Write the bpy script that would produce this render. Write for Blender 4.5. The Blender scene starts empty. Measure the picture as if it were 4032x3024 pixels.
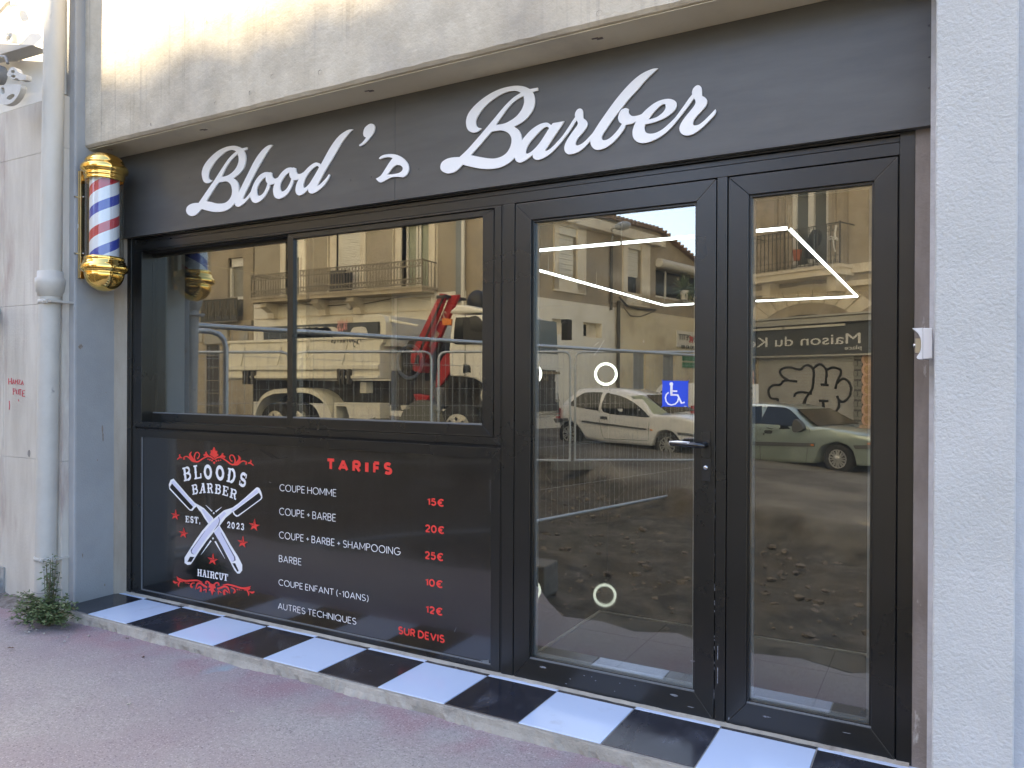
import bpy, bmesh, math, random
from mathutils import Vector, Matrix
from mathutils.geometry import tessellate_polygon
random.seed(7)
sc = bpy.context.scene
col = sc.collection
RAD = math.radians

# ------------------------------------------------------------------ camera
FPX, W, H = 3028.09, 4032.0, 3024.0
CAM = Vector((4.04492979, -2.87365461, 1.32254509))
MR = [(0.8717006, 0.4900184, 0.0044686), (0.0054845, -0.0006375, -0.9999848), (-0.4900081, 0.8717118, -0.0032432)]
cd = bpy.data.cameras.new('camera'); cam = bpy.data.objects.new('camera', cd); col.objects.link(cam)
cd.sensor_width = 36.0; cd.lens = FPX / W * 36.0; cd.clip_start = 0.05; cd.clip_end = 600
_r, _d, _f = (Vector(v) for v in MR)
cam.matrix_world = Matrix(((_r.x, -_d.x, -_f.x, CAM.x), (_r.y, -_d.y, -_f.y, CAM.y), (_r.z, -_d.z, -_f.z, CAM.z), (0, 0, 0, 1)))
sc.camera = cam
# ------------------------------------------------------------------ light
SUN_EL, SUN_AZ = RAD(45), RAD(45)            # azimuth measured from -y towards -x
to_sun = Vector((-math.sin(SUN_AZ) * math.cos(SUN_EL), -math.cos(SUN_AZ) * math.cos(SUN_EL), math.sin(SUN_EL)))
wd = bpy.data.worlds.new('World'); sc.world = wd; wd.use_nodes = True
nt = wd.node_tree
sky = nt.nodes.new('ShaderNodeTexSky'); sky.sky_type = 'NISHITA'; sky.sun_disc = False
sky.sun_elevation = SUN_EL; sky.sun_rotation = math.atan2(to_sun.x, to_sun.y)
sky.air_density = 0.8; sky.dust_density = 0.9; sky.ozone_density = 0.35
nt.links.new(sky.outputs[0], nt.nodes['Background'].inputs[0])
nt.nodes['Background'].inputs[1].default_value = 0.10
sl = bpy.data.lights.new('sun', 'SUN'); sl.energy = 5.0; sl.angle = RAD(0.55); sl.color = (1.0, 0.82, 0.54)
so = bpy.data.objects.new('sun', sl); col.objects.link(so)
so.rotation_euler = (-to_sun).to_track_quat('-Z', 'Y').to_euler(); so.location = (0, 0, 30)
sc.view_settings.view_transform = 'Standard'; sc.view_settings.look = 'None'
sc.view_settings.exposure = 2.80; sc.view_settings.gamma = 1.0
sc.render.engine = 'CYCLES'
try:
    sc.cycles.use_denoising = True; sc.cycles.denoiser = 'OPENIMAGEDENOISE'
except Exception: pass
sc.cycles.max_bounces = 10; sc.cycles.diffuse_bounces = 5; sc.cycles.glossy_bounces = 5
sc.cycles.transparent_max_bounces = 16; sc.cycles.sample_clamp_indirect = 6.0
sc.cycles.caustics_reflective = False; sc.cycles.caustics_refractive = False

# ------------------------------------------------------------------ geometry of the view (used to read sizes off the photograph)
def ray(px, py):
    a, b = (px - W / 2) / FPX, (py - H / 2) / FPX
    return Vector((a * MR[0][i] + b * MR[1][i] + MR[2][i] for i in range(3)))
def P(px, py, y=0.0):                      # point on the vertical plane y
    v = ray(px, py); return CAM + v * ((y - CAM.y) / v.y)
def G(px, py, z=0.0):                      # point on the horizontal plane z
    v = ray(px, py); return CAM + v * ((z - CAM.z) / v.z)
def XP(px, py, x):
    v = ray(px, py); return CAM + v * ((x - CAM.x) / v.x)
def V(px, py, d): return CAM + ray(px, py) * d
DS = 1.8228
def crop(ox, oy, s): return lambda x, y: (ox + x * s, oy + y * s)

# ------------------------------------------------------------------ materials
def lin(r, g, b):
    f = lambda c: (c / 255 / 12.92) if c <= 10.3 else ((c / 255 + .055) / 1.055) ** 2.4
    return (f(r), f(g), f(b), 1)
MATS = {}
def mat(name, c1, c2=None, scale=8.0, rough=0.6, metal=0.0, spec=0.5, bump=0.0, bscale=None, stretch=(1, 1, 1), contrast=(0.35, 0.65), rough2=None, detail=6, c3=None, s3=1.0, k3=(0.55, 0.7), emit=None, estr=0, coat=0):
    m = bpy.data.materials.new(name); m.use_nodes = True; t = m.node_tree; b = t.nodes['Principled BSDF']
    b.inputs['Roughness'].default_value = rough; b.inputs['Metallic'].default_value = metal
    b.inputs['Specular IOR Level'].default_value = spec
    if coat: b.inputs['Coat Weight'].default_value = coat; b.inputs['Coat Roughness'].default_value = 0.05
    tc = t.nodes.new('ShaderNodeTexCoord'); mp = t.nodes.new('ShaderNodeMapping'); mp.inputs['Scale'].default_value = stretch
    t.links.new(tc.outputs['Object'], mp.inputs[0])
    def noise(s, det=detail, vec=mp):
        n = t.nodes.new('ShaderNodeTexNoise'); n.inputs['Scale'].default_value = s; n.inputs['Detail'].default_value = det; n.inputs['Roughness'].default_value = .62
        t.links.new(vec.outputs[0], n.inputs[0]); return n
    if c2 is None:
        b.inputs['Base Color'].default_value = c1; last = None
    else:
        n = noise(scale); r = t.nodes.new('ShaderNodeValToRGB')
        r.color_ramp.elements[0].position, r.color_ramp.elements[1].position = contrast
        r.color_ramp.elements[0].color = c1; r.color_ramp.elements[1].color = c2
        t.links.new(n.outputs[0], r.inputs[0]); last = r.outputs[0]
        if c3 is not None:
            n3 = noise(s3); r3 = t.nodes.new('ShaderNodeMapRange'); r3.inputs[1].default_value, r3.inputs[2].default_value = k3
            t.links.new(n3.outputs[0], r3.inputs[0]); mx = t.nodes.new('ShaderNodeMix'); mx.data_type = 'RGBA'
            t.links.new(r3.outputs[0], mx.inputs[0]); t.links.new(last, mx.inputs[6]); mx.inputs[7].default_value = c3; last = mx.outputs[2]
        t.links.new(last, b.inputs['Base Color'])
        if rough2 is not None:
            mr = t.nodes.new('ShaderNodeMapRange'); mr.inputs[1].default_value, mr.inputs[2].default_value = contrast
            mr.inputs[3].default_value = rough; mr.inputs[4].default_value = rough2
            t.links.new(n.outputs[0], mr.inputs[0]); t.links.new(mr.outputs[0], b.inputs['Roughness'])
    if bump:
        nb = noise(bscale or scale * 4, 5, tc_id(t, tc)); bp = t.nodes.new('ShaderNodeBump'); bp.inputs['Strength'].default_value = bump; bp.inputs['Distance'].default_value = 0.01
        t.links.new(nb.outputs[0], bp.inputs['Height']); t.links.new(bp.outputs[0], b.inputs['Normal'])
    if emit:
        b.inputs['Emission Color'].default_value = emit; b.inputs['Emission Strength'].default_value = estr
    MATS[name] = m; return m
def tc_id(t, tc):
    mp = t.nodes.new('ShaderNodeMapping'); t.links.new(tc.outputs['Object'], mp.inputs[0]); return mp

# ------------------------------------------------------------------ scene-building helpers
YM = 0.06                                  # the mirror plane of the shop glass sits at y = YM / 2
class MB:
    def __init__(s): s.v = []; s.f = []; s.mi = []; s.cur = 0; s.sm = []
    def add(s, vs, fs, smooth=False):
        o = len(s.v); s.v += [tuple(p) for p in vs]
        for f in fs: s.f.append([i + o for i in f]); s.mi.append(s.cur); s.sm.append(smooth)
    def box(s, x0, x1, y0, y1, z0, z1):
        s.add([(x0, y0, z0), (x1, y0, z0), (x1, y1, z0), (x0, y1, z0), (x0, y0, z1), (x1, y0, z1), (x1, y1, z1), (x0, y1, z1)],
              [(0, 3, 2, 1), (4, 5, 6, 7), (0, 1, 5, 4), (1, 2, 6, 5), (2, 3, 7, 6), (3, 0, 4, 7)]); return s
    def hexa(s, a, b):                      # two quads, bottom loop a and top loop b
        s.add(list(a) + list(b), [(0, 3, 2, 1), (4, 5, 6, 7), (0, 1, 5, 4), (1, 2, 6, 5), (2, 3, 7, 6), (3, 0, 4, 7)]); return s
    def prism(s, pts, vec, holes=()):       # planar outline swept along vec
        vec = Vector(vec); loops = [[Vector(p) for p in pts]] + [[Vector(p) for p in h] for h in holes]
        flat = [p for l in loops for p in l]; tri = tessellate_polygon(loops); n = len(flat)
        fs = [tuple(t) for t in tri] + [tuple(i + n for i in reversed(t)) for t in tri]
        k = 0
        for l in loops:
            m = len(l)
            for i in range(m): fs.append((k + i, k + (i + 1) % m, n + k + (i + 1) % m, n + k + i))
            k += m
        s.add(flat + [p + vec for p in flat], fs); return s
    def tube(s, path, r, n=8, closed=False, caps=True):
        path = [Vector(p) for p in path]; m = len(path); rr = r if isinstance(r, (list, tuple)) else [r] * m
        vs = []; prev = None
        for i, p in enumerate(path):
            a = path[(i - 1) % m] if (closed or i) else path[i]; b = path[(i + 1) % m] if (closed or i < m - 1) else path[i]
            t = (b - a).normalized()
            if prev is None: u = t.orthogonal().normalized()
            else: u = (prev - t * prev.dot(t)); u = u.normalized() if u.length > 1e-6 else t.orthogonal().normalized()
            prev = u; w = t.cross(u)
            for k in range(n):
                q = 2 * math.pi * k / n; vs.append(p + (u * math.cos(q) + w * math.sin(q)) * rr[i])
        fs = []
        for i in range(m if closed else m - 1):
            j = (i + 1) % m
            for k in range(n): fs.append((i * n + k, i * n + (k + 1) % n, j * n + (k + 1) % n, j * n + k))
        s.add(vs, fs, True)
        if caps and not closed: s.add(vs[:n], [tuple(reversed(range(n)))]); s.add(vs[-n:], [tuple(range(n))])
        return s
    def lathe(s, prof, c, axis=(0, 0, 1), n=32):   # prof: (radius, along axis)
        ax = Vector(axis).normalized(); u = ax.orthogonal().normalized(); w = ax.cross(u); c = Vector(c); vs = []
        for r, h in prof:
            for k in range(n):
                q = 2 * math.pi * k / n; vs.append(c + ax * h + (u * math.cos(q) + w * math.sin(q)) * max(r, 1e-4))
        fs = [(i * n + k, i * n + (k + 1) % n, (i + 1) * n + (k + 1) % n, (i + 1) * n + k) for i in range(len(prof) - 1) for k in range(n)]
        s.add(vs, fs, True); return s
    def sphere(s, c, r, n=12, sq=(1, 1, 1)):
        vs = []; m = n // 2
        for i in range(m + 1):
            a = math.pi * i / m
            for k in range(n):
                q = 2 * math.pi * k / n; vs.append((c[0] + r * sq[0] * math.sin(a) * math.cos(q), c[1] + r * sq[1] * math.sin(a) * math.sin(q), c[2] + r * sq[2] * math.cos(a)))
        s.add(vs, [(i * n + k, (i + 1) * n + k, (i + 1) * n + (k + 1) % n, i * n + (k + 1) % n) for i in range(m) for k in range(n)], True); return s
    def build(s, name, m, parent=None, bevel=0, mirror=False, origin=None, seg=2, smooth_all=None, label=None):
        me = bpy.data.meshes.new(name)
        vs = [(x, YM - y, z) for x, y, z in s.v] if mirror else s.v
        og = Vector((0, 0, 0))
        if origin is not None: og = Vector(origin); vs = [tuple(Vector(v) - og) for v in vs]
        me.from_pydata(vs, [], s.f)
        for mm in (m if isinstance(m, (list, tuple)) else [m]): me.materials.append(mm)
        for p, i, sm in zip(me.polygons, s.mi, s.sm): p.material_index = i; p.use_smooth = sm if smooth_all is None else smooth_all
        bm = bmesh.new(); bm.from_mesh(me); bmesh.ops.recalc_face_normals(bm, faces=bm.faces); bm.to_mesh(me); bm.free()
        o = bpy.data.objects.new(name, me); col.objects.link(o)
        o.location = og
        if parent is not None:
            o.parent = parent; o.location = og - wloc(parent)
        if bevel:
            b = o.modifiers.new('bevel', 'BEVEL'); b.width = bevel; b.segments = seg; b.limit_method = 'ANGLE'; b.angle_limit = RAD(40)
        if label: o['label'] = label
        return o
def wloc(o):
    l = Vector(o.location)
    while o.parent is not None: o = o.parent; l += Vector(o.location)
    return l
def thing(name, label, cat, loc, group=None):
    o = bpy.data.objects.new(name, None); col.objects.link(o); o.location = loc; o.empty_display_size = .2
    o['label'] = label; o['category'] = cat
    if group: o['group'] = group
    return o
def tag(o, label, cat, group=None):
    o['label'] = label; o['category'] = cat
    if group: o['group'] = group
    return o
def struct(o): o['kind'] = 'structure'; return o
def mir(p): return Vector((p[0], YM - p[1], p[2]))

def smooth(pts, n=5, closed=True):           # Catmull-Rom through points; a point with a third value 1 is a sharp corner
    m = len(pts); out = []; q = [Vector((p[0], p[1])) for p in pts]; c = [len(p) > 2 and p[2] for p in pts]
    for i in range(m if closed else m - 1):
        j = (i + 1) % m; p1, p2 = q[i], q[j]
        p0 = p1 if (c[i] or (not closed and i == 0)) else q[(i - 1) % m]
        p3 = p2 if (c[j] or (not closed and j == m - 1)) else q[(j + 1) % m]
        if c[i] and c[j] and False: out.append(p1); continue
        for k in range(n):
            t = k / n; t2, t3 = t * t, t * t * t
            out.append(0.5 * ((2 * p1) + (p2 - p0) * t + (2 * p0 - 5 * p1 + 4 * p2 - p3) * t2 + (3 * p1 - p0 - 3 * p2 + p3) * t3))
    if not closed: out.append(q[-1])
    return [(p.x, p.y) for p in out]

def text_mesh(body, offset=0.0, extrude=0.0, res=3):
    cu = bpy.data.curves.new('txt', 'FONT'); cu.body = body; cu.size = 1; cu.offset = offset; cu.extrude = extrude; cu.resolution_u = res
    o = bpy.data.objects.new('txt', cu); col.objects.link(o)
    dg = bpy.context.evaluated_depsgraph_get(); dg.update()
    me = bpy.data.meshes.new_from_object(o.evaluated_get(dg)); vs = [v.co.copy() for v in me.vertices]; fs = [tuple(p.vertices) for p in me.polygons]
    bpy.data.objects.remove(o); bpy.data.curves.remove(cu); bpy.data.meshes.remove(me)
    return vs, fs
def put_text(mb, body, o, u, v, w, h, offset=0.0, thick=0.001):
    """text filling a w x h box whose lower left corner is o; u reading direction, v up (world vectors)"""
    vs, fs = text_mesh(body, offset, 0.02)
    x0 = min(p.x for p in vs); x1 = max(p.x for p in vs); y0 = min(p.y for p in vs); y1 = max(p.y for p in vs)
    z1 = max(p.z for p in vs)
    u, v, o = Vector(u), Vector(v), Vector(o); n = u.cross(v).normalized()
    out = [o + u * ((p.x - x0) / (x1 - x0) * w) + v * ((p.y - y0) / (y1 - y0) * h) + n * ((p.z / max(z1, 1e-6) + 1) * .5 * thick) for p in vs]
    mb.add(out, fs)

# ------------------------------------------------------------------ material library
alu = mat('black_aluminium', (.009, .009, .0085, 1), (.013, .013, .0125, 1), 1.2, .26, 0, .6, .02, 300, rough2=.31)
alu_dark = mat('gap_black', (.004, .004, .005, 1), rough=.7)
bead = mat('grey_bead', (.16, .17, .18, 1), rough=.35)
signm = mat('sign_paint', (.076, .075, .073, 1), (.095, .094, .091, 1), 2.5, .38, 0, .5, .03, 120, stretch=(1, 1, 5))
letm = mat('letter_white', (.88, .88, .88, 1), (.84, .84, .84, 1), 3, .4)
vinyl = mat('black_vinyl', (.006, .006, .0065, 1), (.009, .009, .0095, 1), 4, .13, 0, 1.0, .04, 22, rough2=.2, coat=.7)
vwhite = mat('vinyl_white', (.82, .82, .84, 1), rough=.35)
vlav = mat('vinyl_lavender', (.62, .63, .78, 1), rough=.35)
vblue = mat('vinyl_outline', (.10, .10, .17, 1), rough=.4)
vred = mat('vinyl_red', (.78, .055, .045, 1), (.70, .05, .04, 1), 20, .35)
vdred = mat('vinyl_dark_red', (.22, .015, .015, 1), rough=.4)
concrete = mat('cast_concrete', (.48, .425, .33, 1), (.61, .55, .44, 1), 7, .85, 0, .3, .5, 45, c3=(.33, .30, .26, 1), s3=2.2, k3=(.5, .85))
greypaint = mat('grey_masonry_paint', (.325, .325, .32, 1), (.375, .375, .37, 1), 3, .8, 0, .3, .25, 160, c3=(.30, .30, .31, 1), s3=1.3, k3=(.62, .8))
rough_white = mat('white_roughcast', (.49, .50, .49, 1), (.56, .565, .555, 1), 3, .85, 0, .3, .7, 85, c3=(.43, .43, .415, 1), s3=1.2, k3=(.5, .85))
brown = mat('bare_plaster_jamb', (.20, .17, .15, 1), (.30, .27, .25, 1), 6, .85, 0, .3, .3, 80, stretch=(1, 1, .35), c3=(.55, .54, .52, 1), s3=9, k3=(.6, .66))
cement = mat('cement', (.30, .28, .24, 1), (.42, .39, .34, 1), 9, .9, 0, .2, .7, 60, c3=(.2, .18, .16, 1), s3=5, k3=(.58, .7))
travert = mat('travertine', (.50, .46, .40, 1), (.62, .585, .52, 1), 7, .6, 0, .4, .2, 60, stretch=(1, 1, .22), c3=(.36, .28, .25, 1), s3=5, k3=(.56, .74))
lightwall = mat('light_render', (.70, .68, .62, 1), (.76, .74, .68, 1), 2, .85, 0, .3, .2, 60)
pipem = mat('painted_iron', (.49, .465, .41, 1), (.57, .545, .49, 1), 5, .55, 0, .4, .15, 60, stretch=(1, 1, .4), c3=(.30, .29, .27, 1), s3=7, k3=(.64, .72))
pipegrey = mat('painted_iron_grey', (.47, .45, .41, 1), (.53, .51, .465, 1), 6, .5, 0, .4, .15, 60, c3=(.30, .29, .28, 1), s3=9, k3=(.66, .72))
tilew = mat('white_tile', (.55, .66, .86, 1), (.58, .69, .88, 1), 2, .10, 0, .6, rough2=.22, c3=(.45, .52, .66, 1), s3=7, k3=(.6, .8))  # blue of the sky is put into the white base colour
tileb = mat('black_tile', (.014, .016, .024, 1), (.020, .023, .034, 1), 6, .14, 0, .6, rough2=.3, c3=(.06, .066, .085, 1), s3=11, k3=(.54, .74), stretch=(1, .5, 1))
grout = mat('grout', (.28, .27, .25, 1), (.34, .32, .29, 1), 20, .9)
gold = mat('polished_gold', (1.0, .68, .20, 1), rough=.07, metal=1)
goldsat = mat('satin_gold', (.75, .55, .25, 1), rough=.3, metal=1)
black = mat('black_plastic', (.012, .012, .012, 1), rough=.4)
chrome = mat('chrome', (.5, .5, .5, 1), rough=.2, metal=1)
whitepl = mat('white_plastic', (.74, .75, .77, 1), rough=.35)
stickblue = mat('sticker_blue', (.02, .07, .62, 1), rough=.3)
gal = mat('galvanised', (.42, .44, .45, 1), (.52, .54, .55, 1), 30, .4, .7)
steelgrey = mat('grey_cast', (.48, .47, .44, 1), (.56, .55, .52, 1), 20, .5)
redspray = mat('red_spray', (.62, .05, .08, 1), rough=.7)

def glass_mat(name, tint, ior, rough=0.0, haze_dust=0):
    m = bpy.data.materials.new(name); m.use_nodes = True; t = m.node_tree; t.nodes.clear()
    o = t.nodes.new('ShaderNodeOutputMaterial'); mx = t.nodes.new('ShaderNodeMixShader'); tr = t.nodes.new('ShaderNodeBsdfTransparent'); gl = t.nodes.new('ShaderNodeBsdfGlossy')
    tr.inputs[0].default_value = tint; gl.inputs['Roughness'].default_value = rough; gl.inputs[0].default_value = (1, .975, .91, 1)
    fr = t.nodes.new('ShaderNodeFresnel'); ge = t.nodes.new('ShaderNodeNewGeometry'); mr = t.nodes.new('ShaderNodeMapRange')   # same reflectance from both faces
    mr.inputs[3].default_value = ior; mr.inputs[4].default_value = 1 / ior; t.links.new(ge.outputs['Backfacing'], mr.inputs[0]); t.links.new(mr.outputs[0], fr.inputs[0])
    t.links.new(fr.outputs[0], mx.inputs[0]); t.links.new(tr.outputs[0], mx.inputs[1]); t.links.new(gl.outputs[0], mx.inputs[2])
    if haze_dust:                                  # pale haze put into the glass colour, with dusty wiped smears
        tc = t.nodes.new('ShaderNodeTexCoord'); n = t.nodes.new('ShaderNodeTexNoise'); mp = t.nodes.new('ShaderNodeMapping'); mp.inputs['Scale'].default_value = (1, 1, .45); n.inputs['Scale'].default_value = 5; n.inputs['Detail'].default_value = 8; n.inputs['Distortion'].default_value = 1.2
        t.links.new(tc.outputs['Object'], mp.inputs[0]); t.links.new(mp.outputs[0], n.inputs[0]); r = t.nodes.new('ShaderNodeMapRange'); r.inputs[1].default_value = .35; r.inputs[2].default_value = .75; r.inputs[3].default_value = haze_dust * .3; r.inputs[4].default_value = haze_dust; t.links.new(n.outputs[0], r.inputs[0])
        df = t.nodes.new('ShaderNodeBsdfDiffuse'); df.inputs[0].default_value = (.55, .54, .5, 1); m2 = t.nodes.new('ShaderNodeMixShader'); t.links.new(r.outputs[0], m2.inputs[0]); t.links.new(mx.outputs[0], m2.inputs[1]); t.links.new(df.outputs[0], m2.inputs[2]); t.links.new(m2.outputs[0], o.inputs[0])
    else: t.links.new(mx.outputs[0], o.inputs[0])
    return m
glass = glass_mat('window_glass', (.80, .82, .82, 1), 2.5, haze_dust=.022)
tubeglass = glass_mat('clear_tube', (.90, .92, .93, 1), 1.75)
def emat(name, c, s):
    return mat(name, (.8, .8, .8, 1), rough=.5, emit=c, estr=s)
led = emat('led_white', (.92, 1, .97, 1), 2.2)
ringled = emat('ring_led', (.93, 1, .82, 1), .8)

# lintel: add vertical run-off streaks
def add_streaks(m, colr, sx, sz, lo, hi, fac):
    t = m.node_tree; b = t.nodes['Principled BSDF']; src = b.inputs['Base Color'].links[0].from_socket
    tc = t.nodes.new('ShaderNodeTexCoord'); mp = t.nodes.new('ShaderNodeMapping'); mp.inputs['Scale'].default_value = (sx, sx * .2, sz)
    n = t.nodes.new('ShaderNodeTexNoise'); n.inputs['Scale'].default_value = 1; n.inputs['Detail'].default_value = 4
    r = t.nodes.new('ShaderNodeMapRange'); r.inputs[1].default_value = lo; r.inputs[2].default_value = hi; r.inputs[4].default_value = fac
    mx = t.nodes.new('ShaderNodeMix'); mx.data_type = 'RGBA'; mx.inputs[7].default_value = colr
    t.links.new(tc.outputs['Object'], mp.inputs[0]); t.links.new(mp.outputs[0], n.inputs[0]); t.links.new(n.outputs[0], r.inputs[0])
    n4 = t.nodes.new('ShaderNodeTexNoise'); n4.inputs['Scale'].default_value = 1.7; n4.inputs['Detail'].default_value = 4; t.links.new(tc.outputs['Object'], n4.inputs[0])
    r4 = t.nodes.new('ShaderNodeMapRange'); r4.inputs[1].default_value = .40; r4.inputs[2].default_value = .62; t.links.new(n4.outputs[0], r4.inputs[0])
    ml = t.nodes.new('ShaderNodeMath'); ml.operation = 'MULTIPLY'; t.links.new(r.outputs[0], ml.inputs[0]); t.links.new(r4.outputs[0], ml.inputs[1])
    t.links.new(ml.outputs[0], mx.inputs[0]); t.links.new(src, mx.inputs[6]); t.links.new(mx.outputs[2], b.inputs['Base Color'])
add_streaks(concrete, (.33, .29, .245, 1), 13, .5, .56, .74, .5)
add_streaks(concrete, (.30, .265, .225, 1), 46, .8, .55, .68, .55)
add_streaks(travert, (.40, .33, .30, 1), 30, 1.2, .52, .7, .6)

# ================================================================== SETTING: pavement, street
asphalt = mat('pavement_asphalt', (.25, .235, .235, 1), (.40, .38, .375, 1), 55, .9, 0, .25, .22, 260, contrast=(.25, .75), c3=(.27, .225, .245, 1), s3=.9, k3=(.42, .7))
def paint_band(m):   # worn pink marking along the step, a faint blue spot and broad lighter wear
    t = m.node_tree; b = t.nodes['Principled BSDF']; src = b.inputs['Base Color'].links[0].from_socket
    tc = t.nodes.new('ShaderNodeTexCoord'); sx = t.nodes.new('ShaderNodeSeparateXYZ'); t.links.new(tc.outputs['Object'], sx.inputs[0])
    nz = t.nodes.new('ShaderNodeTexNoise'); nz.inputs['Scale'].default_value = 5; nz.inputs['Detail'].default_value = 6; t.links.new(tc.outputs['Object'], nz.inputs[0])
    def rng(v, a, b_, c=0.0, d=1.0):
        r = t.nodes.new('ShaderNodeMapRange'); r.interpolation_type = 'SMOOTHSTEP'; r.inputs[1].default_value = a; r.inputs[2].default_value = b_; r.inputs[3].default_value = c; r.inputs[4].default_value = d; t.links.new(v, r.inputs[0]); return r.outputs[0]
    def mul(a, b_):
        q = t.nodes.new('ShaderNodeMath'); q.operation = 'MULTIPLY'; t.links.new(a, q.inputs[0])
        if isinstance(b_, float): q.inputs[1].default_value = b_
        else: t.links.new(b_, q.inputs[1])
        return q.outputs[0]
    def mix(f, c):
        nonlocal src
        x = t.nodes.new('ShaderNodeMix'); x.data_type = 'RGBA'; t.links.new(f, x.inputs[0]); t.links.new(src, x.inputs[6]); x.inputs[7].default_value = c; src = x.outputs[2]
    mix(mul(mul(rng(sx.outputs[1], -.72, -.42), rng(nz.outputs[0], .33, .66)), .55), (.30, .155, .185, 1))
    ag = t.nodes.new('ShaderNodeTexNoise'); ag.inputs['Scale'].default_value = 150; ag.inputs['Detail'].default_value = 2; t.links.new(tc.outputs['Object'], ag.inputs[0])
    mix(mul(rng(ag.outputs[0], .60, .68), .6), (.50, .48, .47, 1)); mix(mul(rng(ag.outputs[0], .40, .32), .6), (.10, .095, .095, 1))
    ds = t.nodes.new('ShaderNodeVectorMath'); ds.operation = 'DISTANCE'; c = G(880, 2640); ds.inputs[1].default_value = (c.x, c.y, 0); t.links.new(tc.outputs['Object'], ds.inputs[0])
    mix(mul(mul(rng(ds.outputs['Value'], .13, .03), rng(nz.outputs[0], .42, .6)), .5), (.22, .42, .48, 1))
    t.links.new(src, b.inputs['Base Color'])
paint_band(asphalt)
rubble = mat('rubble', (.040, .037, .031, 1), (.115, .104, .085, 1), 3.2, .95, 0, .2, 1.0, 14, c3=(.075, .058, .036, 1), s3=.5, k3=(.48, .66))
def road_blend(m):      # dusty road surface beyond the dug-up strip, with a ragged edge
    t = m.node_tree; b = t.nodes['Principled BSDF']; src = b.inputs['Base Color'].links[0].from_socket
    tc = t.nodes.new('ShaderNodeTexCoord'); n = t.nodes.new('ShaderNodeTexNoise'); n.inputs['Scale'].default_value = 1.3; n.inputs['Detail'].default_value = 7; t.links.new(tc.outputs['Object'], n.inputs[0])
    dt = t.nodes.new('ShaderNodeVectorMath'); dt.operation = 'DOT_PRODUCT'; dt.inputs[1].default_value = (.62, -1, 0); t.links.new(tc.outputs['Object'], dt.inputs[0])
    ad = t.nodes.new('ShaderNodeMath'); ad.operation = 'MULTIPLY_ADD'; ad.inputs[1].default_value = 1.6; t.links.new(n.outputs[0], ad.inputs[0]); t.links.new(dt.outputs['Value'], ad.inputs[2])
    r = t.nodes.new('ShaderNodeMapRange'); r.interpolation_type = 'SMOOTHSTEP'; r.inputs[1].default_value = 9.13; r.inputs[2].default_value = 9.55; t.links.new(ad.outputs[0], r.inputs[0])
    n2 = t.nodes.new('ShaderNodeTexNoise'); n2.inputs['Scale'].default_value = .9; n2.inputs['Detail'].default_value = 6; t.links.new(tc.outputs['Object'], n2.inputs[0])
    cr = t.nodes.new('ShaderNodeValToRGB'); cr.color_ramp.elements[0].position = .35; cr.color_ramp.elements[0].color = (.085, .078, .066, 1); cr.color_ramp.elements[1].position = .65; cr.color_ramp.elements[1].color = (.20, .18, .145, 1); t.links.new(n2.outputs[0], cr.inputs[0])
    mx = t.nodes.new('ShaderNodeMix'); mx.data_type = 'RGBA'; t.links.new(r.outputs[0], mx.inputs[0]); t.links.new(src, mx.inputs[6]); t.links.new(cr.outputs[0], mx.inputs[7]); t.links.new(mx.outputs[2], b.inputs['Base Color'])
road_blend(rubble)

def road_z(x): return -.20 - .045 * max(-14, min(10, x))
def scarp_y(x): return 9.0 - .62 * (x + 1.5)         # virtual distance of the edge of the dug-up strip
def pave_edge(x): t = max(0, min(1, (x - 1.35) / 1.0)); return 1.70 - .74 * t * t * (3 - 2 * t)
def ground_z(x, y):                                  # y = distance from the shop (positive)
    if y < pave_edge(x) - .12: return None
    e = scarp_y(x); rz = road_z(x)
    t = max(0, min(1, (y - e) / .5)); lowz = rz - .30
    k = max(0, min(1, (y - pave_edge(x) + .12) / .45))
    n = math.sin(x * 3.1 + y * 1.7) * .03 + math.sin(x * 7.3 - y * 5.1) * .02 + random.uniform(-.03, .03)
    if y > 11.5: n *= .1
    base = lowz + (rz - lowz) * t
    return (-.03) * (1 - k) + (base + n * (1 - t * .85)) * k
pm = MB(); nx, ny = 90, 24
xs = [-9 + 19 * i / nx for i in range(nx + 1)]; ts = [j / ny for j in range(ny + 1)]
for t in ts:
    for x in xs:
        y = .25 - (.25 + pave_edge(x)) * t
        near = min(1, max(0, (-.37 - y) / .15)); wob = .006 * math.sin(x * 5 + y * 3) + .004 * math.sin(x * 11 - y * 9)
        e = random.uniform(-.09, .09) if t == 1 else 0
        pm.v.append((x, y + e, wob * near - .002))
for j in range(ny):
    for i in range(nx):
        a = j * (nx + 1) + i; pm.f.append((a, a + nx + 1, a + nx + 2, a + 1)); pm.mi.append(0); pm.sm.append(True)
struct(pm.build('pavement', asphalt))
gm = MB()
xs = [-60, -45, -34, -26, -20] + [-16 + .25 * i for i in range(93)] + [9, 12, 16, 22, 30, 45, 60]
ys = [.55 + .19 * j for j in range(74)] + [14.6, 15.2, 16, 18, 21, 25, 32, 45, 70, 110]
for y in ys:
    for x in xs:
        z = ground_z(x, y); gm.v.append((x, -y, -.06 if z is None else z))
for j in range(len(ys) - 1):
    for i in range(len(xs) - 1):
        a = j * len(xs) + i; gm.f.append((a, a + len(xs), a + len(xs) + 1, a + 1)); gm.sm.append(True)
        gm.mi.append(0)
struct(gm.build('street_ground', rubble))

# ================================================================== THE SHOP BUILDING
SOF, LINY, PILY = 2.645, -.235, -.292          # soffit height, lintel face, left pillar face
bld = thing('shop_building', 'concrete and render building whose ground floor holds the black barber shop front', 'building', (1.9, 0, 0))
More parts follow.
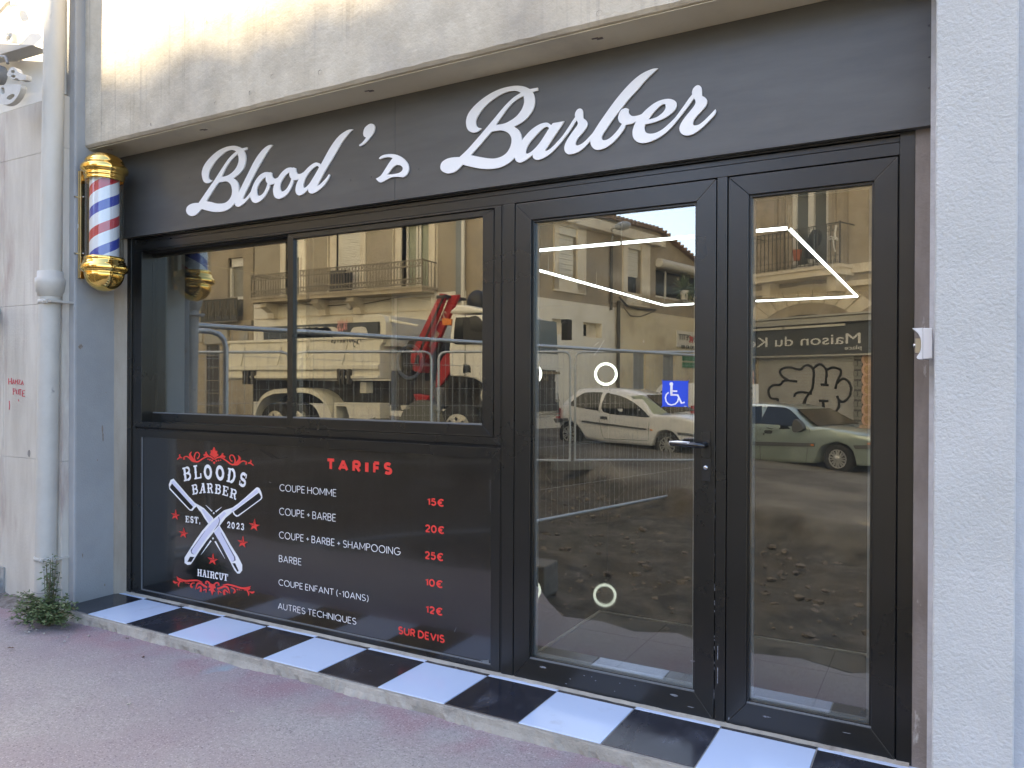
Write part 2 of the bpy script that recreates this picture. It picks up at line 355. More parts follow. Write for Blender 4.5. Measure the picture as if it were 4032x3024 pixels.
# lintel with slightly irregular arris
lm = MB(); n = 90; x0, x1 = -.262, 4.4
rows = [(-.235 + .0, SOF + .018), (-.215, SOF), (0.12, SOF)]
lv = []
for i in range(n + 1):
    x = x0 + (x1 - x0) * i / n; j = random.uniform(-.002, .002); k = random.uniform(-.0022, .0022)
    lv.append([(x, LINY, 4.05), (x, LINY, SOF + .30), (x, LINY + j * .5, SOF + .016 + k), (x, LINY + .012 + j, SOF + .003), (x, LINY + .03, SOF + j * .3), (x, .12, SOF), (x, .12, 4.05)])
vs = [p for r in lv for p in r]; m = 7
lm.add(vs, [(i * m + a, (i + 1) * m + a, (i + 1) * m + a + 1, i * m + a + 1) for i in range(n) for a in range(m - 1)])
lm.add(lv[0], [tuple(range(m))]); lm.add(lv[-1], [tuple(range(m))])
lintel = lm.build('lintel', concrete, bld)
sf = MB(); sf.box(-.2595, 4.39, LINY + .022, .1, SOF - .0035, SOF - .0006); sf.build('soffit', mat('soffit_bounce_cream', (.60, .55, .42, 1), (.68, .63, .49, 1), 1.5, .8, 0, .3, .15, 60, c3=(.48, .44, .36, 1), s3=2, k3=(.55, .8)), bld)  # thin underside sheet; ground bounce is put into its lighter cream
hm = MB()                                           # small drilled holes and scars in the concrete
for px, py in [(408, 172), (815, 88), (402, 487), (595, 490), (848, 407), (1072, 302), (1260, 285), (985, 365), (2360, 52)]:
    p = P(px, py, LINY); r = random.uniform(.006, .012); hm.lathe([(r, 0), (r * .7, -.004), (0, -.004)], (p.x, LINY - .001, p.z), (0, -1, 0), 9)
for px, py in [(808, 510), (1462, 357), (440, 588), (2362, 150)]:
    p = G(px, py, SOF - .004); hm.box(p.x - .012, p.x + .012, p.y - .006, p.y + .006, SOF - .007, SOF - .004); hm.box(p.x - .03, p.x - .004, p.y - .012, p.y - .004, SOF - .006, SOF - .0042)
hm.build('scar', mat('scar', (.13, .11, .10, 1), (.25, .22, .2, 1), 40, .9), lintel)
up = MB(); up.box(-.262, 30, LINY + .012, .6, 4.06, 26); up.build('upper_wall', lightwall, bld)
# left pillar with reveal
pl = MB(); pl.prism([(-.335, PILY, -.02), (-.25, PILY, -.02), (-.247, PILY + .012, -.02), (-.247, .02, -.02), (-.335, .02, -.02)], (0, 0, 14))
left_pillar = pl.build('pillar', greypaint, bld, bevel=.004, label='grey painted pillar beside the drainpipe')
sp = MB()
for px, py, rx, rz in [(403, 1690, .006, .035), (405, 1720, .004, .03), (466, 2018, .006, .012), (466, 2080, .006, .012), (383, 1812, .004, .006), (555 - 90, 1385, .02, .02), (557 - 95, 1365, .018, .016), (305 + 12, 1364, .012, .016), (417, 1545, .003, .003), (325, 2188, .003, .014), (412, 2303, .005, .007)]:
    p = XP(px, py, -.247); pts = [(p.x, p.y + rx * math.cos(a) * random.uniform(.6, 1.2), p.z + rz * math.sin(a) * random.uniform(.6, 1.2)) for a in [2 * math.pi * k / 11 for k in range(11)]]
    sp.prism(pts, (.0012, 0, 0))
sp.build('stain', mat('rust_stain', (.20, .15, .11, 1), (.34, .30, .26, 1), 60, .9), left_pillar)
st = MB(); st.prism([(-.247, -.055, .05), (-.196, .004, .05), (-.196, .03, .05), (-.26, .03, .05)], (0, 0, SOF - .05)); st.build('jamb_strip', mat('timber_jamb', (.26, .22, .17, 1), (.40, .36, .30, 1), 5, .85, 0, .3, .3, 60, stretch=(1, 1, .2)), bld)
# right pillar
rp = MB(); rp.box(4.018, 4.226, LINY, .3, -.02, 14); rp.build('pillar', rough_white, bld, bevel=.006, label='white roughcast pillar right of the door')
rc = MB(); rc.box(4.226, 6.5, LINY + .07, .3, -.02, 14); rc.build('side_wall', mat('grey_render', (.50, .51, .53, 1), (.58, .59, .61, 1), 3, .85, 0, .3, .5, 70), bld)
jb = MB(); jb.box(3.9575, 4.002, -.003, .2, .05, 2.2); jb.build('jamb_strip', brown, bld)
je = MB(); je.box(4.002, 4.018, -.05, .2, .05, 2.62); je.build('plaster_edge', mat('plaster_edge', (.50, .50, .52, 1), (.62, .62, .64, 1), 12, .8, 0, .3, .4, 60), bld)
# interior
fl = MB(); fl.box(-3.2, 4.018, .075, 9.0, -.1, .046); inner_floor = fl.build('interior_floor', mat('gloss_floor', (.020, .021, .023, 1), (.028, .029, .031, 1), 2, .02, rough2=.035), bld)
iw = MB(); iw.box(-3.4, -3.2, .3, 9, -.1, 2.75); iw.box(3.98, 4.1, .3, 9, -.1, 2.75); iw.box(-3.4, 4.1, 9, 9.2, -.1, 2.75); iw.box(-3.2, -.26, .06, .3, -.1, 2.75)
iw.build('interior_wall', mat('interior_wall', (.035, .035, .034, 1), (.045, .045, .043, 1), 2, .6), bld)
ic = MB(); ic.box(-3.4, 4.1, .12, 9.2, 2.62, 2.75); ic.build('ceiling', mat('ceiling_dark', (.012, .012, .012, 1), rough=.9), bld)
mt = MB(); mt.box(2.40, 3.95, .09, 1.06, .046, .052); mt.build('entrance_mat', mat('entrance_tile', (.045, .048, .052, 1), (.06, .064, .07, 1), 4, .45, 0, .4, .1, 200), bld)
tj = MB()
for a in (.42, .75): tj.box(2.41, 3.95, a, a + .004, .052, .0526)
for a in (2.78, 3.18, 3.6): tj.box(a, a + .004, .1, 1.05, .052, .0526)
tj.build('floor_joint', alu_dark, bld)
mtr = MB(); mtr.box(2.385, 2.40, .09, 1.075, .046, .058); mtr.box(2.385, 3.95, 1.06, 1.075, .046, .058); mtr.build('floor_trim', mat('brushed_trim', (.5, .48, .42, 1), rough=.35, metal=1), bld)

# ================================================================== DOORSTEP
step = thing('doorstep', 'low concrete doorstep tiled in a black and white chequerboard', 'doorstep', (1.9, -.18, 0))
T = .3333; YF, YB = -.0333 - T, -.0333
sb = MB(); n = 160; vs = []
for i in range(n + 1):
    x = -.262 + (4.03 + .262) * i / n; a = random.uniform(-.004, .004); b = .012 * math.sin(x * 9) + random.uniform(-.008, .008)
    vs += [(x, .08, .044), (x, YF - .002, .044), (x, YF - .006 + a, .040), (x, YF - .010 + a, .02), (x, YF - .02 + b, -.012)]
sb.add(vs, [(i * 5 + k, (i + 1) * 5 + k, (i + 1) * 5 + k + 1, i * 5 + k + 1) for i in range(n) for k in range(4)])
sb.add([vs[0], vs[1], vs[2], vs[3], vs[4], (-.262, .08, -.012)], [(0, 1, 2, 3, 4, 5)])
sb.build('concrete_base', cement, step)
gb = MB(); gb.box(-.258, 4.017, YF - .001, .03, .044, .0485); gb.build('grout_bed', grout, step)
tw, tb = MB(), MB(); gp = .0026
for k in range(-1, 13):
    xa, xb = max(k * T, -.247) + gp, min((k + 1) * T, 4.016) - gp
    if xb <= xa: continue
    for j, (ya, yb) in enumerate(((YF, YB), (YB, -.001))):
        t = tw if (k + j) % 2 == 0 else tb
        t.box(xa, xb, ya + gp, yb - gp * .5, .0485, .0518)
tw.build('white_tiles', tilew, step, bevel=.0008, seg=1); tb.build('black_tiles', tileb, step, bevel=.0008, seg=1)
mo = MB(); vs = []                                   # ragged mortar line under the frame
n = 120
for i in range(n + 1):
    x = -.2 + 4.15 * i / n; w = .004 + random.uniform(0, .007); vs += [(x, .004, .062), (x, -.002 - w * .4, .058 + random.uniform(0, .004)), (x, -.006 - w, .0519)]
mo.add(vs, [(i * 3 + k, (i + 1) * 3 + k, (i + 1) * 3 + k + 1, i * 3 + k + 1) for i in range(n) for k in range(2)])
mo.build('mortar_line', cement, step)

# ================================================================== SHOP FRONT (frame, windows, price panel, door, side light)
front = thing('shopfront', 'black aluminium shop front with sliding windows, price panel and glazed door', 'shop front', (1.9, 0, .05))
def ring(mb, xo0, xo1, zo0, zo1, xi0, xi1, zi0, zi1, y0, y1, gap=.0004):
    g = gap
    def q(a, b, c, d): mb.prism([(p[0], y0, p[1]) for p in (a, b, c, d)], (0, y1 - y0, 0))
    q((xo0 + g, zo0), (xo1 - g, zo0), (xi1 - g, zi0), (xi0 + g, zi0)); q((xo0 + g, zo1), (xo1 - g, zo1), (xi1 - g, zi1), (xi0 + g, zi1))
    q((xo0, zo0 + g), (xi0, zi0 + g), (xi0, zi1 - g), (xo0, zo1 - g)); q((xo1, zo0 + g), (xi1, zi0 + g), (xi1, zi1 - g), (xo1, zo1 - g))
fm = MB()
fm.box(-.20, -.162, -.004, .07, .053, 2.16); fm.box(-.160, -.134, .004, .07, .053, 2.16)       # left jamb, two profiles
fm.box(3.911, 3.957, 0, .07, .053, 2.16)
fm.box(-.134, 3.911, .001, .07, 2.086, 2.128); fm.box(-.134, 3.911, .008, .07, 2.131, 2.150); fm.box(-.134, 3.911, -.006, .07, 2.1515, 2.158)
fm.box(2.3815, 2.4385, .0005, .07, .053, 2.085); fm.box(2.3735, 2.3785, .004, .07, .053, 2.085)
fm.box(3.3035, 3.3405, .0005, .07, .056, 2.085)
fm.build('frame', alu, front, bevel=.0012)
bk = MB()                                            # dark rebate seen through the gaps
for a, b in ((2.370, 2.446), (3.296, 3.348), (3.902, 3.915), (-.165, -.13)): bk.box(a, b, .016, .07, .055, 2.155)
bk.box(-.13, 3.91, .018, .07, 2.07, 2.155); bk.box(-.13, 2.37, .014, .07, 1.028, 1.052)
bk.build('rebate', alu_dark, front)
ws = MB(); ring(ws, -.132, 2.372, 1.047, 2.084, -.072, 2.338, 1.0775, 2.0765, .002, .11)
win = ws.build('window_surround', alu, front, bevel=.001)
for px, py in [(942 - 270, 1677), (942 - 330 + 10, 1678), (1212, 1709), (1873, 1736), (590, 1677)]:
    p = P(px, py, .002); dz = MB(); dz.box(p.x - .012, p.x + .012, .0008, .004, 1.0605, 1.0645); dz.build('drain_slot', black, win)
# left sash (behind), right sash (in front)
def sash(name, xo0, xo1, zo0, zo1, xi0, xi1, zi0, zi1, y, label):
    s = MB(); ring(s, xo0, xo1, zo0, zo1, xi0, xi1, zi0, zi1, y, y + .026); s.box(xo0 + .002, xo1 - .002, y - .003, y, zo0 + .002, zo0 + .006)
    o = s.build(name, alu, front, bevel=.0012, label=label)
    g = MB(); g.prism([(xi0 - .003, y + .016, zi0 - .003), (xi1 + .003, y + .016, zi0 - .003), (xi1 + .003, y + .016, zi1 + .003), (xi0 - .003, y + .016, zi1 + .003)], (0, .004, 0)); g.build('pane', glass, o)
    bd = MB(); bd.box(xi0, xi1, y + .003, y + .014, zi0, zi0 + .006); bd.build('glazing_bead', bead, o)
    return o
ya = .072
sash('sliding_window', P(558, 1300, ya).x, 1.19, P(550, 1659, ya).z, P(700, 938, ya).z, P(601, 1300, ya).x, 1.165, P(900, 1637, ya + .01).z, P(1100, 956, ya + .01).z, ya, 'left sliding window sash set further back')
yb_ = .010
sash('sliding_window', P(1131, 1300, yb_).x, P(1942, 1300, yb_).x, 1.0785, 2.074, P(1153, 1300, yb_).x, P(1899, 1300, yb_).x, P(1500, 1659, yb_).z, P(1899, 851, yb_).z, yb_, 'right sliding window sash in front')
# price panel
pf = MB(); ring(pf, -.132, 2.372, .058, 1.033, -.073, 2.326, .086, .987, .002, .07); pframe = pf.build('panel_frame', alu, front, bevel=.0012)
bd = MB(); bd.box(-.073, 2.326, .004, .011, .086, .0905); bd.box(-.073, -.070, .004, .011, .09, .985); bd.build('panel_bead', bead, pframe)
PY = .0115
pp = MB(); nx, nz = 80, 30; vs = []                  # vinyl-covered sheet, very slightly uneven
for j in range(nz + 1):
    for i in range(nx + 1):
        x = -.074 + 2.401 * i / nx; z = .085 + .903 * j / nz; vs.append((x, PY + .0009 * math.sin(x * 3.1 + z * 2) * math.sin(z * 4 + x), z))
pp.add(vs, [(j * (nx + 1) + i, j * (nx + 1) + i + 1, (j + 1) * (nx + 1) + i + 1, (j + 1) * (nx + 1) + i) for j in range(nz) for i in range(nx)], True)
panel = pp.build('price_panel', vinyl, front, label='black gloss panel with the logo and price list')
# door leaf and side light
def leaf(name, xo0, xo1, xi0, xi1, zi0, zi1, label):
    s = MB(); ring(s, xo0, xo1, .060, 2.081, xi0, xi1, zi0, zi1, 0, .062)
    o = s.build(name, alu, front, bevel=.0015, label=label)
    b = MB(); ring(b, xi0 - .001, xi1 + .001, zi0 - .001, zi1 + .001, xi0 + .008, xi1 - .008, zi0 + .008, zi1 - .008, .012, .026); b.build('glazing_bead', alu, o)
    lo = MB(); lo.box(xi0 + .001, xi1 - .001, .004, .0115, zi0, zi0 + .005); lo.build('glazing_bead', bead, o)
    g = MB(); g.prism([(xi0, .027, zi0), (xi1, .027, zi0), (xi1, .027, zi1), (xi0, .027, zi1)], (0, .004, 0)); g.build('pane', glass, o)
    sp_ = MB(); ring(sp_, xi0 + .003, xi1 - .003, zi0 + .003, zi1 - .003, xi0 + .018, xi1 - .018, zi0 + .018, zi1 - .018, .0325, .045); sp_.build('glass_spacer', mat('spacer', (.30, .33, .34, 1), rough=.4), o)
    return o
door = leaf('door', 2.4435, 3.2995, 2.519, 3.226, .149, 2.006, 'glazed entrance door with a worn black lever handle')
side = leaf('side_light', 3.3455, 3.9065, 3.4185, 3.8345, .148, 2.010, 'narrow fixed glazed leaf right of the door')
hx, hz = P(2781, 1751).x, P(2781, 1751).z
hp = MB(); c = [(hx - .0165 + .033 * 0, 0)]
pts = smooth([(hx - .015, hz - .042), (hx - .010, hz - .048), (hx + .010, hz - .048), (hx + .017, hz - .042), (hx + .017, hz + .042), (hx + .010, hz + .048), (hx - .010, hz + .048), (hx - .017, hz + .042), (hx - .017, hz - .042)], 3)
hp.prism([(x, -.009, z) for x, z in pts], (0, .0092, 0)); hp.lathe([(.013, 0), (.013, .012), (.011, .016), (.0095, .045)], (hx, -.009, hz), (0, -1, 0), 20)
hp.tube([(hx, -.040, hz), (hx, -.052, hz), (hx - .008, -.058, hz + .001), (hx - .03, -.060, hz + .002), (hx - .08, -.060, hz + .003), (hx - .118, -.058, hz + .003), (hx - .124, -.056, hz + .003)], [.0095, .0105, .011, .0105, .0095, .0085, .005], 14)
handle = hp.build('handle', mat('black_lever', (.012, .012, .013, 1), rough=.18, spec=.7), door, bevel=.001)
wr = MB()
for t, a, r in [(.118, 80, .0035), (.112, 110, .0028), (.05, 30, .003), (.055, 60, .002), (.09, 95, .002), (.03, -20, .0015), (.075, 50, .0015)]:
    wr.sphere((hx - t, -.060 - .0085 * math.cos(RAD(a)), hz + .003 + .0085 * math.sin(RAD(a))), r, 8, (2.2, .5, .5))
wr.tube([(hx - .045, -.0625, hz + .0105), (hx - .09, -.0625, hz + .0108), (hx - .121, -.0595, hz + .009)], [.0025, .005, .0035], 8); wr.sphere((hx - .122, -.057, hz + .003), .0062, 8, (.8, 1, 1.1))
wr.build('worn_spot', mat('bare_metal', (.7, .72, .74, 1), rough=.3, metal=.6), door)
lz = P(2781, 1851).z
lk = MB(); lk.box(hx - .0165, hx + .0165, -.004, 0, lz - .042, lz + .042); lock = lk.build('lock_plate', mat('lock_black', (.014, .014, .014, 1), rough=.4), door, bevel=.001)
lc = MB(); lc.lathe([(.0085, 0), (.0085, .006), (0, .006)], (hx, -.004, lz + .010), (0, -1, 0), 16); lc.build('lock_cylinder', chrome, door)
sc_ = MB()                                           # scuffs and screw-hole plugs on the bottom rails
for px, py, w, h in [(2140, 2628, .022, .006), (2655, 2738, .020, .007), (2727, 2603, .012, .003), (2720, 2784, .02, .003), (3017, 2822, .02, .005), (2228, 2692, .008, .002), (2300, 2660, .006, .002), (2345, 2680, .004, .003), (2870, 2830, .003, .012), (3330, 2885, .022, .002), (2245, 2673, .004, .004), (2330, 2665, .003, .004), (2500, 2700, .004, .002), (2440, 2690, .003, .002), (2420, 2722, .004, .002)]:
    p = P(px, py, -.0006)
    w *= 1.7; h *= 1.5; pts = [(p.x + w * .5 * math.cos(a) * random.uniform(.5, 1.1), -.0008, p.z + h * .5 * math.sin(a) * random.uniform(.5, 1.1)) for a in [2 * math.pi * k / 9 for k in range(9)]]
    sc_.prism(pts, (0, .0006, 0))
for z0, z1 in [(.20, .26), (.29, .34)]: sc_.box(3.313, 3.3155, -.0006, 0, z0, z1)
for k in range(26):
    z = random.uniform(.1, 1.1); sc_.box(3.3005, 3.3022, -.0003, .001, z, z + random.uniform(.002, .012))
sc_.build('scuff', mat('scuff', (.30, .31, .34, 1), (.10, .10, .12, 1), 90, .7), front)
kh = MB(); p = P(1987, 914); kh.lathe([(.0035, 0), (0, .0003)], (p.x, -.0003, p.z), (0, -1, 0), 12); kh.build('screw_hole', black, front)

def ribbon(mb, pts, ws, mapf, y0, t=.0004):
    """flat stroke with its own width along its length; mapf maps (u,v) to (x,z)"""
    n = len(pts); ws = ws if isinstance(ws, (list, tuple)) else [ws] * n; L, R = [], []
    for i in range(n):
        a, b = pts[max(i - 1, 0)], pts[min(i + 1, n - 1)]; dx, dz = b[0] - a[0], b[1] - a[1]; l = math.hypot(dx, dz) or 1
        L.append(mapf(pts[i][0] - dz / l * ws[i] / 2, pts[i][1] + dx / l * ws[i] / 2)); R.append(mapf(pts[i][0] + dz / l * ws[i] / 2, pts[i][1] - dx / l * ws[i] / 2))
    vs = [(p[0], y0, p[1]) for p in L] + [(p[0], y0, p[1]) for p in R] + [(p[0], y0 + t, p[1]) for p in L] + [(p[0], y0 + t, p[1]) for p in R]
    fs = []
    for i in range(n - 1):
        fs += [(i, i + 1, n + i + 1, n + i), (2 * n + i, 3 * n + i, 3 * n + i + 1, 2 * n + i + 1), (i, 2 * n + i, 2 * n + i + 1, i + 1), (n + i, n + i + 1, 3 * n + i + 1, 3 * n + i)]
    fs += [(0, n, 3 * n, 2 * n), (n - 1, 3 * n - 1, 4 * n - 1, 2 * n - 1)]
    mb.add(vs, fs)
# ---- price panel lettering and logo (thin vinyl on the panel)
LAY = [0]
def lay(): LAY[0] += 1; return PY - .0013 - (LAY[0] % 16) * .00005
def ARC(cx, cy, rx, ry, a0, a1, n=12): return [(cx + rx * math.cos(RAD(a0 + (a1 - a0) * i / n)), cy + ry * math.sin(RAD(a0 + (a1 - a0) * i / n))) for i in range(n + 1)]
GEO = {'A': (.80, [[(0, 0), (.40, 1)], [(.40, 1), (.80, 0)], [(.16, .30), (.64, .30)]]), 'B': (.58, [[(0, 0), (0, 1)], [(0, 1)] + ARC(.30, .76, .24, .24, 90, -90) + [(0, .52)], [(0, .52)] + ARC(.32, .26, .26, .26, 90, -90) + [(0, 0)]]),
 'C': (.84, [ARC(.5, .5, .5, .5, 48, 312, 20)]), 'D': (.74, [[(0, 0), (0, 1)], [(0, 1)] + ARC(.26, .5, .48, .5, 90, -90, 16) + [(0, 0)]]), 'E': (.52, [[(0, 0), (0, 1)], [(0, 1), (.52, 1)], [(0, .51), (.46, .51)], [(0, 0), (.52, 0)]]),
 'F': (.50, [[(0, 0), (0, 1)], [(0, 1), (.50, 1)], [(0, .5), (.44, .5)]]), 'G': (.94, [ARC(.5, .5, .5, .5, 45, 355, 22), [(.99, .47), (.55, .47)]]), 'H': (.70, [[(0, 0), (0, 1)], [(.70, 0), (.70, 1)], [(0, .51), (.70, .51)]]), 'I': (0, [[(0, 0), (0, 1)]]),
 'K': (.62, [[(0, 0), (0, 1)], [(.60, 1), (0, .40)], [(.20, .60), (.62, 0)]]), 'M': (.90, [[(0, 0), (0, 1)], [(.90, 0), (.90, 1)], [(0, 1), (.45, .22), (.90, 1)]]), 'N': (.72, [[(0, 0), (0, 1)], [(.72, 0), (.72, 1)], [(0, 1), (.72, 0)]]), 'O': (1.0, [ARC(.5, .5, .5, .5, 0, 360, 28)]), 'P': (.56, [[(0, 0), (0, 1)], [(0, 1)] + ARC(.28, .73, .28, .27, 90, -90) + [(0, .46)]]),
 'Q': (1.0, [ARC(.5, .5, .5, .5, 0, 360, 28), [(.58, .26), (.92, -.06)]]), 'R': (.58, [[(0, 0), (0, 1)], [(0, 1)] + ARC(.29, .74, .27, .26, 90, -90) + [(0, .48)], [(.26, .48), (.58, 0)]]), 'S': (.60, [ARC(.30, .75, .27, .25, 35, 270, 12) + ARC(.30, .25, .30, .25, 90, -145, 12)[1:]]),
 'T': (.66, [[(.33, 0), (.33, 1)], [(0, 1), (.66, 1)]]), 'U': (.68, [[(0, 1)] + ARC(.34, .34, .34, .34, 180, 360, 14) + [(.68, 1)]]), 'V': (.76, [[(0, 1), (.38, 0)], [(.38, 0), (.76, 1)]]), '+': (.46, [[(.23, .22), (.23, .68)], [(0, .45), (.46, .45)]]), '-': (.30, [[(0, .42), (.30, .42)]]),
 '(': (.22, [ARC(.45, .45, .45, .68, 125, 235, 10)]), ')': (.22, [ARC(-.23, .45, .45, .68, 55, -55, 10)]), '0': (.66, [ARC(.33, .5, .33, .5, 0, 360, 24)]), '1': (.24, [[(0, .76), (.24, 1), (.24, 0)]]), '2': (.58, [ARC(.29, .72, .28, .28, 165, -35, 12) + [(.02, 0)], [(.02, 0), (.58, 0)]]),
 '5': (.58, [[(.50, 1), (.10, 1), (.06, .55)] + ARC(.28, .32, .30, .32, 115, -150, 14)]), '€': (.86, [ARC(.56, .5, .44, .5, 50, 310, 18), [(0, .58), (.62, .58)], [(0, .40), (.58, .40)]])}
def vtext(body, pl_, pr_, h, wt, m, name='lettering', gap=.17):
    a, b = P(*pl_, PY), P(*pr_, PY); mb = MB(); tot = 0; pos = []
    for ch in body:
        if ch == ' ': tot += .30; continue
        pos.append((tot, ch)); tot += GEO[ch][0] + wt + gap
    tot -= gap; sx = (b.x - a.x) / tot; zb = (a.z + b.z) / 2
    mapf = lambda u, v: (a.x + u * sx, zb + v * h)
    for x0, ch in pos:
        for k, st in enumerate(GEO[ch][1]): ribbon(mb, [(x0 + wt / 2 + u, wt / 2 + v * (1 - wt)) for u, v in st], wt, mapf, PY - .0013 - k * .00006)
    return mb.build(name, m, panel)
c5 = crop(500, 1650, .633)
H1 = P(*c5(1265, 245), PY).z - P(*c5(1265, 320), PY).z
for i, ch in enumerate('TARIFS'):
    xl = [1240, 1314, 1403, 1482, 1532, 1597][i]; xr = [1297, 1378, 1456, 1503, 1576, 1651][i]
    vtext(ch, c5(xl, 320 + (xl - 1240) * .076), c5(xr, 320 + (xl - 1240) * .076), H1, .25, vred, name='heading_letter')
hh = lambda x, y0, y1: P(*c5(x, y0), PY).z - P(*c5(x, y1), PY).z
rowsL = [('COUPE HOMME', (950, 450), (1303, 480), hh(960, 405, 450)), ('COUPE + BARBE', (948, 600), (1300, 634), hh(960, 553, 600)),
         ('COUPE + BARBE + SHAMPOOING', (947, 744), (1701, 846), hh(960, 700, 745)), ('BARBE', (946, 890), (1086, 908), hh(955, 846, 890)),
         ('COUPE ENFANT (-10ANS)', (944, 1032), (1503, 1138), hh(955, 995, 1035)), ('AUTRES TECHNIQUES', (940, 1180), (1427, 1280), hh(955, 1142, 1182))]
for body, a, b, h in rowsL:
        vtext(body, c5(*a), c5(*b), h * .97, .085, vwhite, name='service_line')
rowsR = [('15€', (1868, 538), (1974, 545), hh(1880, 492, 540)), ('20€', (1855, 705), (1976, 715), hh(1870, 658, 707)), ('25€', (1853, 872), (1970, 883), hh(1870, 824, 874)),
         ('10€', (1856, 1040), (1966, 1050), hh(1870, 994, 1042)), ('12€', (1858, 1208), (1966, 1222), hh(1870, 1162, 1210)), ('SUR DEVIS', (1688, 1340), (1977, 1392), hh(1700, 1292, 1342))]
for body, a, b, h in rowsR: vtext(body, c5(*a), c5(*b), h, .20, vred, name='price', gap=.11)
# slab-serif display letters drawn as strokes on a unit box (x 0..1, z 0..1)
def O(cx, cy, rx, ry, n=20, a0=0, a1=360): return [(cx + rx * math.cos(RAD(a0 + (a1 - a0) * i / n)), cy + ry * math.sin(RAD(a0 + (a1 - a0) * i / n))) for i in range(n + 1)]
V_ = .24
def stem(x): return ([(x, 0), (x, 1)], V_)
def bar(x0, x1, z): return ([(x0, z), (x1, z)], .11)
SLAB = {
 'B': [stem(.25), bar(.02, .6, .95), bar(.02, .6, .05), bar(.3, .6, .53), (O(.55, .74, .28, .21, 10, -90, 90), .17), (O(.55, .29, .32, .24, 10, -90, 90), .19), bar(.08, .3, .5)],
 'L': [stem(.25), bar(.02, .5, .95), bar(.02, .95, .06), ([(.9, .04), (.9, .36)], .14), bar(.1, .4, .5)],
 'O': [(O(.5, .5, .36, .42, 26), .24), bar(.0, .16, .5), bar(.84, 1, .5)],
 'D': [stem(.25), bar(.02, .55, .95), bar(.02, .55, .05), (O(.5, .5, .36, .44, 14, -90, 90), .22), bar(.08, .3, .5), bar(.84, 1, .5)],
 'S': [(O(.48, .72, .30, .22, 12, 40, 270) + O(.5, .28, .33, .22, 12, 90, -140), .22), ([(.82, .66), (.82, .98)], .10), ([(.14, .02), (.14, .36)], .10)],
 'A': [([(.18, 0), (.5, 1)], .14), ([(.5, 1), (.8, 0)], .24), bar(.25, .75, .32), bar(.0, .38, .05), bar(.6, 1, .05), bar(.3, .6, .97)],
 'R': [stem(.25), bar(.02, .6, .95), bar(.02, .5, .05), bar(.3, .6, .5), (O(.55, .73, .30, .22, 10, -90, 90), .18), ([(.62, .5), (.74, .3), (.78, .05), (.98, .05)], .2), bar(.08, .3, .5)],
 'E': [stem(.25), bar(.02, .9, .95), bar(.02, .9, .05), bar(.3, .66, .52), ([(.86, .70), (.86, .98)], .12), ([(.86, .02), (.86, .30)], .12), ([(.64, .38), (.64, .66)], .09)],
 'T': [([(.5, 0), (.5, 1)], V_ + .04), bar(.03, .97, .94), ([(.07, .66), (.07, .98)], .12), ([(.93, .66), (.93, .98)], .12), bar(.25, .75, .05)],
 'H': [stem(.22), stem(.78), bar(.25, .75, .5), bar(0, .42, .95), bar(.58, 1, .95), bar(0, .42, .05), bar(.58, 1, .05)],
 'I': [([(.5, 0), (.5, 1)], .34), bar(.05, .95, .95), bar(.05, .95, .05)],
 'C': [(O(.52, .5, .36, .42, 18, 50, 310), .22), ([(.84, .66), (.84, .96)], .12), bar(0, .2, .5)],
 'U': [([(.22, 1), (.22, .35), (.34, .1), (.5, .06), (.66, .1), (.78, .35), (.78, 1)], .2), bar(0, .44, .95), bar(.58, 1, .95)],
 '2': [(O(.5, .68, .30, .26, 10, 190, -40) + [(.18, .08)], .2), bar(.12, .9, .08), ([(.86, .05), (.86, .28)], .1)],
 '0': [(O(.5, .5, .32, .42, 22), .22)],
 '3': [(O(.47, .73, .28, .22, 10, 170, -80) + O(.47, .27, .32, .22, 10, 80, -170), .2)],
 '.': [([(.35, .08), (.65, .08)], .3)],
}
def slab(mb, ch, quad):
    """quad: pixel corners lower-left, lower-right, upper-left"""
    a, b, c = (P(*q, PY) for q in quad)
    mapf = lambda u, v: (a.x + (b.x - a.x) * u + (c.x - a.x) * v, a.z + (b.z - a.z) * u + (c.z - a.z) * v)
    for pts, w in SLAB[ch]: ribbon(mb, pts, w, mapf, lay())
l1 = crop(600, 1700, .22604); l2 = crop(600, 2000, .24108)
mb = MB()
for ch, ll, lr, ul in [('B', (552, 865), (690, 830), (522, 632)), ('L', (735, 832), (865, 808), (715, 592)), ('O', (905, 822), (1050, 822), (893, 580)), ('O', (1112, 838), (1262, 845), (1098, 592)), ('D', (1292, 868), (1440, 900), (1318, 628)), ('S', (1500, 925), (1628, 975), (1540, 695))]: slab(mb, ch, (l1(*ll), l1(*lr), l1(*ul)))
mb.build('logo_lettering', vwhite, panel)
mb = MB()
for ch, ll, lr, ul in [('B', (703, 1098), (805, 1075), (684, 930)), ('A', (820, 1075), (935, 1062), (830, 905)), ('R', (960, 1066), (1065, 1066), (950, 900)), ('B', (1088, 1075), (1196, 1090), (1096, 912)), ('E', (1218, 1098), (1325, 1128), (1232, 935)), ('R', (1345, 1140), (1460, 1182), (1368, 980))]: slab(mb, ch, (l1(*ll), l1(*lr), l1(*ul)))
mb.build('logo_lettering', vwhite, panel)
mb = MB()
for ch, ll, lr, ul in [('E', (542, 232), (610, 238), (542, 128)), ('S', (622, 238), (680, 245), (622, 135)), ('T', (690, 248), (752, 254), (690, 142)), ('.', (757, 258), (795, 263), (757, 150))]: slab(mb, ch, (l2(*ll), l2(*lr), l2(*ul)))
for ch, ll, lr, ul in [('2', (1220, 326), (1280, 334), (1220, 220)), ('0', (1292, 336), (1352, 343), (1292, 230)), ('2', (1370, 345), (1432, 352), (1370, 240)), ('3', (1446, 354), (1508, 362), (1446, 250))]: slab(mb, ch, (l2(*ll), l2(*lr), l2(*ul)))
mb.build('logo_lettering', vwhite, panel)
mb = MB()
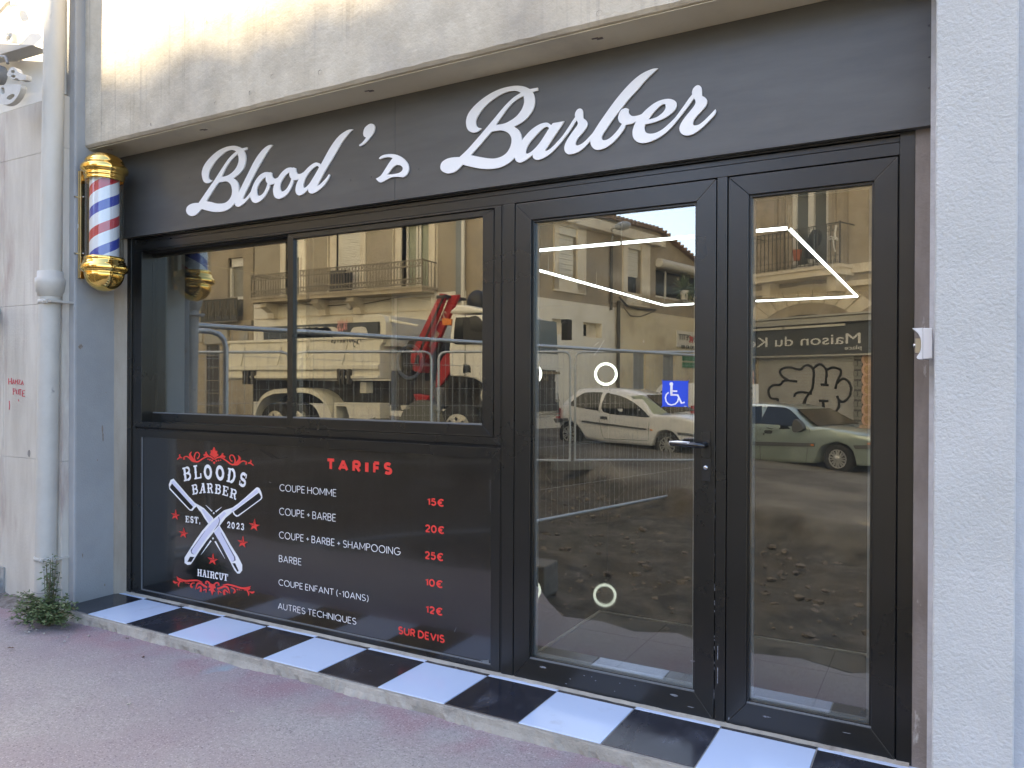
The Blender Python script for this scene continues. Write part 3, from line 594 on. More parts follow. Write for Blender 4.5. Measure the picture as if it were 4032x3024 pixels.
for i, ch in enumerate('HAIRCUT'):
    xl = [737, 818, 893, 945, 1022, 1092, 1162][i]; xr = [812, 890, 935, 1018, 1085, 1160, 1238][i]; zb = lambda x: 1108 + (x - 737) * .17
    slab(mb, ch, (l2(xl, zb(xl)), l2(xr, zb(xr)), l2(xl + 2, zb(xl) - 112)))
mb.build('logo_lettering', vwhite, panel)
def poly(pts, m, name, parent=panel, sm=0, closed=True):
    mb = MB(); y = lay(); q = smooth(pts, 4) if sm else [(p[0], p[1]) for p in pts]
    w = [P(*p, PY) for p in q]; mb.prism([(p.x, y, p.z) for p in w], (0, .0004, 0)); return mb.build(name, m, parent)
def polyin(mb, pts, sm=0):
    y = lay(); q = smooth(pts, 4) if sm else [(p[0], p[1]) for p in pts]; w = [P(*p, PY) for p in q]; mb.prism([(p.x, y, p.z) for p in w], (0, .0004, 0))
def pxstroke(mb, pts, ws, sm=4):
    q = smooth(pts, sm, False) if sm else pts; n = len(q)
    if isinstance(ws, (list, tuple)):
        k = len(ws) - 1; w = [ws[min(int(i / max(n - 1, 1) * k), k - 1)] * (1 - (i / (n - 1) * k - min(int(i / (n - 1) * k), k - 1))) + ws[min(int(i / (n - 1) * k), k - 1) + 1] * (i / (n - 1) * k - min(int(i / (n - 1) * k), k - 1)) for i in range(n)]
    else: w = ws
    mp = lambda u, v: (lambda p: (p.x, p.z))(P(u, v, PY))
    ribbon(mb, q, w, mp, lay())
# razors: white silhouette, lavender fill, black blade, dark lines
t1 = lambda pts: [l1(p[0], p[1]) + tuple(p[2:]) for p in pts]; t2 = lambda pts: [l2(p[0], p[1]) + tuple(p[2:]) for p in pts]
def razor(parts):
    root = None
    for m, pts in parts:
        o = poly(pts, m, 'razor' if root is None else 'razor_detail', panel if root is None else root); root = root or o
    return root
LAY[0] = 0
raz1 = razor([  # blade upper left, handle lower right
 (vwhite, t1([(290, 920), (320, 840), (372, 818), (400, 850), (640, 1130), (745, 1240), (850, 1300), (905, 1335), (1060, 1500), (1100, 1660)]) + t2([(1100, 290), (1180, 420), (1280, 600), (1400, 790), (1470, 930), (1470, 1020), (1430, 1070), (1390, 1070), (1340, 1010), (1280, 890), (1150, 640), (1020, 410), (920, 260), (850, 160), (790, 60)]) + t1([(820, 1370), (770, 1300), (735, 1330), (700, 1375), (655, 1372), (620, 1340), (300, 1000)])),
 (alu_dark, t1([(305, 965), (345, 900), (715, 1310), (680, 1352), (655, 1350), (330, 1000)])),
 (vlav, t1([(335, 880), (370, 850), (730, 1260), (740, 1290), (715, 1305)])),
 (vlav, t1([(860, 1350), (900, 1350), (1030, 1490), (1100, 1640), (1060, 1659), (950, 1520)])),
 (vlav, t2([(1010, 400), (1095, 300), (1360, 860), (1300, 880)])),
 (alu_dark, t2([(1310, 905), (1355, 900), (1415, 1030), (1390, 1040)])),
 (vblue, t2([(1120, 400), (1130, 400), (1355, 800), (1365, 855), (1310, 880), (1340, 850), (1335, 800)]))])
raz2 = razor([  # blade upper right, handle lower left, crossing in front
 (vwhite, t1([(1915, 1110), (1900, 1050), (1870, 985), (1835, 966), (1810, 975), (1640, 1130), (1500, 1250), (1400, 1320), (1250, 1370), (1080, 1510)]) + t2([(960, 210), (820, 370), (700, 540), (600, 700), (530, 810), (530, 900), (580, 930), (630, 920), (680, 850), (760, 720), (880, 550), (1000, 400), (1110, 280), (1200, 160), (1290, 85)]) + t1([(1395, 1390), (1420, 1440), (1465, 1480), (1500, 1475), (1640, 1370), (1900, 1180), (1918, 1150)])),
 (alu_dark, t1([(1900, 1130), (1860, 1060), (1420, 1390), (1450, 1440), (1490, 1455), (1640, 1350), (1890, 1165)])),
 (vlav, t1([(1850, 1050), (1825, 1000), (1480, 1290), (1375, 1365), (1400, 1390)])),
 (vlav, t2([(1180, 60), (1210, 90), (1080, 250), (880, 500), (700, 760), (640, 740), (650, 680), (800, 440), (990, 230)])),
 (vblue, t2([(860, 380), (870, 375), (660, 670), (645, 720), (690, 765), (640, 740), (630, 690)])),
 (vblue, t2([(1090, 140), (1110, 210), (1085, 290), (1000, 380), (1075, 270), (1098, 210), (1080, 150)])),
 (alu_dark, t2([(620, 795), (690, 800), (640, 880), (575, 880)]))])
mb = MB()
for a, b, w0, w1 in [((935, 1278), (1045, 1385), 1, 5), ((1210, 1312), (1105, 1392), 1, 6)]: pxstroke(mb, [l1(*a), l1(*b)], [w0, w1], 0)
for a, b, w0, w1 in [((960, 535), (795, 765), 6, .6), ((1028, 545), (1188, 828), 6, .6)]: pxstroke(mb, [l2(*a), l2(*b)], [w0, w1], 0)
for c in [(l1(1072, 1418)), (l2(993, 497))]: polyin(mb, [(c[0], c[1] - 4.5), (c[0] + 3.6, c[1]), (c[0], c[1] + 4.5), (c[0] - 3.6, c[1])])
mb.build('sparkle_mark', vwhite, panel)
for cx, cy, r, f in [(378, 122, 78, l2), (512, 418, 80, l2), (1668, 290, 92, l2), (1476, 568, 90, l2), (988, 850, 88, l2)]:
    pts = []; dk = []
    for k in range(10):
        a = RAD(90 + 36 * k - 4); rr = r * (1.28 if k == 0 else 1.0) if k % 2 == 0 else r * .40; pts.append(f(cx + rr * math.cos(a), cy - rr * math.sin(a) + .06 * rr * math.cos(a) * 2))
    s = poly(pts, vred, 'star')
    mb = MB(); c = f(cx, cy)
    for k in range(0, 10, 2): polyin(mb, [c, ((pts[k][0] * .86 + c[0] * .14), (pts[k][1] * .86 + c[1] * .14)), ((pts[(k + 1) % 10][0] * .9 + c[0] * .1), (pts[(k + 1) % 10][1] * .9 + c[1] * .1))]) if k in (0, 2, 8) else None
    mb.build('star_shade', vdred, s)
mb = MB()                                            # upper ornament
for sgn in (0, 1):
    if sgn == 0: f = lambda x, y: l1(x, y)
    else: f = lambda x, y: l1(1078 + (1078 - x) * 1.07, y + (1078 - x) * .165)
    pxstroke(mb, [f(1075, 480), f(1020, 440), f(960, 430), (f(880, 470)), f(800, 520), f(750, 510), f(735, 440), f(760, 370), f(800, 360), f(825, 400), f(805, 455), f(780, 465)], [5, 6, 5, 6, 5, 4, 4, 6])
    pxstroke(mb, [f(770, 525), f(700, 510), f(640, 450), f(595, 430), f(555, 445), f(560, 485)], [3, 6, 5, 4, 7])
    pxstroke(mb, [f(740, 515), f(690, 460), f(660, 400), f(688, 345)], [3, 11, 9, 1]); pxstroke(mb, [f(900, 415), f(940, 400), f(975, 425)], [8, 9, 3]); pxstroke(mb, [f(935, 350), f(950, 390), f(985, 420)], [7, 6, 3])
    pxstroke(mb, [f(525, 455), f(480, 450), f(435, 485)], [4, 6, 3]); pxstroke(mb, [f(505, 450), f(478, 420), f(485, 390)], [4, 6, 2])
    for x, y, r in [(972, 478, 2.4), (1005, 488, 3.2), (1040, 500, 3.8)]:
        c = f(x, y); polyin(mb, [(c[0] + r * math.cos(a), c[1] + r * math.sin(a)) for a in [.785 * k for k in range(8)]])
for dx, dy, l in [(0, -95, 1), (-52, -62, 1), (52, -50, 1), (-68, -8, 1), (72, 4, 1)]:
    a, b = l1(1078, 400 + abs(dx) * .2), l1(1078 + dx, 370 + dy * 1.05 + abs(dx) * .3); pxstroke(mb, [a, ((a[0] + b[0]) / 2, (a[1] + b[1]) / 2), b], [6, 13, 3])
polyin(mb, [l1(1000, 395), l1(1160, 412), l1(1082, 458)]); c = l1(1080, 540); polyin(mb, [(c[0] + 4.4 * math.cos(a), c[1] + 5.2 * math.sin(a)) for a in [.785 * k for k in range(8)]])
mb.build('ornament', vred, panel)
mb = MB()                                            # lower ornament
for sgn in (0, 1):
    if sgn == 0: f = lambda x, y: l2(x, y)
    else: f = lambda x, y: l2(978 + (978 - x) * 1.09, y + (978 - x) * .27)
    pxstroke(mb, [f(820, 1215), f(740, 1185), f(640, 1185), f(540, 1190), f(450, 1165), f(400, 1120)], [2, 6, 7, 7, 9, 1])
    pxstroke(mb, [f(500, 1210), f(440, 1190), f(410, 1150)], [2, 6, 5]); pxstroke(mb, [f(420, 1210), f(380, 1220), f(345, 1195)], [2, 8, 6]); pxstroke(mb, [f(460, 1200), f(430, 1240), f(435, 1290)], [3, 7, 1])
    pxstroke(mb, [f(900, 1300), f(850, 1270), f(790, 1230), f(740, 1240), f(710, 1330)], [7, 8, 8, 7, 1]); pxstroke(mb, [f(935, 1300), f(945, 1250), f(915, 1205), f(880, 1205), f(880, 1240)], [8, 7, 6, 6, 8])
    pxstroke(mb, [f(730, 1320), f(780, 1290), f(800, 1320), f(790, 1370)], [2, 7, 9, 8]); pxstroke(mb, [f(700, 1225), f(650, 1230), f(630, 1270), f(660, 1300)], [2, 5, 7, 7]); pxstroke(mb, [f(830, 1345), f(880, 1330), f(880, 1385)], [2, 6, 1])
    for x, y, r in [(542, 1222, 1.8), (570, 1226, 2.4), (600, 1230, 2.9)]:
        c = f(x, y); polyin(mb, [(c[0] + r * math.cos(a), c[1] + r * math.sin(a)) for a in [.785 * k for k in range(8)]])
polyin(mb, t2([(962, 1230), (980, 1245), (1000, 1235), (1010, 1330), (1035, 1370), (1005, 1360), (980, 1430), (955, 1350), (920, 1345), (950, 1310)]))
mb.build('ornament', vred, panel)
# wear on the vinyl: creases and lifted corner
mb = MB()
for a, b in [(l1(1420, 385), l1(1700, 290)), (l1(1870, 310), l1(2110, 462)), (c5(860, 200), c5(940, 245)), (c5(940, 245), c5(1000, 240))]: pxstroke(mb, [a, b], [1.2, 1.6], 0)
mb.build('crease', alu_dark, panel)
mb = MB()
for q in [[(1700 + 700 * .27125, 2300 + 1100 * .27125), (1700 + 760 * .27125, 2300 + 1130 * .27125), (1700 + 830 * .27125, 2300 + 1165 * .27125), (1700 + 832 * .27125, 2300 + 1095 * .27125), (1700 + 790 * .27125, 2300 + 1102 * .27125)]]: polyin(mb, q)
pxstroke(mb, [(1797, 2470), (1790, 2487)], [.6, 1.6], 0); pxstroke(mb, [c5(885, 392), c5(898, 396)], [1, 1.5], 0)
for k in range(14): pxstroke(mb, [(1931 + random.uniform(-3, 2), 1890 + k * 9), (1931 + random.uniform(-3, 2), 1894 + k * 9)], 1.2, 0)
mb.build('scratch', bead, panel)

# ================================================================== FASCIA SIGN
fascia = thing('fascia_sign', 'long dark grey fascia board with big white script lettering above the shop front', 'shop sign', (1.9, -.015, 2.16))
SY = -.032
seam = P(1555, 640, SY).x
b1 = MB(); b1.box(-.245, seam - .0006, SY, -.002, 2.160, SOF - .004); b1.box(seam + .0006, 4.0165, SY + .0002, -.002, 2.160, SOF - .004); board = b1.build('board', signm, fascia, bevel=.001)
scr = mat('dark_screw', (.06, .06, .065, 1), rough=.4)
for px, py in [(1380, 710), (3658, 100), (3660, 224), (3658, 345), (1648, 665), (1462, 697), (745, 700)]:
    p = P(px, py, SY); sh = MB(); sh.lathe([(.004, 0), (.004, .0006), (0, .0006)], (p.x, SY, p.z), (0, -1, 0), 10); sh.build('screw', scr, board)
cA, cB, cC, cD, cE, cF = crop(700, 500, .21704), crop(950, 480, .21704), crop(1380, 460, .16878), crop(1700, 320, .22905), crop(2020, 380, .18087), crop(2300, 240, .25316)
LYF, LTH = SY - .0075, .007
kcount = [0]
def letter(c, outer, holes=(), name='letter'):
    y = LYF - .0002 * kcount[0]; kcount[0] += 1
    def conv(pts): return [(lambda p: (p.x, y, p.z))(P(*c(*q), LYF)) for q in smooth(pts, 6)]
    mb = MB(); mb.prism(conv(outer), (0, LTH - .0002, 0), [conv(h) for h in holes]); return mb.build(name, letm, fascia, bevel=.0006, seg=1)
K = 1
letter(cA, [(1253,368,K),(1253,410,K),(1196,432,K),(1222,490),(1231,570),(1222,660),(1190,750),(1120,840),(1050,900),(1005,928,K),(1050,962),(1085,1010),(1102,1070),(1106,1130),(1100,1200),(1080,1270),(1030,1375,K),(990,1430),(920,1490),(820,1530),(720,1541),(620,1535),(520,1512),(423,1485,K),(390,1530),(330,1590),(265,1614),(215,1607),(170,1570),(150,1515),(165,1455),(215,1408),(290,1382),(378,1376,K),(560,1110),(650,985),(710,890),(800,750),(900,600),(980,510),(1058,443,K),(1010,420),(950,418),(870,450),(780,520),(690,610),(620,710),(570,800),(553,870),(556,920),(575,950),(600,963),(628,962,K),(600,995),(560,1015),(525,1019),(485,1005),(455,960),(438,890),(435,820),(460,730),(520,630),(620,520),(740,425),(860,368),(960,345),(1040,342),(1110,360),(1160,387,K)],
 [[(1087,488,K),(1103,560),(1097,640),(1060,735),(990,820),(900,880),(790,908,K),(870,740),(950,620),(1020,545)], [(742,1003,K),(800,997),(860,985),(915,1000),(960,1050),(980,1120),(982,1190),(965,1260),(920,1330),(850,1378),(760,1390),(680,1383),(600,1360),(512,1347,K),(600,1210),(680,1085)]])
letter(cA, [(1720,328,K),(1670,385),(1600,490),(1500,660),(1400,840),(1300,1040),(1220,1200),(1172,1312,K),(1225,1295),(1275,1240),(1325,1172,K),(1360,1180,K),(1365,1245,K),(1312,1258,K),(1270,1310),(1200,1385),(1130,1435),(1080,1446),(1045,1425),(1030,1375),(1050,1300),(1100,1200),(1180,1030),(1280,830),(1370,650),(1450,520),(1540,410),(1620,345),(1680,325)])
letter(cB, [(470,910),(510,915),(535,914),(553,930,K),(553,970),(575,1010),(605,1028),(640,1022),(668,1006,K),(700,1000,K),(670,1090,K),(612,1112,K),(575,1130),(515,1140,K),(505,1200),(470,1280),(420,1360),(350,1430),(290,1463),(250,1470),(205,1450),(170,1390),(160,1340),(175,1260),(210,1160),(260,1060),(330,970),(410,920)],
 [[(447,998,K),(440,1030),(450,1080),(475,1118,K),(455,1180),(420,1260),(370,1320),(320,1340),(290,1320),(278,1260),(290,1190),(330,1110),(390,1035)]])
letter(cB, [(890,826),(925,832),(955,828),(990,845,K),(990,885),(1010,930),(1040,945),(1085,938),(1140,905,K),(1165,900,K),(1110,1010,K),(1050,1032,K),(1010,1052),(945,1058,K),(935,1120),(900,1200),(850,1285),(780,1355),(720,1385),(670,1397),(620,1375),(590,1330),(578,1260),(580,1200),(610,1112),(670,1005),(740,910),(820,845)],
 [[(877,912,K),(870,950),(885,1000),(908,1032,K),(890,1090),(850,1170),(800,1235),(745,1263),(715,1245),(700,1190),(710,1120),(760,1025),(820,950)]])
letter(cB, [(2029,135,K),(1960,200),(1843,345),(1750,500),(1640,690),(1560,820),(1480,960),(1410,1090),(1375,1160,K),(1420,1140),(1480,1085),(1540,1020),(1592,948,K),(1602,962),(1600,985),(1570,1050),(1500,1150),(1420,1225),(1340,1278),(1280,1299),(1235,1285),(1213,1245),(1215,1208,K),(1180,1255),(1120,1310),(1055,1333),(1010,1315),(985,1260),(988,1190),(1010,1110),(1050,1030),(1090,970),(1140,905),(1220,820),(1290,765),(1350,738),(1400,745),(1445,773,K),(1500,670),(1600,490),(1700,340),(1790,240),(1887,172),(1950,143)],
 [[(1412,825,K),(1380,800),(1340,812),(1270,870),(1200,960),(1150,1050),(1125,1140),(1130,1190),(1150,1197),(1190,1170),(1240,1115),(1300,1020),(1360,920)]])
letter(cC, [(490,160),(530,172),(560,210),(565,270),(545,350),(500,430),(430,520),(360,600),(290,655),(240,682),(208,683,K),(210,652,K),(260,615),(320,550),(365,483,K),(320,460),(300,410),(305,340),(335,260),(400,195),(445,168)], name='apostrophe')
letter(cC, [(668,978,K),(680,950),(740,905),(820,880),(940,868),(1050,880),(1150,915),(1240,975),(1310,1050),(1350,1130),(1362,1210),(1350,1280),(1310,1350),(1260,1398),(1215,1410),(1160,1402),(1060,1398),(960,1412),(870,1450),(800,1490),(750,1520),(705,1530),(665,1518),(625,1480),(595,1445,K),(650,1415),(710,1370),(760,1300),(830,1190),(900,1080),(985,963,K),(930,945),(860,942),(780,955),(690,985)],
 [[(852,1357,K),(930,1250),(1000,1170),(1060,1130),(1110,1122),(1165,1135),(1210,1170),(1222,1210),(1205,1255),(1160,1295),(1100,1320),(1000,1338),(920,1345)]])
letter(cD, [(1825,110,K),(1825,160,K),(1733,186,K),(1762,250),(1775,340),(1760,440),(1710,540),(1620,650),(1520,725),(1415,778,K),(1480,825),(1525,890),(1545,960),(1550,1025),(1540,1110),(1500,1210),(1430,1305,K),(1370,1370),(1270,1440),(1150,1488),(1000,1508),(850,1502),(700,1475),(530,1433,K),(470,1500),(390,1560),(290,1585),(210,1565),(160,1520),(150,1460),(180,1390),(260,1335),(360,1310),(480,1303,K),(620,1170),(780,990),(900,850),(980,755),(1090,625),(1200,490),(1310,370),(1420,270),(1535,200,K),(1470,170),(1390,165),(1290,185),(1160,245),(1020,340),(900,450),(810,570),(765,660),(760,730),(780,780),(815,803),(858,810,K),(820,850),(760,878),(710,882),(650,860),(610,810),(593,740),(595,660),(630,560),(720,440),(870,305),(1040,195),(1220,120),(1380,85),(1500,78),(1600,95),(1690,135,K)],
 [[(1577,252,K),(1590,320),(1585,390),(1545,490),(1460,600),(1350,680),(1240,730),(1102,752,K),(1200,610),(1310,460),(1430,340)], [(1028,866,K),(1100,855),(1180,845),(1260,860),(1330,905),(1368,970),(1372,1040),(1350,1130),(1290,1230),(1200,1295),(1090,1327),(990,1327),(860,1308),(672,1270,K),(800,1130),(920,990)]])
letter(cE, [(715,570),(770,580),(835,625,K),(870,582,K),(1115,540,K),(1060,630),(960,780),(860,930),(760,1080),(703,1165),(712,1181),(735,1182),(800,1150),(900,1060),(1000,950),(1080,860),(1110,825,K),(1140,870,K),(1080,960),(960,1100),(860,1200),(750,1290),(640,1350),(560,1376),(500,1378),(450,1345),(430,1300),(430,1262,K),(370,1320),(280,1385),(200,1428),(140,1440),(80,1415),(48,1360),(40,1320),(100,1150),(195,965),(280,850),(400,725),(520,640),(620,590)],
 [[(740,660),(785,692),(755,745),(690,850),(590,1000),(490,1120),(390,1210),(310,1246),(280,1220),(290,1150),(330,1060),(400,960),(500,850),(600,745),(680,680)]])
letter(cE, [(1085,855,K),(1150,760),(1230,640),(1300,530),(1355,450,K),(1350,400),(1365,340),(1410,280),(1465,262),(1505,285),(1525,340),(1530,470,K),(1580,510),(1620,570),(1615,640),(1570,720),(1500,810),(1420,900),(1375,980),(1365,1040),(1390,1066),(1440,1058),(1520,1015),(1600,945),(1680,860),(1740,795,K),(1780,810,K),(1750,900,K),(1686,960,K),(1620,1040),(1540,1120),(1440,1195),(1340,1240),(1235,1260),(1170,1240),(1130,1190),(1118,1120),(1140,1030),(1190,930),(1270,810),(1350,700),(1400,630),(1415,590),(1405,550),(1380,522,K),(1320,620),(1230,760),(1125,900,K)])
letter(cF, [(1150,118,K),(1080,180),(960,300),(820,460),(700,590),(580,740),(450,910),(360,1040),(300,1130),(275,1190),(285,1225),(320,1235),(380,1215),(450,1160),(530,1070),(590,980,K),(550,950),(530,890),(545,820),(580,765),(630,737),(670,740),(697,752,K),(692,790),(710,830),(750,858),(810,856),(870,840),(905,822,K),(940,830,K),(880,930,K),(812,940,K),(760,970),(700,988),(650,993,K),(620,1060),(550,1160),(460,1260),(370,1330),(290,1370),(210,1385),(150,1365),(110,1310),(97,1240),(110,1165),(160,1085),(240,960),(330,830),(430,690),(530,560),(650,420),(780,290),(900,200),(1000,150),(1080,122)])
letter(cF, [(1320,592),(1390,608),(1430,640),(1440,690),(1420,750),(1360,815),(1270,880),(1150,935),(1050,965),(950,988,K),(938,1040),(950,1095),(985,1125),(1040,1133),(1120,1118),(1220,1065),(1320,980),(1420,880),(1490,785,K),(1530,820,K),(1470,900),(1380,1010),(1280,1110),(1170,1190),(1050,1250),(950,1275),(890,1278),(820,1255),(770,1200),(755,1130),(765,1050),(812,940),(905,822),(1000,730),(1110,650),(1220,605)],
 [[(1250,672),(1270,700),(1265,745),(1220,810),(1140,870),(1060,900),(1002,912,K),(1060,830),(1130,750),(1200,690)]])
letter(cF, [(1480,800,K),(1560,690),(1630,590),(1682,525,K),(1682,480),(1700,430),(1740,390),(1780,380),(1815,400),(1832,450),(1835,545,K),(1880,570),(1912,610),(1910,660),(1880,720),(1800,810),(1720,900),(1695,960),(1700,995),(1730,1005),(1790,990),(1870,930),(1960,840),(2045,752,K),(2052,790),(2020,850),(1930,950),(1830,1045),(1720,1125),(1640,1155),(1580,1160),(1520,1135),(1490,1090),(1485,1040),(1510,970),(1570,880),(1660,770),(1720,690),(1735,640),(1725,605),(1708,582,K),(1640,680),(1550,800),(1515,845,K)])

# ================================================================== BARBER POLE
PX, PYY = -.100, -.2115
pole = thing('barber_pole', 'gold capped barber pole with red, white and blue spiral stripes on the grey pillar', 'barber pole', (PX, PYY, 1.82))
zz = lambda crop_y: XP(412, 550 + crop_y * .3919, PX).z
R0 = .104
ztop, zg1, zg0, zbot = zz(137), zz(415), zz(1192), zz(1525)
def dome(z0, z1, r, n=10): return [(r * math.cos(math.pi / 2 * i / n), z0 + (z1 - z0) * math.sin(math.pi / 2 * i / n)) for i in range(n + 1)]
zb = zz(255)
cap = MB(); cap.lathe([(.098, zg1 - .004), (.102, zg1), (.102, zg1 + .010), (.098, zg1 + .014), (.106, zg1 + .02), (.106, zg1 + .030), (.100, zg1 + .034), (.118, zg1 + .045), (.123, zg1 + .056), (.122, zg1 + .072), (.112, zb - .004), (.104, zb)] + dome(zb, ztop, .104), (PX, PYY, 0), n=48)
cap.build('cap', gold, pole)
zc = zz(1345)
bs = MB(); bs.lathe([(.098, zg0 + .004), (.103, zg0), (.103, zg0 - .012), (.099, zg0 - .016), (.109, zg0 - .022), (.109, zg0 - .032), (.116, zg0 - .038), (.124, zg0 - .050), (.124, zg0 - .066), (.117, zc + .008), (.103, zc)] + [(r, z) for r, z in dome(zc, zbot, .103)], (PX, PYY, 0), n=48)
bs.build('base', gold, pole)
stripe = bpy.data.materials.new('pole_stripes'); stripe.use_nodes = True; t = stripe.node_tree; bs_ = t.nodes['Principled BSDF']; bs_.inputs['Roughness'].default_value = .35
tc = t.nodes.new('ShaderNodeTexCoord'); sx = t.nodes.new('ShaderNodeSeparateXYZ'); t.links.new(tc.outputs['Object'], sx.inputs[0])
def M2(op, a, b=None):
    q = t.nodes.new('ShaderNodeMath'); q.operation = op
    for i, w in enumerate((a, b)):
        if w is None: continue
        if isinstance(w, (int, float)): q.inputs[i].default_value = w
        else: t.links.new(w, q.inputs[i])
    return q.outputs[0]
ang = M2('DIVIDE', M2('ARCTAN2', sx.outputs[1], sx.outputs[0]), 2 * math.pi)
LEAD = .25
ph = M2('FRACT', M2('ADD', M2('SUBTRACT', M2('DIVIDE', sx.outputs[2], LEAD), ang), 10.36))
rmp = t.nodes.new('ShaderNodeValToRGB'); cr = rmp.color_ramp; cr.interpolation = 'CONSTANT'
cr.elements[0].position = 0; cr.elements[0].color = (.58, .035, .05, 1); cr.elements[1].position = .22; cr.elements[1].color = (.88, .88, .90, 1)
for p_, c_ in [(.5, (.045, .07, .42, 1)), (.72, (.88, .88, .90, 1))]:
    e = cr.elements.new(p_); e.color = c_
t.links.new(ph, rmp.inputs[0]); t.links.new(rmp.outputs[0], bs_.inputs['Base Color'])
cy = MB(); cy.lathe([(.076, zg0 - .01), (.076, zg1 + .01)], (PX, PYY, 0), n=48); cy.build('striped_cylinder', stripe, pole, origin=(PX, PYY, zg0))
gt = MB(); gt.lathe([(.098, zg0), (.098, zg1)], (PX, PYY, 0), n=48); gt.build('glass_tube', tubeglass, pole)
bp = MB(); zp0, zp1 = XP(320, 550 + 1395 * .3919, -.24).z, XP(320, 550 + 318 * .3919, -.24).z
bp.box(-.247, -.243, -.275, -.150, zp0, zp1); bp.box(-.243, -.222, -.275, -.270, zp0, zp1); bp.box(-.243, -.222, -.155, -.150, zp0, zp1)
bp.build('back_plate', goldsat, pole, bevel=.001)
ar = MB()
for z in (zg1 + .03, zg0 - .045): ar.box(-.243, -.17, -.245, -.18, z - .018, z + .018)
ar.build('bracket_arm', goldsat, pole, bevel=.003)
bx = MB(); bx.box(-.242, -.205, -.255, -.165, zg0 + .01, zg1 - .01); bx.build('motor_housing', black, pole)
bt = MB()
for z in (zz(572), zz(1142)):
    bt.lathe([(.006, 0), (.006, .008), (.004, .012), (0, .012)], (-.222, -.262, z), (1, 0, 0), 8)
    bt.tube([(-.250, -.295, z), (-.250, -.272, z)], .006, 6)
bt.build('bolt', chrome, pole)
ft = MB(); ft.box(-.2472, -.2425, -.2765, -.2752, zz(885), zz(845)); ft.build('arrow_tag', whitepl, pole)

# ================================================================== DRAINPIPE
dpx = lambda px, py: P(px, py, -.405)
pA, pB = P(166, 1900, -.40), P(182, 900, -.40)
pipe = thing('drainpipe', 'thick pale painted iron drainpipe between the stone wall and the grey pillar', 'drainpipe', (pA.x, -.4, 0))
def pipe_pt(z):
    k = (z - pA.z) / (pB.z - pA.z); return (pA.x + (pB.x - pA.x) * k, -.372, z)
zcol = P(160, 1130, -.4).z
RA, RBm = .054, .056
pp_ = MB(); pp_.lathe([(RBm, 0), (RBm, .02), (RBm, zcol - .045)], (0, 0, 0), n=28)
def shear(mb): mb.v = [(x + pipe_pt(z)[0], y + pipe_pt(z)[1], z) for x, y, z in mb.v]; return mb
shear(pp_).build('lower_pipe', pipegrey, pipe)
pu = MB(); pu.lathe([(RA, zcol)] + [(RA + random.uniform(-.001, .001), zcol + .2 * i) for i in range(1, 50)], (0, 0, 0), n=28); shear(pu).build('upper_pipe', pipem, pipe)
pc = MB(); pc.lathe([(RBm, zcol - .055), (.064, zcol - .050), (.064, zcol - .035), (.070, zcol - .03), (.076, zcol + .02), (.076, zcol + .045), (.066, zcol + .052), (.066, zcol + .085), (RA, zcol + .088)], (0, 0, 0), n=28); shear(pc).build('collar', pipegrey, pipe)
for zc_ in (P(160, 2200, -.4).z, zcol - .085 + .19 * 0):
    cl = MB(); cl.lathe([(RBm, zc_ - .012), (.060, zc_ - .011), (.060, zc_ + .011), (RBm, zc_ + .012)], (0, 0, 0), n=28); cl.box(.028, .066, -.058, -.040, zc_ - .012, zc_ + .012); cl.box(.07, .09, -.05, .10, zc_ - .006, zc_ + .006); shear(cl); cl.lathe([(.009, 0), (.009, .008), (0, .008)], (pipe_pt(zc_)[0] + .052, -.372 - .058, zc_), (0, -1, 0), 6); cl.build('clip', pipegrey, pipe)
wt = MB(); q = [P(125, 2330, -.45), P(150, 2338, -.455), P(180, 2335, -.455), P(212, 2300, -.44), P(218, 2210, -.43)]
wt.tube(q, .0018, 5); wt.build('wire', mat('old_wire', (.2, .2, .2, 1), rough=.6), pipe)
st_ = MB(); p = P(122, 1785, -.43)
st_.prism([(p.x + .012 * math.cos(a) * random.uniform(.7, 1.1), p.y - .012, p.z + .02 * math.sin(a)) for a in [.7 * k for k in range(9)]], (0, .003, 0)); st_.build('stain', mat('pipe_stain', (.25, .23, .21, 1), rough=.9), pipe)

# ================================================================== NEIGHBOUR BUILDING (stone clad wall, awning)
nb = thing('neighbour_building', 'neighbouring building with pale travertine cladding left of the drainpipe', 'building', (-1.6, -.3, 0))
NY = -.33
ztc = P(5, 446, NY).z
cw = MB()
seams = [-5, -3.4, P(14, 1300, NY).x, -.30]
zs = [-.05, P(60, 1800, NY).z, P(60, 1205, NY).z, P(60, 626, NY).z, ztc]
for i in range(len(seams) - 1):
    for j in range(len(zs) - 1): cw.box(seams[i] + .001, seams[i + 1] - .001, NY + random.uniform(0, .001), -.28, zs[j] + .0008, zs[j + 1] - .0008)
cw.box(-30, -5, NY, -.28, -.05, ztc); cw.build('stone_cladding', travert, nb, bevel=.001)
cb = MB(); cb.box(-30, -.337, -.285, .5, -.05, ztc + .02); cb.box(-30, -.337, -.30, .5, ztc + .02, 22); cb.build('wall', lightwall, nb)
gp_ = MB(); a, b = P(-60, 2420, NY - .01), P(14, 2235, NY - .01); gp_.box(a.x, b.x, NY - .012, NY - .001, 0, b.z); gp_.build('metal_skirting', gal, nb)
pv = MB(); pv.box(-.337, -.262, -.27, .02, 2.0, 14); pv.build('party_strip', greypaint, nb)
aw = thing('awning', 'grey folding awning arm bracket at the top left above the stone cladding', 'awning', (-.95, -.4, 2.7))
cas = MB()
def AW(px, py, y=-.45): p = P(px, py, y); return (p.x, y, p.z)
A7 = crop(0, 0, .3616)
def awprism(pts, y, d): return [AW(*A7(*q), y) for q in pts]
ya = -.44
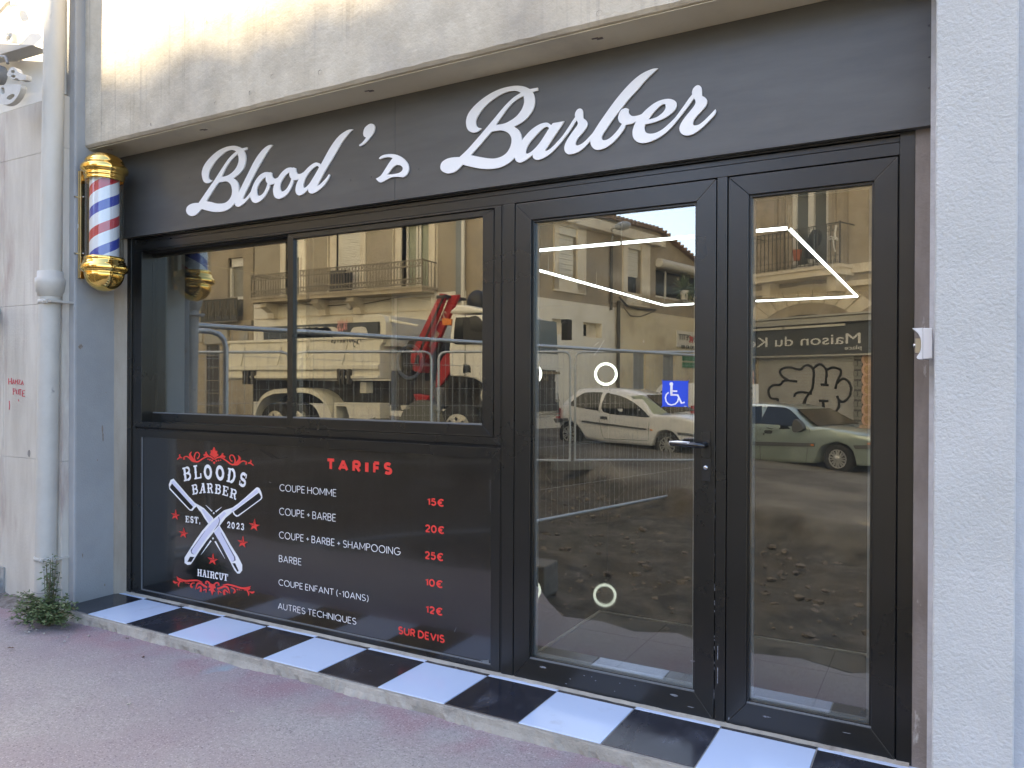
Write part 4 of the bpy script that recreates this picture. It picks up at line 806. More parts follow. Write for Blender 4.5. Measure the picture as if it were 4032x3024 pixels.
cas.prism(awprism([(-420, 455), (352, 490), (-20, 600), (-420, 640)], ya, 0), (0, .10, 0)); cas.build('hood', mat('awning_grey', (.36, .35, .33, 1), rough=.5), aw, bevel=.002)
hs = MB(); hs.lathe([(.055, 0), (.055, .10), (.04, .11), (0, .11)], AW(*A7(30, 830), ya + .02), (0, -1, 0), 20); hs.tube([AW(*A7(-20, 610), ya), AW(*A7(60, 620), ya - .01), AW(*A7(85, 690), ya - .01)], .009, 8); hs.build('gearbox', mat('awning_dark', (.20, .20, .20, 1), rough=.5), aw, bevel=.003)
def slotted(name, outer, holes):
    mb = MB(); yy = ya - .095; f = lambda pts, s=5: [(lambda p: (p[0], p[1], p[2]))(AW(*A7(*q), yy)) for q in smooth(pts, s)]
    mb.prism(f(outer), (0, .03, 0), [f(h) for h in holes]); return mb.build(name, steelgrey, aw, bevel=.002)
slotted('arm_bracket', [(105, 745), (140, 728), (175, 750), (195, 785), (275, 815), (285, 830), (280, 868, 1), (215, 872), (180, 850), (140, 865), (110, 845), (75, 815)], [[(115, 775), (145, 762), (160, 785), (135, 800)], [(115, 830), (140, 815), (170, 825), (150, 845)]])
slotted('arm_bracket', [(0, 935), (40, 925), (210, 920), (215, 1000), (150, 1100), (60, 1140), (-40, 1100), (-60, 980)], [[(70, 1070), (110, 1030), (150, 1025), (155, 1050), (110, 1085)], [(10, 960), (40, 955), (50, 1010), (20, 1020)]])
ab = MB()
for y0 in (355, 0):
    ab = MB(); ab.prism(awprism([(62, y0), (132, y0), (132, y0 + (105 if y0 else 50)), (62, y0 + (95 if y0 else 60))], -.36, 0), (0, .03, 0)); ab.sphere(AW(*A7(86, y0 + (38 if y0 else 18)), -.365), .014, 10, (1, .6, 1)); ab.build('bolt_plate', steelgrey, aw, bevel=.002)
fb = MB(); fb.prism(awprism([(-300, 330), (-200, 330), (70, 20), (-40, 20)], -.43, 0), (0, .02, 0)); fb.prism(awprism([(88, 590), (122, 590), (122, 640), (88, 640)], -.36, 0), (0, .05, 0)); fb.build('folding_arm', mat('awning_white', (.55, .53, .49, 1), rough=.5), aw)
# red scrawl
gf = MB(); gy = NY - .0012
def gstroke(pts, w=2.6):
    q = pts; mp = lambda u, v: (lambda p: (p.x, p.z))(P(u, v, gy)); ribbon(gf, q, w, mp, gy - .00003 * len(gf.v) / 40, .0006)
g8 = crop(0, 1300, .7833)
for s in [[(43, 242), (43, 273)], [(57, 240), (57, 272)], [(43, 260), (57, 257)], [(62, 272), (67, 247), (72, 271)], [(63, 262), (71, 262)], [(77, 270), (77, 248), (82, 262), (88, 248), (88, 272)], [(93, 250), (101, 250), (93, 272), (103, 272)], [(106, 275), (112, 253), (117, 276)], [(107, 266), (116, 266)],
          [(66, 325), (66, 292), (76, 295), (75, 306), (67, 308)], [(82, 300), (82, 320), (92, 322), (92, 300)], [(93, 298), (107, 298)], [(100, 298), (100, 328)], [(112, 332), (112, 305), (125, 303)], [(112, 318), (122, 317)], [(112, 332), (125, 333)], [(46, 355), (48, 378), (46, 400)], [(93, 348), (94, 358)]]:
    gstroke([g8(*q) for q in s])
tag(gf.build('graffiti', redspray), 'small red hand-sprayed scrawl on the pale stone cladding', 'graffiti')

# ================================================================== KEY SWITCH, STICKER
ks = thing('key_switch', 'small white shutter key switch box at the edge of the right pillar', 'switch box', (3.99, -.12, 1.4))
K3 = crop(3400, 500, .603); ky = -.16
kq = lambda pts, y: [(lambda p: (p.x, y, p.z))(P(*K3(*q), y)) for q in pts]
k1 = MB(); k1.prism(kq([(388, 1312), (450, 1314), (450, 1512), (388, 1518)], ky), (0, .08, 0)); kb = k1.build('housing', whitepl, ks, bevel=.003)
k2 = MB(); k2.prism(kq(smooth([(318, 1314, 1), (386, 1311, 1), (386, 1518, 1), (355, 1514), (348, 1500), (372, 1460), (376, 1400), (358, 1350)], 4), ky), (0, .08, 0)); k2.build('cover', whitepl, ks, bevel=.002)
k3 = MB(); a = P(*K3(346, 1425), ky); k3.box(a.x - .004, a.x + .012, ky + .02, ky + .06, a.z - .022, a.z + .022); k3.build('lock_plate', mat('brushed_steel', (.45, .43, .38, 1), rough=.3, metal=1), ks); k4 = MB(); k4.lathe([(.008, 0), (.008, .006), (0, .006)], (a.x - .004, ky + .04, a.z), (-1, 0, 0), 14); k4.build('key_cylinder', chrome, ks)
# wheelchair sticker on the door pane
GY = .027
stk = thing('wheelchair_sticker', 'square blue and white wheelchair access sticker on the glass of the door', 'sticker', (3.19, GY, 1.3))
s5 = crop(2080, 1300, .33159)
def sq(pts, y): return [(lambda p: (p.x, y, p.z))(P(*s5(*q), GY)) for q in pts]
m_ = MB(); m_.prism(sq(smooth([(1594, 612), (1606, 600), (1888, 604), (1900, 616), (1896, 900), (1886, 910), (1604, 906), (1592, 896)], 3), GY - .0008), (0, .0007, 0)); stb = m_.build('backing', stickblue, stk)
m_ = MB(); yy = GY - .0014
def sstroke(pts, w): mp = lambda u, v: (lambda p: (p.x, p.z))(P(*s5(u, v), GY)); ribbon(m_, pts, w, mp, yy - .00004 * (len(m_.v) // 30), .0005)
c = s5(1700, 640); m_.prism([(lambda p: (p.x, yy, p.z))(P(*s5(1700 + 22 * math.cos(a), 640 + 23 * math.sin(a)), GY)) for a in [2 * math.pi * k / 16 for k in range(16)]], (0, .0005, 0))
sstroke([(1702, 655), (1700, 765)], 28); sstroke([(1700, 722), (1770, 725)], 18); sstroke([(1690, 768), (1775, 770), (1822, 868), (1858, 855)], 21)
sstroke([(1668, 738), (1640, 765), (1630, 800), (1638, 845), (1665, 878), (1700, 888), (1745, 878), (1775, 848), (1785, 810)], 16)
sstroke([(1850, 903), (1880, 904)], 5)
m_.build('wheelchair_symbol', vwhite, stk)
# marks and dried drips on the door glass
ds_ = MB(); 
for s in [[(780, 300), (850, 210), (900, 120)], [(780, 190), (840, 140)], [(1370, 850 - 700), (1372, 120)]]:
    ribbon(ds_, [s5(*q) for q in s], .7, lambda u, v: (lambda p: (p.x, p.z))(P(u, v, GY)), GY - .0006, .0003)
tag(ds_.build('glass_scratch', mat('scratch_white', (.6, .6, .6, 1), rough=.8)), 'fine white scratches on the door glass', 'scratches')

# ================================================================== LAMPS INSIDE
cl_ = thing('ceiling_light', 'white LED tube rectangle on the shop ceiling seen through the glass', 'ceiling light', (1.75, 5.5, 2.45))
X0, X1, Y0, Y1, ZL = .46, 3.05, 3.0, 8.05, 2.45
lt = MB()
def seg(a, b, n):
    for i in range(n):
        p = Vector(a).lerp(Vector(b), i / n); q = Vector(a).lerp(Vector(b), (i + 1) / n); d = (q - p).normalized() * .012; lt.tube([p + d, q - d], .0125, 10)
seg((X0, Y0, ZL), (X1, Y0, ZL), 2); seg((X1, Y0, ZL), (X1, Y1, ZL), 4); seg((X1, Y1, ZL), (X0, Y1, ZL), 2); seg((X0, Y1, ZL), (X0, Y0, ZL), 4)
lt.build('led_tube', led, cl_)
lcn = MB()
for x, y in [(X0, Y0), (X1, Y0), (X1, Y1), (X0, Y1), ((X0 + X1) / 2, Y0), ((X0 + X1) / 2, Y1)] + [(x, Y0 + (Y1 - Y0) * k / 4) for x in (X0, X1) for k in (1, 2, 3)]: lcn.sphere((x, y, ZL), .0145, 8); lcn.tube([(x, y, ZL), (x, y, 2.62)], .003, 5)
lcn.build('connector', mat('connector_grey', (.25, .25, .25, 1), rough=.5), cl_)
for x, y, lab in [(.382, 6.02, 'lit white ring lamp on a stand inside the shop, right one'), (-.53, 5.75, 'lit white ring lamp on a stand inside the shop, left one')]:
    r = thing('ring_light', lab, 'ring light', (x, y, .046), 'ring lights inside the shop')
    d = Vector((CAM.x - x, CAM.y - y, 0)).normalized(); u = Vector((-d.y, d.x, 0))
    mb = MB(); mb.tube([Vector((x, y, 1.42)) + u * math.cos(a) * .128 + Vector((0, 0, math.sin(a) * .128)) for a in [2 * math.pi * k / 40 for k in range(40)]], .0165, 8, closed=True); mb.build('ring', ringled, r)
    mb = MB(); mb.tube([(x + .02, y + .03, .12), (x + .02, y + .03, 1.28)], .008, 8)
    for k in range(3): mb.tube([(x + .02, y + .03, .35), (x + .02 + .25 * math.cos(2.1 * k), y + .03 + .25 * math.sin(2.1 * k), .06)], .007, 6)
    mb.build('stand', black, r)
# inner glazed partition with a steel lock, seen through the right sliding window
pt = thing('inner_door', 'white framed glazed inner door with a steel lock behind the right sliding window', 'door', (.8, 1.9, .05))
def IP(px, py, y=1.2): p = P(px, py, y); return Vector((p.x, y, p.z))
c3 = crop(1350, 1150, .3315)
mb = MB(); z0, z1 = .06, IP(*c3(605, 20)).z
xa, xb = IP(*c3(605, 700)).x, IP(*c3(1075, 700)).x
for x in (xa, xb): mb.box(x - .012, x + .012, 1.19, 1.215, z0, z1)
mb.box(xa, xb, 1.19, 1.215, z1 - .03, z1); mb.box(xa, xb, 1.19, 1.215, .9, .925); mb.build('frame', mat('white_frame', (.55, .55, .53, 1), rough=.5), pt)
mb = MB(); mb.box(xb + .02, xb + .085, 1.17, 1.2, IP(*c3(1100, 1410)).z, IP(*c3(1100, 1130)).z); mb.build('lock', mat('lock_steel', (.6, .6, .6, 1), rough=.3, metal=.8), pt)
mb = MB(); c = IP(*c3(825, 830)); mb.tube([c + Vector((math.cos(a) * .098, -.03, math.sin(a) * .105)) for a in [2 * math.pi * k / 36 for k in range(36)]], .012, 6, closed=True); mb.build('ring_handle', mat('pale_ring', (.42, .42, .42, 1), rough=.5), pt)

# ================================================================== WEED, LEAVES, PEBBLES
weed = thing('weed_plant', 'leafy green weed clump growing at the foot of the drainpipe', 'weed', (-.16, -.45, 0))
leafm = mat('weed_leaf', (.05, .088, .03, 1), (.13, .17, .07, 1), 14, .55, 0, .4, c3=(.11, .12, .05, 1), s3=9, k3=(.6, .7))
stemm = mat('weed_stem', (.10, .11, .05, 1), (.16, .12, .07, 1), 20, .7)
lf, stm = MB(), MB(); rnd = random.Random(11)
def leaf_at(p, d, l, w):
    d = d.normalized(); s = d.cross(Vector((0, 0, 1))); s = s.normalized() if s.length > .01 else Vector((1, 0, 0)); up = s.cross(d)
    s = (s * math.cos(.6) + up * rnd.uniform(-.8, .8)).normalized(); bend = Vector((0, 0, -l * .25))
    lf.add([p, p + d * l * .3 + s * w * .5, p + d * l * .65 + s * w * .42 + bend * .5, p + d * l + bend, p + d * l * .65 - s * w * .42 + bend * .5, p + d * l * .3 - s * w * .5, p + d * l * .5 + bend * .2 - up * .0 + Vector((0, 0, -.15 * w))],
           [(0, 1, 6), (1, 2, 6), (2, 3, 6), (3, 4, 6), (4, 5, 6), (5, 0, 6)])
basep = Vector((-.185, -.475, .0))
for i in range(88):
    a = rnd.uniform(-2.9, .35); tall = i < 14
    if tall: tip = basep + Vector((rnd.uniform(-.02, .08), rnd.uniform(-.02, .05), rnd.uniform(.2, .36)))
    else: tip = basep + Vector((math.cos(a) * rnd.uniform(.05, .27), math.sin(a) * rnd.uniform(.03, .17), rnd.uniform(.02, .16)))
    tip.x = min(tip.x, .07)
    root = basep + Vector((rnd.uniform(-.03, .05), rnd.uniform(-.02, .03), 0))
    mid = root.lerp(tip, .5) + Vector((0, 0, .05 if not tall else 0)); path = [root.lerp(mid, k / 4) if k < 4 else mid.lerp(tip, (k - 4) / 4) for k in range(9)]
    stm.tube(path, [.0028 - .0002 * k for k in range(9)], 5)
    for k in range(1, 9):
        for q in range(4 if tall else 5):
            dd = Vector((rnd.gauss(0, 1), rnd.gauss(0, 1), rnd.uniform(-.2, .7))); l = rnd.uniform(.014, .034) * (1.0 if k < 8 else .8)
            leaf_at(path[k] + dd.normalized() * .006, dd, l, l * rnd.uniform(.26, .44))
stm.build('stem', stemm, weed); lf.build('foliage', leafm, weed)
peb = MB(); rnd = random.Random(5)
for i in range(120):
    x, y = rnd.uniform(-.95, -.33), rnd.uniform(-.47, -.34)
    if rnd.random() < .2: x, y = rnd.uniform(-.25, .3), rnd.uniform(-.62, -.48)
    r = rnd.choice([.002, .003, .004, .007]); peb.sphere((x, y, r * .4), r, 6, (1, rnd.uniform(.7, 1.2), .6))
o = peb.build('gravel', mat('pale_grit', (.28, .26, .24, 1), (.42, .40, .37, 1), 60, .9)); o['kind'] = 'stuff'
dirt = MB(); vs = []
for i in range(31):
    x = -1.6 + 1.35 * i / 30; vs += [(x, -.33, .03 + rnd.uniform(0, .012)), (x, -.37, .018 + rnd.uniform(0, .008)), (x, -.42 - rnd.uniform(0, .03), .0)]
dirt.add(vs, [(i * 3 + k, (i + 1) * 3 + k, (i + 1) * 3 + k + 1, i * 3 + k + 1) for i in range(30) for k in range(2)])
o = dirt.build('dirt', mat('dirt', (.14, .12, .105, 1), (.28, .25, .23, 1), 30, .95, 0, .2, .8, 60)); o['kind'] = 'stuff'
dry = mat('dry_leaf', (.10, .065, .05, 1), (.20, .13, .10, 1), 30, .8)
for px, py, s, lab in [(42, 2558, .022, 'dark dry leaf on the pavement nearest the stone wall'), (565, 2594, .016, 'small dark dry leaf on the pavement below the first white tile'), (790, 2648, .010, 'tiny dark leaf scrap right of the pale blue paint spot'), (508, 2782, .014, 'pale dry leaf on the middle of the pavement'), (885, 2597, .010, 'dark crumb of leaf beside the foot of the concrete step'), (500, 2520, .013, 'curled dark leaf near the left end of the concrete step'), (910, 2812, .015, 'pale flake of leaf on the pavement at the lower edge of the photo')]:
    p = G(px, py); mb = MB(); a0 = random.uniform(0, 6)
    pts = []
    for k in range(8):
        a = 2 * math.pi * k / 8; r = s * (1 if k % 4 == 0 else .45 if k % 2 else .3) * random.uniform(.8, 1.2); pts.append((p.x + r * math.cos(a + a0), p.y + r * math.sin(a + a0) * .8, .009 + .004 * (k % 2)))
    mb.add(pts + [(p.x, p.y, .007)], [(k, (k + 1) % 8, 8) for k in range(8)])
    tag(mb.build('fallen_leaf', dry if 'pale' not in lab else mat('pale_leaf', (.45, .42, .36, 1), rough=.8)), lab, 'leaf', 'leaf scraps on the pavement')

# ================================================================== THE STREET OPPOSITE (what the shop glass mirrors)
# Everything here is laid out on a plan whose second axis is the distance from the shop; build(mirror=True) puts it on the street side.
ochre = mat('ochre_render', (.34, .295, .215, 1), (.43, .375, .28, 1), 1.2, .9, 0, .2, .2, 30, c3=(.36, .30, .21, 1), s3=.6, k3=(.52, .8))
ochre2 = mat('dull_ochre_render', (.33, .275, .19, 1), (.42, .35, .245, 1), 1.1, .9, 0, .2, .2, 30, c3=(.28, .23, .17, 1), s3=.9, k3=(.5, .75))
creamw = mat('cream_render', (.78, .73, .60, 1), (.84, .80, .68, 1), 1.4, .9, 0, .2, .2, 30, c3=(.55, .49, .38, 1), s3=.9, k3=(.55, .8))
stonew = mat('old_stone', (.38, .32, .225, 1), (.48, .41, .30, 1), 1.6, .9, 0, .2, .3, 20, c3=(.22, .18, .13, 1), s3=1.1, k3=(.56, .75))
trimst = mat('stone_trim', (.70, .62, .46, 1), (.78, .70, .54, 1), 3, .9, c3=(.52, .45, .33, 1), s3=2, k3=(.55, .75))
shutm = mat('roller_shutter', (.70, .67, .56, 1), (.76, .73, .62, 1), 2, .7)
shutgrey = mat('metal_shutter', (.42, .41, .39, 1), (.50, .49, .46, 1), 2, .55)
darkgl = mat('dark_pane', (.012, .013, .013, 1), rough=.06)
winw = mat('window_white', (.70, .67, .58, 1), rough=.5)
iron = mat('wrought_iron', (.06, .055, .045, 1), (.10, .09, .07, 1), 20, .7)
rusty = mat('old_railing', (.20, .17, .12, 1), (.27, .23, .17, 1), 20, .8)
roofm = mat('clay_roof', (.20, .13, .09, 1), (.32, .22, .15, 1), 8, .9, 0, .2, .6, 14)
darksign = mat('dark_sign', (.055, .060, .060, 1), (.068, .072, .072, 1), 2, .5)
truckw = mat('truck_white', (.70, .67, .55, 1), (.76, .73, .61, 1), 2, .45, c3=(.50, .45, .34, 1), s3=2, k3=(.55, .8))
truckcab = mat('cab_white', (.76, .74, .66, 1), (.80, .78, .70, 1), 2, .3, coat=.4)
cranered = mat('crane_red', (.36, .012, .014, 1), (.42, .016, .018, 1), 3, .4)
chassis = mat('dirty_chassis', (.03, .028, .025, 1), (.08, .07, .055, 1), 6, .8)
tyre = mat('tyre', (.018, .018, .018, 1), (.035, .033, .03, 1), 8, .85)
rimm = mat('rim_silver', (.46, .45, .42, 1), rough=.4, metal=.5)
carwhite = mat('car_white', (.74, .73, .69, 1), (.80, .79, .75, 1), 2, .25, coat=.8)
cargreen = mat('car_green', (.33, .39, .34, 1), (.37, .43, .38, 1), 2, .28, .5, coat=.9)
cargrey = mat('car_grey_plastic', (.09, .09, .085, 1), rough=.6)
redlens = mat('red_lens', (.4, .02, .02, 1), rough=.2); clearlens = mat('clear_lens', (.6, .6, .58, 1), rough=.15); amber = mat('amber_lens', (.7, .2, .02, 1), rough=.3)

class Plane:
    """vertical plane through two plan points a, b; reads pixel positions as (metres along, height)"""
    def __init__(s, a, b):
        s.a = Vector((a[0], a[1], 0)); s.u = Vector((b[0] - a[0], b[1] - a[1], 0)).normalized(); s.n = Vector((-s.u.y, s.u.x, 0))
        if (Vector((CAM.x, CAM.y, 0)) - s.a).dot(s.n) > 0: s.n = -s.n      # n points away from the shop
    def px(s, x, y):
        v = ray(x, y); t = (s.a - Vector((CAM.x, CAM.y, 0))).dot(s.n) / v.dot(s.n); p = CAM + v * t
        return ((p - s.a).dot(s.u), p.z)
    def w(s, l, z, d=0.0): q = s.a + s.u * l + s.n * d; return Vector((q.x, q.y, z))    # d metres behind the face
    def box(s, mb, l0, l1, z0, z1, d0, d1): mb.hexa([s.w(l0, z0, d0), s.w(l1, z0, d0), s.w(l1, z0, d1), s.w(l0, z0, d1)], [s.w(l0, z1, d0), s.w(l1, z1, d0), s.w(l1, z1, d1), s.w(l0, z1, d1)])
    def prism(s, mb, pts, d0, d1, holes=()): mb.prism([s.w(l, z, d0) for l, z in pts], s.n * (d1 - d0), [[s.w(l, z, d0) for l, z in h] for h in holes])
    def tube(s, mb, pts, r, d=0.0, n=6): mb.tube([s.w(p[0], p[1], p[2] if len(p) > 2 else d) for p in pts], r, n)
    def geo(s, mb, body, lr, z, w, h, d, wt=.2, gap=.2):
        tot = 0; pos = []
        for ch in body:
            if ch == ' ': tot += .3; continue
            pos.append((tot, ch)); tot += GEO[ch][0] + wt + gap
        sx = w / (tot - gap)
        for x0, ch in pos:
            for k, st in enumerate(GEO[ch][1]):
                fl = MB(); ribbon(fl, [(x0 + wt / 2 + u, wt / 2 + v * (1 - wt)) for u, v in st], wt, lambda u, v: (u, v), 0, 1)
                mb.add([s.w(lr - x * sx, z + zz * h, d + (y - 1) * .004 - k * .001) for x, y, zz in fl.v], fl.f)
    def text(s, mb, body, lr, z, w, h, d, off=0.0): put_text(mb, body, s.w(lr, z, d), -s.u, (0, 0, 1), w, h, off, .01)   # reads leftwards on the plan = rightwards in the street
def B(mb, name, m, parent=None, **k):
    o = mb.build(name, m, None, mirror=True, **k)
    if parent is not None: o.parent = parent; o.location = -wloc(parent)
    return o
def mthing(name, label, cat, p, group=None): return thing(name, label, cat, (p[0], YM - p[1], p[2] if len(p) > 2 else 0), group)
def wall_with_holes(pl, mb, l0, l1, z0, z1, holes, d=.3):
    pl.prism(mb, [(l0, z0), (l1, z0), (l1, z1), (l0, z1)], 0, d, [[(a, c), (b, c), (b, e), (a, e)] for a, b, c, e in holes])

# ---------- cream building with the long balcony
b1p = Plane((-30, 15.6), (0, 15.6)); L = lambda x: x + 30
c1 = crop(700, 1000, .42194); c2 = crop(1150, 850, .36166)
bA = mthing('apartment_building', 'tall cream street building with roller shutters and one long iron balcony', 'building', (-12, 15.6))
R_ = b1p.px(*c2(1892, 600))[0]; Lb = b1p.px(*c1(690, 400))[0]
SL = b1p.px(*c2(700, 850))[1]
wins = []
for xa, xb in [(b1p.px(*c2(1200, 300))[0], b1p.px(*c2(1498, 300))[0]), (b1p.px(*c2(488, 400))[0], b1p.px(*c2(750, 400))[0]), (b1p.px(*c1(985, 100))[0], b1p.px(*c2(90, 400))[0])]: wins.append((xa, xb, SL + .02, SL + 2.55))
TOP = 24.72
mb = MB(); wall_with_holes(b1p, mb, Lb, R_, SL - .12, TOP, wins, .3); b1p.box(mb, Lb, R_, -1, TOP, .31, 2.6)
for k in range(90): b1p.box(mb, R_ - 16 + k * .18, R_ - 16 + k * .18 + .17, TOP, TOP + random.uniform(.02, .13), .0, .5)
B(mb, 'upper_wall', ochre, bA)
zf = b1p.px(*c2(700, 940))[1]
mb = MB(); b1p.box(mb, Lb, R_ + .02, -1, SL - .12, -.03, .3); B(mb, 'ground_floor_wall', creamw, bA)
mb = MB()
for z in (zf, zf - .38, zf - .75): b1p.box(mb, Lb, R_, z, z + .035, -.07, -.03)
q = b1p.px(*c2(535, 1105)); b1p.box(mb, q[0], q[0] + .5, q[1] - .18, q[1], -.05, -.03); B(mb, 'moulding', trimst, bA)
for i, (xa, xb, za, ze) in enumerate(wins):
    mb = MB()
    for x0_, x1_ in ((xa - .22, xa), (xb, xb + .22)): b1p.box(mb, x0_, x1_, za, ze + .2, -.05, .28)
    b1p.box(mb, xa - .22, xb + .22, ze, ze + .25, -.05, .28); fr = B(mb, 'window_frame', trimst, bA)
    drop = [.62, 2.53, 1.25][i]
    mb = MB(); nsl = int(drop / .055)
    for k in range(nsl): b1p.prism(mb, [(xa + .01, ze - k * .055), (xb - .01, ze - k * .055), (xb - .01, ze - k * .055 - .05), (xa + .01, ze - k * .055 - .05)], .05 + .006 * (k % 2), .08)
    B(mb, 'roller_shutter', shutm, fr)
    if drop < 2.4:
        mb = MB(); mid = (xa + xb) / 2
        for a, b in ((xa + .05, mid - .02), (mid + .02, xb - .05)):
            for q0, q1, r0, r1 in ((a, a + .07, za, ze), (b - .07, b, za, ze), (a, b, za, za + .1)): b1p.box(mb, q0, q1, r0, r1, .14, .18)
        B(mb, 'casement', winw, fr)
        mb = MB(); b1p.box(mb, xa, xb, za, ze, .2, .22); B(mb, 'pane', mat('pane_reflection', (.30, .33, .24, 1), rough=.15) if i == 0 else darkgl, fr)
# pilaster lines
mb = MB()
for cx in (400, 1110, 1555): q = b1p.px(*c2(cx, 400))[0]; b1p.box(mb, q - .03, q, SL, SL + 5, -.03, 0); b1p.box(mb, q + .08, q + .11, SL, SL + 5, -.03, 0)
B(mb, 'wall_moulding', trimst, bA)
# balcony
bl0, bl1 = b1p.px(*c1(820, 400))[0], b1p.px(*c2(1580, 700))[0]
RZ = b1p.px(*c2(700, 590))[1]; BD = -.75
mb = MB(); b1p.box(mb, bl0, bl1, SL - .16, SL, BD, 0); b1p.box(mb, bl0 - .04, bl1 + .04, SL - .05, SL + .01, BD - .04, 0); bal = B(mb, 'balcony', stonew, bA)
mb = MB()
for z in (RZ, RZ - .17, SL + .07, SL + .22): b1p.box(mb, bl0, bl1, z - .02, z + .015, BD, BD + .025)
nb_ = int((bl1 - bl0) / .11)
for k in range(nb_ + 1):
    x = bl0 + (bl1 - bl0) * k / nb_; b1p.box(mb, x - .008, x + .008, SL + .05, RZ, BD + .005, BD + .02)
nz_ = int((bl1 - bl0) / .13)
for k in range(nz_):
    x = bl0 + (bl1 - bl0) * k / nz_; w_ = (bl1 - bl0) / nz_
    for a, b in ((RZ - .17, RZ), (SL + .07, SL + .22)): b1p.tube(mb, [(x, a), (x + w_, b)], .008, BD + .012, 4); b1p.tube(mb, [(x, b), (x + w_, a)], .008, BD + .012, 4)
for x in (bl0, bl1): b1p.box(mb, x - .02, x + .02, SL, RZ + .03, BD, BD + .04); b1p.box(mb, x - .01, x + .01, RZ - .02, RZ + .015, BD, 0); [b1p.box(mb, x - .008, x + .008, SL, RZ, d_, d_ + .016) for d_ in (-.15, -.3, -.45, -.6)]
B(mb, 'railing', rusty, bal)
mb = MB()
for q in (c2(380, 960), c2(760, 930), c1(890, 540)):
    x = b1p.px(*q)[0]; mb_pts = [(0, 0), (-.55, 0), (-.55, -.12), (-.25, -.30), (-.2, -.48), (0, -.5)]
    mb.prism([b1p.w(x - .14, SL - .16 + z, d) for d, z in mb_pts], b1p.u * .28)
B(mb, 'bracket', trimst, bal)
mb = MB(); x0_ = b1p.px(*c2(520, 700))[0]; b1p.box(mb, x0_, x0_ + .6, SL, SL + .7, -.45, -.1); B(mb, 'air_unit', mat('dark_unit', (.03, .03, .03, 1), rough=.6), bal)
mb = MB(); x = b1p.px(*c2(1845, 400))[0]; b1p.box(mb, x - .13, x + .10, zf - .2, TOP, -.1, 0); B(mb, 'downpipe', mat('zinc_pipe', (.20, .22, .22, 1), rough=.6), bA)
mb = MB(); x = b1p.px(*c2(1880, 400))[0]; mb.tube([b1p.w(x, z, -.08) for z in (2.0, 8, TOP)], .06, 8); B(mb, 'downpipe', winw, bA)
mb = MB(); q = b1p.px(*c2(668, 985)); mb.sphere(b1p.w(q[0], q[1], -.15), .13, 10); B(mb, 'camera_dome', winw, bA)
mb = MB(); mb.tube([b1p.w(b1p.px(*c2(x, y))[0], b1p.px(*c2(x, y))[1], -.1) for x, y in ((130, 960), (380, 985), (620, 968), (760, 970), (1060, 915), (1340, 850))], .012, 5); B(mb, 'cable', iron, bA)
# snack sign
tz1, tz0 = b1p.px(*c2(400, 1180))[1], b1p.px(*c2(400, 1310))[1] - .25
tx0, tx1 = b1p.px(*c2(-300, 1200))[0], b1p.px(*c2(970, 1160))[0]
tsn = mthing('snack_sign', 'dark snack bar fascia with white lettering behind the tipper truck', 'shop sign', (-12, 15.5, tz0))
mb = MB(); b1p.box(mb, tx0, tx1, tz0, tz1, -.16, -.035); B(mb, 'board', darksign, tsn)
mb = MB()
for cx, w_ in ((60, 60), (130, 70), (200, 50), (270, 60), (350, 90), (430, 80), (770, 60)):
    q = b1p.px(*c2(cx, 1235)); ww = w_ * .011; b1p.prism(mb, smooth([(q[0] - ww / 2, tz0 + .08, 1), (q[0] + ww / 2, tz0 + .08, 1), (q[0] + ww / 2, q[1] - .1), (q[0] + ww * .3, q[1] + .05), (q[0] - ww * .3, q[1] + .05), (q[0] - ww / 2, q[1] - .1)], 4), -.175, -.16)
B(mb, 'lettering', winw, tsn)
mb = MB(); a, b = b1p.px(*c2(650, 1255)), b1p.px(*c2(540, 1255)); b1p.geo(mb, 'TACOS', a[0], a[1] - .02, a[0] - b[0], .36, -.19, .24); B(mb, 'lettering', mat('sign_pink', (.75, .35, .32, 1), rough=.5), tsn)

# ---------- far left neighbour
bB = mthing('corner_house', 'dull beige house with a dark patterned window railing left of the long balcony', 'building', (-22, 15.8))
b0p = Plane((-40, 15.72), (0, 15.72))
wl0, wl1 = b0p.px(*c1(440, 300))[0], b0p.px(*c1(585, 300))[0]; wz0, wz1 = b0p.px(*c1(510, 420))[1], b0p.px(*c1(510, 110))[1]
rb = b0p.px(*c1(680, 400))[0]; bandz = b0p.px(*c1(400, 660))[1]
mb = MB(); wall_with_holes(b0p, mb, -20, rb, bandz, 24.75, [(wl0, wl1, wz0 - .6, wz1 + .3)], .3); b0p.box(mb, -20, rb, -1, 24.75, .32, 3); B(mb, 'upper_wall', ochre2, bB)
mb = MB(); b0p.box(mb, -20, rb, -1, bandz, -.02, .3)
for k in range(5): b0p.box(mb, -20, rb, .4 + k * .45, .42 + k * .45, -.035, -.02)
b0p.box(mb, -20, rb, bandz - .05, bandz + .12, -.1, 0); B(mb, 'stone_base', stonew, bB)
mb = MB()
for a, b, c, d in ((wl0, wl0 + .09, wz0 - .6, wz1 + .3), (wl1 - .09, wl1, wz0 - .6, wz1 + .3), (wl0, wl1, wz1, wz1 + .3), (wl0, wl1, wz0, wz0 + .1)): b0p.box(mb, a, b, c, d, .1, .2)
wf = B(mb, 'window_frame', winw, bB); mb = MB(); b0p.box(mb, wl0, wl1, wz0 - .6, wz1, .2, .22); B(mb, 'pane', mat('dim_curtain', (.20, .19, .15, 1), (.28, .26, .2, 1), 3, .4), wf)
mb = MB(); rl0, rl1 = b0p.px(*c1(250, 500))[0], b0p.px(*c1(592, 500))[0]; rz1, rz0 = b0p.px(*c1(420, 425))[1], b0p.px(*c1(420, 640))[1]
b0p.box(mb, rl0, rl1, rz0, rz1, -.28, -.27); B(mb, 'railing_panel', mat('railing_screen', (.075, .075, .065, 1), rough=.7), bB)
mb = MB(); n_ = 5; pw = (rl1 - rl0) / n_
